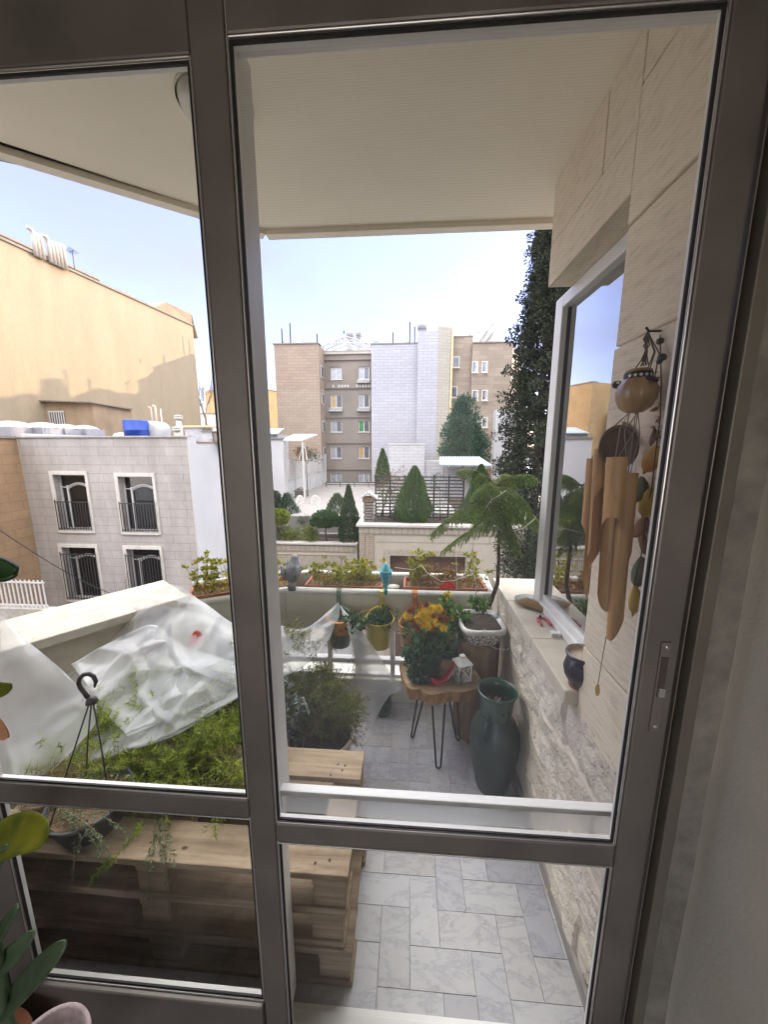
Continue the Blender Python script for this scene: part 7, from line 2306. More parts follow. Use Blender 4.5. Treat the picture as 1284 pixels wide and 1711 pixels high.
# brown neighbour and the white garden railing below it
xb1 = P(29, 740, YL)[0]
nb_ = thing('brown_house', 'brown coursed stone side wall adjoining the stone house at the left edge', 'house', (xb1 - 1, 12, GZ))
zbn = P(5, 731, 14)[2]
mb = MB(); mb.box(xb1 - 7, 12.4, GZ, xb1 - 0.02, YL - 0.01, zbn); mb.build('wall', M_BROWNB, nb_)
mb = MB(); mb.box(xb1 - 7.1, 12.3, zbn + 0.002, xb1 + 0.04, YL - 0.01, zbn + 0.10); mb.build('coping', M_EDGE, nb_)
yr = 11.2
r0, r1 = P(-30, 975, yr), P(69, 970, yr)
rz0 = P(40, 1015, yr)[2]
rg = thing('garden_railing', 'white vertical bar railing at the foot of the brown wall', 'railing', (r1[0], yr, rz0))
mb = MB()
nb = 26
for k in range(nb + 1):
    x_ = r0[0] - 2 + (r1[0] - r0[0] + 2) * k / nb
    mb.box(x_ - 0.02, yr, rz0, x_ + 0.02, yr + 0.03, r1[2])
mb.box(r0[0] - 2, yr - 0.01, rz0 + 0.06, r1[0] + 0.05, yr + 0.04, rz0 + 0.11); mb.box(r0[0] - 2, yr - 0.01, r1[2] - 0.12, r1[0] + 0.05, yr + 0.04, r1[2] - 0.07)
mb.build('bars', M_PVC, rg)
mb = MB(); mb.box(r0[0] - 2, yr - 0.1, GZ, r1[0] + 0.25, yr + 0.15, rz0 - 0.01); mb.build('base_wall', mat('garden_wall_stone', (0.40, 0.37, 0.32), rough=0.9, var=0.2), rg)
cw = thing('overhead_cable', 'thin dark cable slanting across the lower windows of the stone house', 'cable', P(100, 930, 8))
mb = MB(); a_, c_ = P(-60, 845, 6.0), P(235, 1010, 9.0)
mb.tube([a_ + (c_ - a_) * s_ - np.array([0, 0, 0.25 * math.sin(PI * s_)]) for s_ in np.linspace(0, 1, 14)], 0.009, 6); mb.build('cable', M_IRONB, cw, smooth=True)


def bare_tree(label, base, h, spread, depth, r0_, col, seed, name='bare_tree'):
    rr = random.Random(seed)
    t_ = thing(name, label, 'tree', base)
    tm, cm = MB(), MB()
    base = np.array(base, float)
    tm.tube([base, base + [0, 0, h * 0.42]], [r0_, r0_ * 0.7], 7)

    def grow(p, d, L, r_, lv):
        e_ = p + d * L
        m_ = p + d * L * 0.5 + np.array([rr.uniform(-1, 1), rr.uniform(-1, 1), rr.uniform(-1, 1)]) * L * 0.06
        cm.tube([p, m_, e_], [r_, r_ * 0.8, r_ * 0.6], 5, cap=False)
        if lv > 0:
            for _ in range(3 if lv > 1 else 4):
                dd = d + np.array([rr.uniform(-1, 1), rr.uniform(-1, 1), rr.uniform(-0.3, 0.9)]) * spread
                dd /= np.linalg.norm(dd)
                grow(p + d * L * rr.uniform(0.45, 1), dd, L * rr.uniform(0.55, 0.8), r_ * 0.55, lv - 1)
    for _ in range(4):
        d = np.array([rr.uniform(-1, 1) * spread, rr.uniform(-1, 1) * spread, 1.0]); d /= np.linalg.norm(d)
        grow(base + [0, 0, h * rr.uniform(0.25, 0.42)], d, h * 0.33, r0_ * 0.5, depth)
    tm.build('trunk', col, t_, smooth=True); cm.build('crown', col, t_)
    return t_


M_TWIG = mat('bare_twig', (0.16, 0.125, 0.095), rough=0.9, var=0.2)
q = P(346, 726, 46); bare_tree('distant leafless tree in the gap beside the thick upright', (q[0], 46, q[2]), P(345, 640, 46)[2] - q[2], 0.5, 4, 0.16, M_TWIG, 3)
q = P(190, 1000, 9.5); bare_tree('bare sapling in front of the stone house between its lower windows', (q[0], 9.5, q[2] - 2.0), P(192, 952, 9.5)[2] - q[2] + 2.0, 0.28, 1, 0.02, M_TWIG, 5, 'sapling')
q = P(287, 985, 9.5); bare_tree('bare sapling right of the lower right window of the stone house', (q[0], 9.5, q[2] - 2.0), P(288, 955, 9.5)[2] - q[2] + 2.0, 0.2, 1, 0.015, M_TWIG, 9, 'sapling')

# ------------------------------------------------------------------ far apartment building
M_TAN = brickmat('tan_brick', (0.37, 0.285, 0.22), (0.32, 0.245, 0.19), (0.24, 0.19, 0.155), 0.9, 0.30, 0.02, stain=0.18, sscale=0.15)
M_TAN2 = brickmat('banded_tan_brick', (0.38, 0.315, 0.255), (0.30, 0.24, 0.19), (0.27, 0.225, 0.19), 1.6, 0.42, 0.02, stain=0.2, sscale=0.2)
M_GREYP = mat('grey_brown_render', (0.205, 0.175, 0.15), rough=0.95, var=0.12, scale=0.4, c2=(0.25, 0.215, 0.185))
M_WBR = brickmat('white_glazed_brick', (0.43, 0.43, 0.475), (0.39, 0.39, 0.435), (0.29, 0.29, 0.335), 0.9, 0.30, 0.02, stain=0.10, sscale=0.15)
M_CREAM_WARMLIT = brickmat('cream_warmlit_brick', (0.43, 0.40, 0.345), (0.40, 0.37, 0.32), (0.30, 0.28, 0.25), 0.9, 0.30, 0.02, stain=0.1, sscale=0.15)  # cream brick; on the far tower and return its warmth paints reflected light
YF = 40.0
fb = thing('apartment_building', 'far apartment building with grey recessed windows between tan and white brick blocks', 'building', (0, YF, GZ))


def blk(par, nm, u0, u1, vt, y0, y1, m, ub=None, zb=GZ):
    x0, x1 = P(u0, 640, y0)[0], P(u1, 640, y0)[0]
    zt = P((u0 + u1) / 2, vt, y0)[2]
    mb = MB(); mb.box(x0, y0, zb, x1, y1, zt); mb.build(nm, m, par)
    return x0, x1, zt


x0, x1, zt = blk(fb, 'tan_wing', 461, 534, 575, YF, 54, M_TAN)
mb = MB(); mb.box(x0 - 0.1, YF - 0.1, zt + 0.004, x1 + 0.1, YF + 1, zt + 0.12); mb.build('roof_edge', M_EDGE, fb)
XA = x1
ZFAR = zt
# recess
YRc = 42.6
xr0, xr1 = XA - 0.3, P(622, 640, YF)[0]
zrc = P(580, 586, YRc)[2]
rows_ = ((613, 634), (659, 681), (703, 722), (746, 766), (790, 807))
holes = []
for vt_, vb_ in rows_:
    vm = (vt_ + vb_) / 2
    for u0, u1 in ((552.5, 571.5), (599, 617.5)):
        holes.append((P(u0, vm, YRc)[0], P(u1, vm, YRc)[0], P(580, vb_, YRc)[2], P(580, vt_, YRc)[2]))
mb = MB(); holed(mb, xr0, xr1, GZ, zrc, YRc, YRc + 0.3, holes); mb.box(xr0, YRc + 0.6, GZ, xr1, 54, zrc - 0.1); mb.build('grey_recess', M_GREYP, fb)
kinds = [(M_PANE2, M_PANE2), (M_PANE2, M_PANE), (M_PANE3, M_PANE), (M_PANE2, M_PANE), (M_PANE2, M_PANE), (M_PANE4, M_PANE), (M_PANE2, M_PANE), (M_PANE3, M_PANE), (M_PANE2, M_PANE2), (M_PANE2, M_PANE2)]


def win2(par, x0, x1, z0, z1, y, pl_, pr_, m=None, split=True, fr_=0.09):
    m = m or M_PVC
    mb = MB(); yy = y + 0.12
    mb.box(x0, yy, z0, x0 + fr_, yy + 0.06, z1); mb.box(x1 - fr_, yy, z0, x1, yy + 0.06, z1); mb.box(x0 + fr_, yy, z0, x1 - fr_, yy + 0.06, z0 + fr_); mb.box(x0 + fr_, yy, z1 - fr_, x1 - fr_, yy + 0.06, z1)
    xm = (x0 + x1) / 2
    if split:
        mb.box(xm - fr_ * 0.6, yy + 0.002, z0 + fr_, xm + fr_ * 0.6, yy + 0.058, z1 - fr_)
    mb.box(x0 - 0.05, y - 0.08, z0 - 0.08, x1 + 0.05, y + 0.05, z0 - 0.002)
    wo = mb.build('window', m, par)
    for a_, b_, mm_ in ((x0 + fr_, xm, pl_), (xm, x1 - fr_, pr_)):
        mb = MB(); mb.box(a_, yy + 0.02, z0 + fr_, b_ - 0.004, yy + 0.04, z1 - fr_); mb.build('pane', mm_, wo)
    return wo


for i, h in enumerate(holes):
    win2(fb, *h, YRc, *kinds[i])
    if i in (1, 2, 3):
        mb = MB(); mb.box(h[0] - 0.1, YRc - 0.45, h[2] - 0.45, h[1] + 0.1, YRc - 0.002, h[2] - 0.15); mb.build('flower_ledge', mat('grey_ledge_%d' % i, (0.36, 0.36, 0.36), rough=0.8), fb)
for v, nm, hh, m in ((641, 'dark_sign_band', 0.55, M_EDGE), (588, 'cornice_band', 0.25, M_CREAM_WARMLIT), (696, 'string_course', 0.12, M_GREYP), (739, 'string_course', 0.12, M_GREYP), (783, 'string_course', 0.12, M_GREYP), (600, 'string_course', 0.12, M_GREYP)):
    z = P(580, v, YRc)[2]
    mb = MB(); mb.box(XA + 0.03, YRc - 0.16, z - hh, xr1 - 0.02, YRc - 0.002, z)
    bo = mb.build(nm, m, fb)
    if nm == 'dark_sign_band':
        mb = MB()
        for k in range(16):
            if k in (1, 6, 7):
                continue
            x_ = XA + 0.9 + k * 0.34
            mb.box(x_, YRc - 0.18, z - 0.42, x_ + 0.17, YRc - 0.163, z - 0.16)
        mb.build('pale_fret', M_PVC, bo)
for vt_, vb_ in ((610, 631), (657, 675), (703, 722), (747, 760)):
    mb = MB(); z0, z1 = P(540, vb_, 41)[2], P(540, vt_, 41)[2]
    mb.box(XA + 0.002, 40.8, z0, XA + 0.05, 42.0, z1); so_ = mb.build('side_window', M_PVC, fb)
    mb = MB(); mb.box(XA + 0.052, 40.9, z0 + 0.1, XA + 0.06, 41.9, z1 - 0.1); mb.build('pane', M_PANE, so_)
# roof pergola over the recess
M_TRUSS = mat('grey_steel_truss', (0.42, 0.42, 0.42), rough=0.5)
pg = thing('roof_pergola', 'arched grey steel pergola on the roof between the tan and white blocks', 'pergola', (XA, YRc, zrc))
zpk = P(578, 561, YRc)[2]; zed = P(540, 577, YRc)[2]
xpa, xpb = P(532, 577, YRc)[0], P(622, 577, YRc)[0]
mb = MB()
for yy in (YRc + 0.2, YRc + 1.6, YRc + 3.0):
    top_, bot_ = [], []
    for k in range(17):
        s_ = k / 16
        x_ = xpa + (xpb - xpa) * s_
        z_ = zed - 0.3 + (zpk - zed + 0.3) * (1 - abs(s_ - 0.52) / 0.52) ** 0.8
        top_.append((x_, yy, z_)); bot_.append((x_, yy, z_ - 0.55))
    mb.tube(top_, 0.07, 6); mb.tube(bot_, 0.06, 6)
    for k in range(16):
        mb.tube([bot_[k], top_[k + 1]] if k % 2 else [top_[k], bot_[k + 1]], 0.04, 5)
for k in range(17):
    x_, z_ = top_[k][0], top_[k][2]
    mb.tube([(x_, YRc + 0.2, z_), (x_, YRc + 3, z_)], 0.05, 5)
mb.build('arched_truss', M_TRUSS, pg)
for s_ in (0.05, 0.30, 0.55, 0.80, 0.97):
    x_ = xpa + (xpb - xpa) * s_
    mb = MB(); mb.box(x_ - 0.05, YRc + 0.15, zrc, x_ + 0.05, YRc + 0.25, zed + 0.15 + (zpk - zed) * (1 - abs(s_ - 0.52) / 0.52) * 0.55); mb.build('post', M_TRUSS, pg)
mb = MB()
for k in range(46):
    x_ = XA + 0.4 + (xr1 - XA - 0.5) * k / 45; mb.box(x_ - 0.02, YRc + 0.05, zrc, x_ + 0.02, YRc + 0.09, zrc + 0.8)
mb.box(XA + 0.3, YRc + 0.03, zrc + 0.8, xr1, YRc + 0.11, zrc + 0.88); mb.build('balustrade', M_PVC, pg)
M_CHIM = mat('dark_grey_chimney', (0.19, 0.19, 0.20), rough=0.8, var=0.15)
for u0, u1, vt_, lab in ((580, 583, 557, 'slim grey chimney at the left of the three behind the pergola'), (584.5, 589, 557, 'middle grey chimney behind the pergola'), (596, 602.5, 556, 'broad grey chimney nearest the white block behind the pergola')):
    x0, x1 = P(u0, 570, 46)[0], P(u1, 570, 46)[0]; z1 = P(u0, vt_, 46)[2]
    ch_ = thing('roof_chimney', lab, 'chimney', (x0, 46, zrc))
    mb = MB(); mb.box(x0, 46, zrc - 0.5, x1, 46.6, z1 - 0.3); mb.build('stack', M_CHIM, ch_)
    mb = MB(); mb.box(x0 - 0.06, 45.94, z1 - 0.298, x1 + 0.06, 46.66, z1); mb.build('cap', M_CHIM, ch_)
x0, x1, zt = blk(fb, 'white_wing', 621, 698, 575, YF - 0.4, 54, M_WBR)
mb = MB(); mb.box(x0 - 0.06, YF - 0.46, zt + 0.004, x1, YF + 0.6, zt + 0.12); mb.build('roof_edge', M_EDGE, fb)
ZWH = zt
x0, x1, zt = blk(fb, 'white_tower', 697.5, 731, 553, YF - 0.9, 52, M_WBR)
ZTW = zt
xt2 = P(756, 640, YF - 0.2)[0]
mb = MB(); mb.hexa([(x1 + 0.003, YF - 0.9, GZ), (xt2, YF - 0.2, GZ), (xt2, 52, GZ), (x1 + 0.003, 52, GZ)], [(x1 + 0.003, YF - 0.9, P(731, 545, YF - 0.9)[2]), (xt2, YF - 0.2, P(756, 548, YF)[2]), (xt2, 52, P(756, 548, YF)[2]), (x1 + 0.003, 52, P(731, 545, YF - 0.9)[2])]); mb.build('warmlit_tower', M_CREAM_WARMLIT, fb)  # warm light on the slanted face is put into its brick colour
mb = MB(); mb.tube([(xt2 - 0.12, YF - 0.34, GZ + 3), (xt2 - 0.12, YF - 0.34, P(754, 552, YF)[2])], 0.10, 8); mb.build('rain_pipe', mat('ochre_pipe', (0.6, 0.48, 0.28), rough=0.6), fb)
x0, x1, zt = blk(fb, 'tan_link', 755, 788, 563, YF + 0.8, 54, M_TAN2)
mb = MB(); mb.box(x0, YF + 0.75, zt + 0.004, x1, YF + 1.4, zt + 0.12); mb.build('roof_edge', M_EDGE, fb)
for (a_, b_, vt_, vb_) in ((757, 769, 595, 614), (756.5, 767, 645, 664)):
    win2(fb, P(a_, 600, YF + 0.62)[0], P(b_, 600, YF + 0.62)[0], P(762, vb_, YF + 0.62)[2], P(762, vt_, YF + 0.62)[2], YF + 0.62, M_PANE, M_PANE, M_STONEFR, False)
x0, x1, zt = blk(fb, 'tan_right_wing', 788.2, 854, 573, YF + 0.2, 54, M_TAN2)
ZRW = zt
mb = MB(); mb.box(x0, YF + 0.1, zt + 0.004, x1 + 0.1, YF + 1.2, zt + 0.12); mb.build('roof_edge', M_EDGE, fb)
mb = MB(); mb.hexa([(x1 + 0.003, YF + 0.3, GZ), (x1 + 2.2, YF + 4, GZ), (x1 + 2.2, 54, GZ), (x1 + 0.003, 54, GZ)], [(x1 + 0.003, YF + 0.3, zt - 0.3), (x1 + 2.2, YF + 4, zt - 0.3), (x1 + 2.2, 54, zt - 0.3), (x1 + 0.003, 54, zt - 0.3)]); mb.build('warmlit_return', M_CREAM_WARMLIT, fb)  # the return's warm glow is painted in by the brick colour
for vt_, vb_ in ((603, 622), (651, 669), (697, 714)):
    for a_, b_ in ((789.5, 800), (806, 816)):
        win2(fb, P(a_, (vt_ + vb_) / 2, YF + 0.04)[0], P(b_, (vt_ + vb_) / 2, YF + 0.04)[0], P(800, vb_, YF)[2], P(800, vt_, YF)[2], YF + 0.03, M_PANE, M_PANE2, M_STONEFR, False)
# roof house, steps and water tanks on the right wing
rhx0, rhx1 = P(787, 560, 44)[0], P(836, 560, 44)[0]
rh = thing('roof_house', 'pale roof house with an outside steel stair on the right tan wing', 'roof house', (rhx0, 44, ZRW))
zrh = P(810, 557, 44)[2]
mb = MB(); mb.box(rhx0, 44, ZRW - 0.1, rhx1, 50, zrh); mb.build('walls', mat('pale_render', (0.5, 0.5, 0.5), rough=0.9), rh)
mb = MB()
for yy in (43.3, 43.8):
    mb.tube([(P(803, 572, 43.5)[0], yy, ZRW + 0.15), (P(826, 557, 43.5)[0], yy, zrh + 0.1)], 0.07, 6)
    mb.tube([(P(803, 572, 43.5)[0], yy, ZRW + 1.1), (P(826, 557, 43.5)[0], yy, zrh + 1.0)], 0.05, 6)
mb.build('steel_stair', M_CHIM, rh)
for u, lab in ((791, 'left of the three round tanks on the pale roof house'), (804, 'middle of the three round tanks on the pale roof house'), (817, 'right of the three round tanks on the pale roof house')):
    p = P(u, 557, 45); r_ = 4.5 / FPX * 45
    mb = MB(); mb.lathe([(0, -0.7), (r_ * 0.9, -0.65), (r_, -0.5), (r_, 0.5), (r_ * 0.9, 0.65), (0, 0.7)], (p[0], 45.2, zrh + r_ + 0.05), 20, M=Matrix.Rotation(PI / 2, 4, 'X'))
    tag(mb.build('water_tank', M_GALV, smooth=True), lab, 'water tank', 'round tanks on the far roof')
p = P(706, 553, YF + 1)
hb_ = thing('water_heater', 'dark grey boxy water heater on top of the white tower', 'water heater', (p[0], YF + 1, ZTW))
mb = MB(); mb.box(p[0] - 0.45, YF + 0.6, ZTW, p[0] + 0.45, YF + 1.4, ZTW + 0.6); mb.build('lower_box', M_CHIM, hb_)
mb = MB(); mb.lathe([(0, 0), (0.42, 0), (0.5, 0.1), (0.5, 0.5), (0, 0.55)], (p[0], YF + 1, ZTW + 0.602), 16); mb.build('drum', M_CHIM, hb_, smooth=True)
for u, vt_, vb_, base, lab in ((472, 549, 575, ZFAR, 'shorter thin pole at the left on the tan wing roof'), (486, 540, 575, ZFAR, 'taller pole with a knob on the tan wing roof'), (530.5, 558, 575, ZFAR, 'thin pole at the right end of the tan wing roof'), (575, 553, 566, zpk - 0.3, 'short pole at the crest of the arched pergola'), (657, 555, 575, ZWH, 'thin pole at the middle of the white block roof'), (685, 538, 575, ZWH, 'tallest pole beside the cooler on the white block roof'), (693, 546, 575, ZWH, 'pole next to the tower on the white block roof')):
    p = P(u, vb_, YF + 0.8)
    aerial(lab, (p[0], YF + 0.8, base), P(u, vt_, YF + 0.8)[2] - base, r=0.07, yagi=False, group='poles on the far roofs')
p = P(628, 575, YF + 2); aerial('small television aerial at the left end of the white block roof', (p[0], YF + 2, ZWH), 0.9, 0.8, 0.6, r=0.03)
for u0, u1, base, lab in ((473, 486, ZFAR, 'grey boxy cooler at the left of the tan wing roof'), (673, 686, ZWH, 'grey boxy cooler beside the tallest pole on the white roof')):
    x0, x1 = P(u0, 570, YF + 1)[0], P(u1, 570, YF + 1)[0]
    cb_ = thing('air_cooler', lab, 'air cooler', (x0, YF + 1, base))
    mb = MB(); mb.box(x0, YF + 1, base + 0.1, x1, YF + 2, base + 0.62); mb.build('cabinet', M_GALV, cb_)
    mb = MB(); mb.box(x0 + 0.05, YF + 1.05, base, x1 - 0.05, YF + 1.9, base + 0.099); mb.build('stand', M_CHIM, cb_)
p = P(500, 575, YF + 1)
mb = MB(); mb.lathe([(0.75, 0), (0.6, 0.25), (0.3, 0.42), (0, 0.48)], (p[0], YF + 1.2, ZFAR), 20)
tag(mb.build('roof_dish', M_GALV, smooth=True), 'flattened grey dome on the tan wing roof', 'dome')
# lower white annex in front
wa = thing('white_annex', 'low white annex wall in front of the far white block', 'annex', (P(650, 760, 36)[0], 36, GZ))
x0, x1 = P(650, 760, 36)[0], P(710, 760, 36)[0]; z1 = P(680, 743, 36)[2]
mb = MB(); mb.box(x0, 36, GZ, x1, 38, z1); x2 = P(742, 760, 36)[0]; mb.box(x1 + 0.003, 36.3, GZ, x2, 38, P(725, 770, 36)[2]); mb.build('walls', brickmat('white_painted_brick', (0.52, 0.52, 0.54), (0.48, 0.48, 0.50), (0.37, 0.37, 0.40), 0.9, 0.30, 0.02, stain=0.12, sscale=0.2), wa)
mb = MB(); mb.box(x0 - 0.05, 35.95, z1 + 0.003, x1 + 0.05, 36.4, z1 + 0.12); mb.build('coping', M_PVC, wa)
wr = thing('white_gable', 'white wall edge showing between the pine and the tall cypress', 'wall', (P(826, 730, 37)[0], 37, GZ))
mb = MB(); mb.box(P(827, 730, 37)[0], 37, GZ, P(880, 730, 37)[0], 38, P(840, 684, 37)[2]); mb.build('wall', M_WHITEW, wr)

# houses behind, left of the far building
q0, q1 = P(425, 690, 60), P(464, 690, 60)
yh = thing('ochre_house', 'sunlit ochre brick house peeping out left of the far building', 'house', (q0[0], 60, GZ))
zt = P(445, 647, 60)[2]
d_ = np.array([0.42, 0.91]); n2_ = np.array([0.91, -0.42])
c0_ = q0[:2] - d_ * 1.5
L_ = (q1[0] - c0_[0]) / d_[0] + 4
mb = MB(); mb.prism([tuple(c0_), tuple(c0_ + d_ * L_), tuple(c0_ + d_ * L_ - n2_ * 10), tuple(c0_ - n2_ * 10)], GZ, zt); mb.build('walls', brickmat('ochre_brick', (0.45, 0.30, 0.14), (0.41, 0.27, 0.125), (0.32, 0.215, 0.11), 0.9, 0.3, 0.02), yh)
mb = MB(); mb.prism([tuple(c0_ + n2_ * 0.1), tuple(c0_ + d_ * L_ + n2_ * 0.1), tuple(c0_ + d_ * L_ - n2_ * 1), tuple(c0_ - n2_ * 1)], zt + 0.004, zt + 0.15); mb.build('roof_edge', M_EDGE, yh)
br_ = thing('blue_roof_house', 'low house with a pale blue metal roof left of the far building', 'house', (P(440, 725, 34)[0], 34, GZ))
x0, x1 = P(425, 725, 34)[0], P(467, 725, 34)[0]
mb = MB(); mb.box(x0, 34, GZ, x1 - 0.2, 37, P(445, 725, 34)[2]); mb.build('walls', mat('blue_grey_wall', (0.40, 0.41, 0.45), rough=0.9), br_)
zr0, zr1 = P(445, 726, 34)[2], P(445, 716, 36)[2]
mb = MB(); mb.hexa([(x0, 33.6, zr0), (x1, 33.6, zr0), (x1 - 0.4, 36.6, zr1 - 0.05), (x0, 36.6, zr1 - 0.05)], [(x0, 33.6, zr0 + 0.08), (x1, 33.6, zr0 + 0.08), (x1 - 0.4, 36.6, zr1 + 0.05), (x0, 36.6, zr1 + 0.05)]); mb.build('roof', mat('pale_blue_metal', (0.34, 0.40, 0.45), rough=0.4, var=0.1), br_)
x0, x1 = P(328, 700, 58)[0], P(375, 700, 58)[0]
ph = thing('pale_house', 'pale distant house under the leafless tree beside the upright', 'house', (x0, 58, GZ))
mb = MB(); mb.box(x0, 58, GZ, x1, 66, P(345, 692, 58)[2]); mb.build('walls', mat('pale_distant_render', (0.55, 0.52, 0.50), rough=0.9, var=0.1), ph)
mb = MB(); mb.box(x0 - 0.1, 57.9, P(345, 692, 58)[2] + 0.004, x1, 58.6, P(345, 692, 58)[2] + 0.2); mb.build('roof_edge', M_EDGE, ph)
# unseen tall block added on the sunny side to keep the balcony in shade
shade_block = thing('apartment_block', 'unseen tall cream block added on the sunny side to shade the balcony', 'building', (30, 44, GZ))
fpb = [(17, 13), (40, 13), (40, 46), (19.5, 46), (17, 30)]
mb = MB(); mb.prism(fpb, GZ, 16); mb.build('walls', M_CREAM_WARMLIT, shade_block)
mb = MB(); mb.prism(fpb, 16.004, 16.3); mb.build('roof_edge', M_EDGE, shade_block)
for i in range(5):
    for j in range(6):
        win2(shade_block, 18.5 + j * 3.4, 20.2 + j * 3.4, -4 + i * 3.6, -2.3 + i * 3.6, 12.86, M_PANE, M_PANE2)

# ------------------------------------------------------------------ roof terrace with white trellis
TZ = -2.4
M_TERR = mat('pale_terrace_paving', (0.21, 0.20, 0.19), rough=0.8, var=0.1, scale=0.8)
M_CREAMW = mat('cream_parapet_stone', (0.42, 0.37, 0.30), rough=0.9, var=0.12, scale=1.5)
mb = MB(); mb.box(-9.6, 20.5, GZ, 3.0, 41, TZ); struct(mb, 'roof_terrace', M_TERR)
XT = -9.35
tr_w = thing('terrace_wall', 'white wall of the roof terrace below and beside the trellis', 'wall', (XT, 30, TZ))
xq0 = P(425, 760, 26.8)[0]
ztw = P(456, 734, 26.8)[2]
mb = MB(); mb.box(XT - 0.25, 27.0, TZ, XT - 0.02, 41, TZ + 1.5); mb.build('side_wall', M_WHITEW, tr_w)
mb = MB(); mb.box(xq0, 26.8, GZ, XT, 26.98, ztw); mb.build('end_wall', M_WHITEW, tr_w)
mb = MB(); mb.box(xq0, 26.7, ztw + 0.004, XT + 0.1, 27.1, ztw + 0.1); mb.build('coping', M_EDGE, tr_w)
ts = thing('trellis_screen', 'tall white slatted trellis screen receding along the roof terrace', 'trellis', (XT, 33, TZ))
mb = MB()
zt0, zt1 = TZ + 1.45, 0.62
ny_ = 17
for k in range(ny_):
    z = zt0 + (zt1 - zt0) * k / (ny_ - 1); mb.box(XT - 0.02, 27.2, z - 0.03, XT + 0.02, 40.9, z + 0.03)
for k in range(28):
    y = 27.2 + 13.6 * k / 27; mb.box(XT - 0.03, y - 0.02, zt0, XT - 0.021, y + 0.02, zt1)
mb.build('slats', M_PVC, ts)
for k in range(7):
    y = 27.2 + 13.5 * k / 6
    mb = MB(); mb.box(XT - 0.05, y - 0.07, TZ, XT + 0.06, y + 0.07, zt1 + 0.1); mb.build('post', M_PVC, ts)
pgx0, pgx1 = P(473, 740, 27.5)[0], P(512, 740, 27.5)[0]
pz = P(490, 727, 27.5)[2]
pg2 = thing('garden_pergola', 'white garden pergola with a boarded canopy behind the trellis', 'pergola', (pgx0, 27.6, TZ))
mb = MB(); mb.hexa([(pgx0 - 0.2, 27.5, pz - 0.45), (pgx1 - 0.3, 27.5, pz - 0.45), (pgx1, 31, pz + 0.1), (pgx0 - 0.2, 31, pz + 0.1)], [(pgx0 - 0.2, 27.5, pz - 0.35), (pgx1 - 0.3, 27.5, pz - 0.35), (pgx1, 31, pz + 0.2), (pgx0 - 0.2, 31, pz + 0.2)]); mb.build('canopy', M_PVC, pg2)
for x_ in (pgx0, pgx1 - 0.4):
    mb = MB(); mb.box(x_, 27.6, TZ, x_ + 0.12, 27.72, pz - 0.46); mb.build('post', M_PVC, pg2)
mb = MB(); ax_f = P(508, 735, 28.2); ab = P(500, 768, 28.2); ac = P(513, 768, 28.2)
mb.tube([ab, ax_f, ac], 0.07, 6); mb.tube([ab * 0.4 + ax_f * 0.6, ac * 0.4 + ax_f * 0.6], 0.05, 6); mb.build('swing_frame', M_PVC, pg2)
x0, x1 = P(492, 758, 28)[0], P(511, 758, 28)[0]
wb2 = thing('garden_bench', 'brown slatted wooden swing bench under the white pergola', 'bench', (x0, 29, TZ))
mb = MB()
for k in range(5):
    mb.box(x0, 28.6, P(500, 768, 28)[2] + 0.2 * k, x1, 28.66, P(500, 768, 28)[2] + 0.2 * k + 0.15)
mb.build('backrest', mat('brown_slat_wood', (0.26, 0.13, 0.05), rough=0.7, var=0.2), wb2)
mb = MB(); mb.box(x0, 28.2, P(500, 768, 28)[2] - 0.1, x1, 28.6, P(500, 768, 28)[2] - 0.02); mb.build('seat', mat('brown_seat_wood', (0.24, 0.12, 0.05), rough=0.7, var=0.2), wb2)
# far terrace parapet with dark rail
q0, q1 = P(545, 815, 36), P(640, 815, 36)
fr2 = thing('terrace_parapet', 'cream terrace parapet with a dark double rail below the grey recess', 'parapet', (q0[0], 36, TZ))
mb = MB(); mb.box(q0[0], 36, GZ, q1[0], 36.3, P(590, 814, 36)[2]); mb.build('wall', M_CREAMW, fr2)
mb = MB(); zr = P(590, 806, 36)[2]; mb.tube([(q0[0], 36.1, zr), (q1[0], 36.1, zr)], 0.06, 6); mb.tube([(q0[0], 36.1, zr - 0.25), (q1[0], 36.1, zr - 0.25)], 0.05, 6)
for k in range(5):
    x_ = q0[0] + (q1[0] - q0[0]) * k / 4; mb.tube([(x_, 36.1, zr - 0.6), (x_, 36.1, zr + 0.02)], 0.04, 6)
mb.build('rail', M_IRONB, fr2)
q0, q1 = P(494, 851, 24), P(545, 851, 24)
fr3 = thing('terrace_parapet', 'low cream wall in front of the satellite dishes on the terrace', 'parapet', (q0[0], 24, TZ))
mb = MB(); mb.box(q0[0] - 1, 24, GZ, q1[0] + 0.6, 24.3, P(520, 854, 24)[2]); mb.build('wall', M_CREAMW, fr3)
mb = MB(); mb.box(q0[0] - 1.1, 23.9, P(520, 854, 24)[2] + 0.004, q1[0] + 0.7, 24.35, P(520, 850, 24)[2]); mb.build('coping', mat('pale_coping', (0.62, 0.59, 0.54), rough=0.8), fr3)
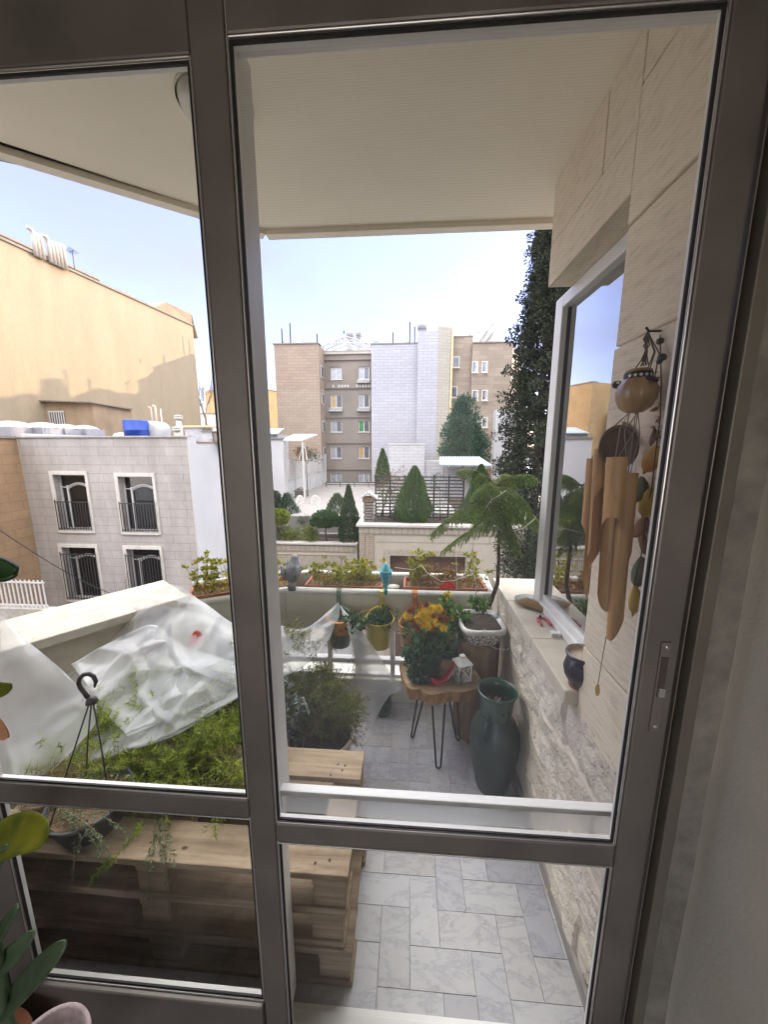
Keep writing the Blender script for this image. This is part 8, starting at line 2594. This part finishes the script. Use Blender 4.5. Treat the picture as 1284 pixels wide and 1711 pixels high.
# dark little shed, dishes
p = P(500, 832, 28)
ds = thing('garden_kiosk', 'small dark garden hut with a pitched roof on the terrace', 'hut', (p[0], 28, TZ))
zb_, ze_ = TZ, P(500, 821, 28)[2]
mb = MB(); mb.box(p[0] - 0.36, 28, zb_, p[0] + 0.36, 28.6, ze_); mb.build('walls', mat('charcoal_boards', (0.09, 0.085, 0.08), rough=0.8), ds)
mb = MB(); mb.extr([(p[0] - 0.5, 27.9, ze_), (p[0] + 0.5, 27.9, ze_), (p[0], 27.9, ze_ + 0.3)], (0, 0.8, 0)); mb.build('roof', mat('dark_shingle', (0.12, 0.11, 0.10), rough=0.8), ds)
for u, v, w_, lab in ((501, 838, 0.16, 'edge-on satellite dish beside the dark garden hut'), (527, 838, 0.27, 'larger satellite dish on the terrace right of the dark hut')):
    p = P(u, v, 25.2)
    dt = thing('satellite_dish', lab, 'satellite dish', (p[0], 25.2, TZ))
    Md = Matrix.Rotation(0.9 if w_ < 0.2 else 0.55, 4, 'Z') @ Matrix.Rotation(PI / 2 - 0.25, 4, 'X')
    mb = MB(); mb.lathe([(0, 0), (0.15, 0.01), (0.32, 0.05), (0.46, 0.11), (0.45, 0.115), (0.30, 0.06), (0, 0.015)], (p[0], 25.2, p[2]), 26, M=Md, sx=0.8); mb.build('reflector', mat('dish_grey', (0.46, 0.45, 0.43), rough=0.6), dt, smooth=True)
    mb = MB(); mb.tube([(p[0], 25.25, TZ), (p[0], 25.25, p[2])], 0.035, 8); mb.tube([(p[0], 25.2, p[2]), (p[0] + 0.1, 24.8, p[2] + 0.05)], 0.02, 6); mb.build('mount', M_CHIM, dt)

# front garden bed and its wall
YG = 18.4
zg = P(520, 907, YG)[2]
M_GBRICK = brickmat('cream_garden_brick', (0.37, 0.325, 0.26), (0.32, 0.28, 0.22), (0.20, 0.17, 0.135), 0.26, 0.30, 0.015, offset=0.0, stain=0.15, sscale=0.8)
M_GPANEL = mat('buff_garden_render', (0.37, 0.33, 0.275), rough=0.9, var=0.08, scale=1.5)
gx0, gx1 = P(364, 905, YG)[0], P(597, 905, YG)[0]
gw = thing('garden_wall', 'low buff garden wall with a brick frieze in front of the clipped shrubs', 'wall', (gx0, YG, GZ))
mb = MB(); mb.box(gx0, YG, GZ, gx1, YG + 0.3, zg - 0.08); mb.build('wall_body', M_GPANEL, gw)
mb = MB(); mb.box(gx0 - 0.05, YG - 0.10, zg - 0.078, gx1, YG + 0.4, zg); mb.build('coping', mat('pale_stone_coping', (0.42, 0.395, 0.37), rough=0.8, var=0.1), gw)
zf1, zf0 = P(520, 911, YG)[2], P(520, 921, YG)[2]
mb = MB(); mb.box(gx0, YG - 0.04, zf0, gx1 - 0.1, YG - 0.003, zf1); mb.build('brick_course', M_GBRICK, gw)
zf1, zf0 = P(520, 928, YG)[2], P(520, 943, YG)[2]
mb = MB()
xx = gx0 + 0.4
while xx < gx1 - 0.9:
    mb.box(xx, YG - 0.05, zf0, xx + 0.055, YG - 0.003, zf1); xx += 0.11
mb.build('frieze', mat('frieze_stone', (0.42, 0.37, 0.30), rough=0.9), gw)
mb = MB(); zq = P(520, 925, YG)[2]; mb.box(gx0 + 0.3, YG - 0.06, zq - 0.06, gx1 - 0.7, YG - 0.002, zq); mb.box(gx1 - 0.7, YG - 0.06, GZ, gx1 - 0.64, YG - 0.002, zq); mb.build('panel_moulding', M_GPANEL, gw)
mb = MB(); mb.box(gx0, YG + 0.41, zg - 0.6, gx1 + 0.3, 20.45, zg - 0.12); struct(mb, 'garden_soil', M_SOIL)
mb = MB(); mb.box(gx0, 20.0, zg - 0.3, gx1 + 0.3, 20.48, zg + 0.10); struct(mb, 'terrace_step', M_TERR)
# raised planter block on the right
YP = 16.5
zp = P(680, 877, YP)[2]
px0, px1 = P(600, 880, YP)[0], P(880, 880, YP)[0]
rp = thing('raised_planter', 'large raised buff planter wall with a brick pilaster and a brown doorway', 'planter wall', (px0, YP, GZ))
da, dc = P(652, 928, YP), P(778, 960, YP)
mb = MB(); holed(mb, px0, px1, GZ, zp - 0.1, YP, YP + 0.4, [(da[0], dc[0], GZ + 0.01, da[2])]); mb.box(px0, YP + 1.2, GZ, px1, 20.0, zp - 0.35); mb.build('wall_body', M_GPANEL, rp)
mb = MB(); mb.box(px0 - 0.12, YP - 0.12, zp - 0.098, px1, YP + 0.45, zp); mb.box(px0 - 0.12, YP + 0.45, zp - 0.098, px0 + 0.3, 20, zp); mb.build('coping', mat('pale_stone_coping2', (0.42, 0.395, 0.37), rough=0.8, var=0.1), rp)
mb = MB(); zc0 = P(680, 893, YP)[2]; mb.box(px0, YP - 0.04, zc0, px1, YP - 0.003, zp - 0.1); mb.build('brick_course', M_GBRICK, rp)
M_STACK = brickmat('stacked_brick', (0.35, 0.295, 0.23), (0.30, 0.25, 0.195), (0.17, 0.14, 0.105), 0.5, 0.09, 0.012, offset=0.0, stain=0.1)
mb = MB()
for a_, b_ in ((601, 611), (615, 625)):
    mb.box(P(a_, 920, YP)[0], YP - 0.04, GZ, P(b_, 920, YP)[0], YP - 0.003, zc0 - 0.01)
mb.build('pilaster', M_STACK, rp)
mb = MB(); zj = P(680, 906, YP)[2]; mb.box(P(627, 905, YP)[0], YP - 0.012, zj - 0.012, px1, YP - 0.002, zj); mb.build('joint_line', M_EDGE, rp)
mb = MB(); mb.box(da[0] - 0.3, YP - 0.035, GZ, da[0], YP - 0.002, da[2] + 0.28); mb.box(da[0], YP - 0.035, da[2], dc[0] + 0.3, YP - 0.002, da[2] + 0.28); mb.build('door_surround', mat('grey_surround', (0.30, 0.265, 0.22), rough=0.9, var=0.15), rp)
mb = MB(); mb.box(da[0], YP + 0.28, GZ, dc[0], YP + 0.34, da[2]); mb.build('brown_door', mat('brown_steel_door', (0.10, 0.05, 0.03), rough=0.6, var=0.2), rp)
mb = MB(); mb.box(px0 + 0.35, YP + 0.46, zp - 0.5, px1, 19.9, zp - 0.14); struct(mb, 'planter_soil', M_SOIL)
# slatted dark fence on it
fx0, fx1 = P(628, 830, 18.9)[0], P(775, 830, 18.9)[0]
sf = thing('slat_fence', 'dark horizontal slat fence behind the clipped thuja on the planter wall', 'fence', (fx0, 18.9, zp))
mb = MB()
zf0, zf1 = P(700, 864, 18.9)[2], P(700, 797, 18.9)[2]
for k in range(13):
    z = zf0 + (zf1 - zf0) * k / 12; mb.box(fx0, 18.9, z - 0.035, fx1, 18.93, z + 0.035)
mb.build('slats', M_IRONB, sf)
for k in range(7):
    x_ = fx0 + (fx1 - fx0) * k / 6
    mb = MB(); mb.box(x_ - 0.04, 18.93, zp - 0.2, x_ + 0.04, 19.0, zf1 + 0.1); mb.build('post', M_IRONB, sf)
# bird house
p = P(617, 868, 17.2)
bh = thing('bird_house', 'rustic bird table with a pitched roof at the corner of the planter wall', 'bird house', (p[0], 17.2, zp))
zt_ = P(617, 838, 17.2)[2]
mb = MB()
for k in range(7):
    z = zp + (zt_ - zp) * k / 7
    mb.obox((p[0], 17.2, z + 0.05), (0.52 if k % 2 else 0.46, 0.5, 0.09))
mb.build('stone_column', mat('stacked_slate', (0.16, 0.145, 0.125), rough=0.9, var=0.5, scale=14, bump=0.6), bh, bevel=0.01)
mb = MB(); mb.box(p[0] - 0.28, 16.95, zt_, p[0] + 0.28, 17.45, zt_ + 0.24); mb.build('box', mat('brown_bird_box', (0.14, 0.08, 0.045), rough=0.8, var=0.3), bh)
mb = MB(); mb.extr([(p[0] - 0.42, 16.85, zt_ + 0.22), (p[0] - 0.36, 16.85, zt_ + 0.18), (p[0], 16.85, zt_ + 0.40), (p[0] + 0.36, 16.85, zt_ + 0.18), (p[0] + 0.42, 16.85, zt_ + 0.22), (p[0], 16.85, zt_ + 0.50)], (0, 0.7, 0)); mb.build('roof', mat('zinc_roof', (0.34, 0.34, 0.36), rough=0.5), bh)
# awning
ya = 27.0
a0, a1 = P(735, 775, ya), P(822, 780, ya)
aw = thing('awning', 'pale blue ribbed metal awning roof below the dark pine', 'awning', (a0[0], ya, TZ))
zb_ = P(780, 764, ya + 2.2)[2]
zfz = P(780, 778, ya)[2]
mb = MB(); mb.hexa([(a0[0], ya, zfz), (a1[0], ya, zfz - 0.06), (P(800, 765, ya + 2.2)[0], ya + 2.2, zb_ - 0.05), (P(736, 765, ya + 2.2)[0], ya + 2.2, zb_ - 0.05)], [(a0[0], ya, zfz + 0.07), (a1[0], ya, zfz + 0.01), (P(800, 765, ya + 2.2)[0], ya + 2.2, zb_ + 0.05), (P(736, 765, ya + 2.2)[0], ya + 2.2, zb_ + 0.05)])
mb.build('roof_sheet', mat('pale_blue_sheet', (0.22, 0.28, 0.36), rough=0.4, var=0.1, scale=2), aw)
mb = MB()
for k in range(14):
    s_ = k / 13
    xa_ = a0[0] + (a1[0] - a0[0]) * s_; xb_ = P(736, 765, ya + 2.2)[0] + (P(800, 765, ya + 2.2)[0] - P(736, 765, ya + 2.2)[0]) * s_
    mb.tube([(xa_, ya, zfz + 0.08 - 0.06 * s_), (xb_, ya + 2.2, zb_ + 0.06)], 0.03, 5)
mb.build('ribs', M_PVC, aw)
for x_ in (a0[0] + 0.5, a1[0] - 1.2):
    mb = MB(); mb.box(x_, ya + 0.1, TZ, x_ + 0.1, ya + 0.2, zfz - 0.06); mb.build('post', M_CHIM, aw)
mb = MB(); mb.box(a0[0] + 0.4, ya + 2.0, TZ, a1[0], ya + 2.1, zfz - 0.2); mb.build('back_wall', mat('dim_grey_wall', (0.36, 0.35, 0.36), rough=0.9), aw)


# ------------------------------------------------------------------ trees and shrubs out there
M_TRUNK = mat('tree_bark', (0.09, 0.065, 0.05), rough=0.95, var=0.3, scale=8, bump=0.4, bscale=20, bdist=0.03)
L_CYP = leafmat('cypress_needle', (0.016, 0.023, 0.015), (0.035, 0.044, 0.027), (0.064, 0.071, 0.042), 0.10, 0.85, 0.05)
L_PINE = leafmat('pine_needle', (0.018, 0.055, 0.032), (0.035, 0.085, 0.05), (0.06, 0.12, 0.07), 0.15, 0.8, 0.08)
L_THUJA = leafmat('thuja_spray', (0.025, 0.065, 0.012), (0.05, 0.11, 0.02), (0.09, 0.15, 0.035), 0.15, 0.8, 0.08)
L_TOPI = leafmat('clipped_leaf', (0.015, 0.05, 0.012), (0.035, 0.085, 0.018), (0.06, 0.12, 0.03), 0.15, 0.8, 0.08)
L_TOPY = leafmat('yellow_clipped_leaf', (0.07, 0.12, 0.012), (0.17, 0.21, 0.02), (0.26, 0.27, 0.035), 0.2, 0.8, 0.08)
L_BROWN = leafmat('rusty_leaf', (0.13, 0.075, 0.03), (0.24, 0.15, 0.06), (0.20, 0.19, 0.06), 0.2, 0.8, 0.08)
L_GREYG = leafmat('grey_green_shrub', (0.03, 0.05, 0.03), (0.065, 0.085, 0.05), (0.11, 0.12, 0.07), 0.15, 0.8, 0.08)


def tree(name, label, base, trunk_r, trunk_top, crown, leaf, cat='tree', group=None):
    t_ = thing(name, label, cat, base, group)
    mb = MB()
    b_ = np.array(base, float); e_ = np.array(trunk_top, float)
    mb.tube([b_ + (e_ - b_) * s_ + np.array([0.04 * math.sin(s_ * 7), 0.03 * math.cos(s_ * 5), 0]) * min(1, trunk_r * 6) for s_ in np.linspace(0, 1, 7)], [trunk_r * (1 - 0.75 * s_) for s_ in np.linspace(0, 1, 7)], 9)
    mb.build('trunk', M_TRUNK, t_, smooth=True)
    crown.build('crown', leaf, t_)
    return t_


def shell_crown(c, rx, rz, n, ls, asp=0.55, lump=0.12, flat_bottom=0.0, up=0.0, seed=0.0):
    """dense clipped shape: leaves over the outer shell of an uneven ellipsoid"""
    d = rand_dirs(n)
    lumpv = np.array([mnoise.noise(Vector((x * 2.3 + seed, y * 2.3, z * 2.3))) for x, y, z in d])
    rad = (1 + lump * lumpv) * (1 - 0.35 * rng.random(n) ** 2.2)
    off = d * rad[:, None] * [rx, rx, rz]
    if flat_bottom:
        off[:, 2] = np.where(off[:, 2] < -rz * flat_bottom, -rz * flat_bottom + rng.random(n) * 0.06, off[:, 2])
    dd = d + rand_dirs(n) * 0.7; dd[:, 2] += up
    mb = MB(); mb.polys(leaf_quads(np.asarray(c) + off, dd, ls * (0.6 + 0.8 * rng.random(n)), ls * asp * (0.7 + 0.5 * rng.random(n))))
    return mb


def cone_crown(b_, h, r, n, ls, tipr=0.04, base_round=0.18, spike=0.8, asp=0.35, lump=0.12, seed=0.0):
    s_ = rng.random(n) ** 0.85
    prof_ = np.where(s_ < base_round, np.sqrt(np.maximum(0, 1 - ((base_round - s_) / base_round) ** 2)) * 0.35 + 0.65, 1 - ((s_ - base_round) / (1 - base_round)) ** 1.5) * r + tipr * (1 - s_)
    an = rng.random(n) * 2 * PI
    lumpv = np.array([mnoise.noise(Vector((math.cos(a_) * 1.8 + seed, math.sin(a_) * 1.8, q * h * 1.6 / max(r, 0.3) * 0.5))) for a_, q in zip(an, s_)])
    rr = prof_ * (1 - 0.45 * rng.random(n) ** 2) * (1 + lump * 1.6 * lumpv)
    pos = np.stack([b_[0] + rr * np.cos(an), b_[1] + rr * np.sin(an), b_[2] + s_ * h], 1)
    d = np.stack([np.cos(an) * 0.6, np.sin(an) * 0.6, np.full(n, spike)], 1) + rand_dirs(n) * 0.45
    mb = MB(); mb.polys(leaf_quads(pos, d, ls * (0.6 + 0.8 * rng.random(n)), ls * asp))
    return mb


def clump_crown(pts_, rad, per, ls, up=0.0, asp=0.4):
    mb = MB(); mb.polys(clumps(np.array(pts_), np.array(rad), per, ls, up, 0.8, asp)); return mb


# clipped shrubs in the front bed
zs_ = zg - 0.12
c = P(463, 866, 18.8); tree('topiary_ball', 'yellow green clipped mushroom shaped shrub nearest the white screen frame', (c[0], 18.8, zs_), 0.07, (c[0], 18.8, c[2]), shell_crown(c, 0.58, 0.46, 6500, 0.09, flat_bottom=0.55, lump=0.3), L_TOPY, 'shrub')
c = P(544, 870, 18.9); tree('topiary_ball', 'dark green clipped umbrella shaped shrub on a bare stem in the bed', (c[0], 18.9, zs_), 0.06, (c[0], 18.9, c[2]), shell_crown(c, 0.74, 0.50, 9000, 0.09, flat_bottom=0.5, lump=0.26, seed=3), L_TOPI, 'shrub')
c = P(584, 898, 19.0); tree('conical_conifer', 'narrow dark green clipped conifer beside the planter wall', (c[0], 19.0, zs_), 0.07, (c[0], 19.0, zs_ + 1.2), cone_crown((c[0], 19.0, zs_), P(584, 812, 19.0)[2] - zs_, 0.50, 9000, 0.12, lump=0.16), L_TOPI, 'conifer')
c = P(493, 896, 18.75)
cens = [P(u, v, 18.95 + random.uniform(-0.3, 0.3)) for u, v in [(random.uniform(462, 526), random.uniform(883, 901)) for _ in range(34)]]
tree('spreading_shrub', 'low spreading golden green juniper between the two clipped shrubs', (c[0], 18.9, zs_), 0.06, (c[0], 18.9, zs_ + 0.3), clump_crown(cens, np.full(34, 0.26), 130, 0.10, 0.3), leafmat('juniper_spray', (0.06, 0.10, 0.02), (0.13, 0.17, 0.03), (0.22, 0.22, 0.045), 0.2), 'shrub')
c = P(451, 838, 22.0); tree('topiary_ball', 'big round dusty green clipped shrub half behind the screen frame', (c[0], 22, TZ - 0.5), 0.08, (c[0], 22, c[2]), shell_crown(c, 0.72, 0.70, 6500, 0.11, seed=5), L_GREYG, 'shrub')
c = P(481, 874, 21.5); tree('spiky_shrub', 'spiky blue green conifer shrub behind the golden clipped shrub', (c[0], 21.5, c[2] - 0.4), 0.06, (c[0], 21.5, c[2] + 0.5), cone_crown((c[0], 21.5, c[2] - 0.1), P(481, 828, 21.5)[2] - c[2] + 0.1, 0.72, 2600, 0.22, spike=1.3, asp=0.2, lump=0.3), leafmat('blue_spiky', (0.02, 0.055, 0.03), (0.045, 0.09, 0.05), (0.08, 0.13, 0.08), 0.15), 'shrub')
c = P(564, 872, 22.0); tree('spiky_shrub', 'loose feathery green shrub left of the narrow conifer on the terrace edge', (c[0], 22, c[2] - 0.4), 0.06, (c[0], 22, c[2] + 0.5), cone_crown((c[0], 22, c[2] - 0.1), P(564, 829, 22)[2] - c[2] + 0.1, 0.85, 2400, 0.24, spike=1.2, asp=0.2, lump=0.35, seed=2), leafmat('feathery_green', (0.03, 0.06, 0.025), (0.06, 0.10, 0.04), (0.10, 0.14, 0.06), 0.15), 'shrub')
cens = [P(u, v, 20.3) for u, v in [(random.uniform(500, 528), random.uniform(862, 876)) for _ in range(14)]]
tree('spreading_shrub', 'thin straggling grey plant by the terrace step behind the bed', (cens[0][0], 20.3, zg), 0.03, (cens[0][0], 20.3, zg + 0.4), clump_crown(cens, np.full(14, 0.16), 26, 0.08, 0.2), L_GREYG, 'shrub')
c = P(372, 866, 19.8); tree('spiky_shrub', 'dark climbing shrub against the white side wall left of the upright', (c[0], 19.8, zg), 0.05, (c[0], 19.8, c[2]), clump_crown([P(372 + random.uniform(-4, 10), v, 19.8) for v in range(846, 890, 4)], np.full(11, 0.25), 120, 0.09), L_DARK, 'shrub')
# on the planter wall
c = P(692, 873, 17.6); tree('thuja', 'egg shaped bright green thuja standing alone before the slat fence', (c[0], 17.6, zp - 0.14), 0.06, (c[0], 17.6, zp + 1.2), cone_crown((c[0], 17.6, zp - 0.1), P(692, 782, 17.6)[2] - zp + 0.05, 0.80, 13000, 0.17, spike=1.5, asp=0.22, lump=0.24, base_round=0.25), L_THUJA, 'conifer')
c = P(801, 860, 18.2); tree('thuja', 'green conifer behind the drooping fronds of the little pine', (c[0], 18.2, zp - 0.14), 0.06, (c[0], 18.2, zp + 1.2), cone_crown((c[0], 18.2, zp - 0.1), P(801, 779, 18.2)[2] - zp + 0.05, 0.78, 9000, 0.17, spike=1.5, asp=0.22, lump=0.26, seed=4), L_THUJA, 'conifer')
c = P(640, 800, 19.4); tree('thuja', 'small pointed conifer at the left end above the rusty shrub', (c[0], 19.4, zp - 0.14), 0.05, (c[0], 19.4, zp + 1.5), cone_crown((c[0], 19.4, P(640, 808, 19.4)[2]), P(640, 753, 19.4)[2] - P(640, 808, 19.4)[2], 0.36, 3600, 0.14, spike=1.4, asp=0.25), L_THUJA, 'conifer')
cens = [P(u, v, 19.2 + random.uniform(-0.3, 0.3)) for u, v in [(655 + random.uniform(-22, 18), random.uniform(782, 830)) for _ in range(26)]]
tree('autumn_shrub', 'rusty brown autumn shrub left of the egg shaped thuja', (cens[0][0], 19.2, zp - 0.14), 0.05, (P(655, 800, 19.2)[0], 19.2, P(655, 800, 19.2)[2]), clump_crown(cens, np.full(26, 0.28), 62, 0.09, 0.1), L_BROWN, 'shrub')
cens = [P(u, v, 18.3 + random.uniform(-0.2, 0.2)) for u, v in [(650 + random.uniform(-24, 22), random.uniform(825, 868)) for _ in range(30)]]
tree('grey_shrub', 'grey green twiggy shrub beside the bird table', (cens[0][0], 18.3, zp - 0.14), 0.05, (P(650, 845, 18.3)[0], 18.3, P(650, 845, 18.3)[2]), clump_crown(cens, np.full(30, 0.26), 60, 0.08, 0.2), L_GREYG, 'shrub')
cens = [P(u, v, 18.6 + random.uniform(-0.2, 0.2)) for u, v in [(736 + random.uniform(-14, 14), random.uniform(796, 866)) for _ in range(22)]]
tree('climbing_plant', 'thin leafy climber on the slat fence right of the thuja', (P(736, 870, 18.6)[0], 18.6, zp - 0.14), 0.03, (P(736, 800, 18.6)[0], 18.6, P(736, 800, 18.6)[2]), clump_crown(cens, np.full(22, 0.22), 34, 0.08, 0.1), L_GREYG, 'climber')
cens = [P(u, v, 19.2 + random.uniform(-0.2, 0.2)) for u, v in [(812 + random.uniform(-18, 18), random.uniform(783, 815)) for _ in range(20)]]
tree('autumn_shrub', 'reddish brown shrub under the awning beside the cypress', (P(812, 870, 19.2)[0], 19.2, zp - 0.14), 0.04, (P(812, 800, 19.2)[0], 19.2, P(812, 800, 19.2)[2]), clump_crown(cens, np.full(20, 0.26), 60, 0.085, 0.1), leafmat('reddish_leaf', (0.12, 0.055, 0.03), (0.20, 0.11, 0.05), (0.16, 0.15, 0.05), 0.2), 'shrub')
cens = [P(u, v, 29 + random.uniform(-0.3, 0.3)) for u, v in [(512 + random.uniform(-16, 20), random.uniform(752, 768)) for _ in range(20)]]
tree('spreading_shrub', 'green bushes around the swing bench behind the white trellis', (P(512, 770, 29)[0], 29, TZ), 0.05, (P(512, 765, 29)[0], 29, P(512, 765, 29)[2]), clump_crown(cens, np.full(20, 0.35), 60, 0.14, 0.1), L_GREYG, 'shrub')
# pine behind the awning
YPN = 33.0
pts_, rad_ = [], []
for v in np.arange(668, 768, 3.2):
    s_ = (v - 668) / 98
    half = 46 * (0.12 + 0.90 * s_ ** 0.75) * (0.82 + 0.18 * math.sin(v * 0.45))
    for _ in range(int(2 + 6 * s_)):
        u = 776 + random.uniform(-1, 1) * half
        pts_.append(P(u, v + random.uniform(-3, 3), YPN + random.uniform(-1, 1) * half / FPX * YPN * 0.8)); rad_.append(0.42 + 0.18 * random.random())
tree('pine_tree', 'bushy dark green pine before the far tan wing above the awning', (P(778, 770, YPN)[0], YPN, GZ), 0.22, P(776, 672, YPN), clump_crown(pts_, rad_, 120, 0.28, 0.15, 0.25), L_PINE)
# tall cypress
YC = 19.0
pts_, rad_ = [], []
cx = P(905, 650, YC)[0]
zt_ = P(915, 300, YC)[2]
zb2 = GZ + 1.0
rr = random.Random(21)
n_br = 360
for k in range(n_br):
    s_ = (k + rr.random()) / n_br
    z = zb2 + (zt_ - zb2) * s_
    R_ = 3.1 * (1 - s_) ** 0.74 + 0.10
    R_ *= 0.66 + 0.50 * math.sin(k * 2.399) ** 2
    an = k * 2.39996 + rr.uniform(-0.4, 0.4)
    L_ = R_ * rr.uniform(0.82, 1.16)
    for q in range(2, 6):
        f_ = q / 5
        pts_.append((cx + math.cos(an) * L_ * f_ + rr.uniform(-0.1, 0.1), YC + math.sin(an) * L_ * f_ + rr.uniform(-0.1, 0.1), z + 0.30 * L_ * f_ - 0.22 * L_ * f_ ** 3 + rr.uniform(-0.12, 0.12)))
        rad_.append(0.22 + 0.14 * rr.random() + 0.05 * (q == 4))
cyp = tree('cypress_tree', 'tall dark ragged cypress rising past the balcony soffit beside the bay window', (cx, YC, GZ), 0.30, (cx + 0.1, YC, zt_ - 1.0), clump_crown(pts_, rad_, 100, 0.15, 0.10, 0.42), L_CYP)
mb = MB()
for k in range(0, n_br, 3):
    s_ = (k + 0.5) / n_br; z = zb2 + (zt_ - zb2) * s_; R_ = 1.7 * (1 - s_) ** 0.62
    an = k * 2.39996
    mb.tube([(cx, YC, z), (cx + math.cos(an) * R_ * 0.5, YC + math.sin(an) * R_ * 0.5, z + 0.1 * R_), (cx + math.cos(an) * R_, YC + math.sin(an) * R_, z + 0.4 * R_)], [0.05, 0.035, 0.015], 5, cap=False)
mb.build('limbs', M_TRUNK, cyp)
cens = [(P(u, v, 14.0 + random.uniform(-1, 1))) for u, v in [(random.uniform(845, 905), random.uniform(890, 960)) for _ in range(70)]]
tree('dark_shrub', 'mass of very dark evergreen foliage behind the stump corner under the cypress', (P(875, 960, 14)[0], 14, GZ), 0.12, (P(875, 930, 14)[0], 14, P(875, 930, 14)[2]), clump_crown(cens, np.full(70, 0.50), 80, 0.12, 0.1), L_CYP, 'shrub')
for c in list(bpy.data.objects):
    if '_o' in c:
        del c['_o']
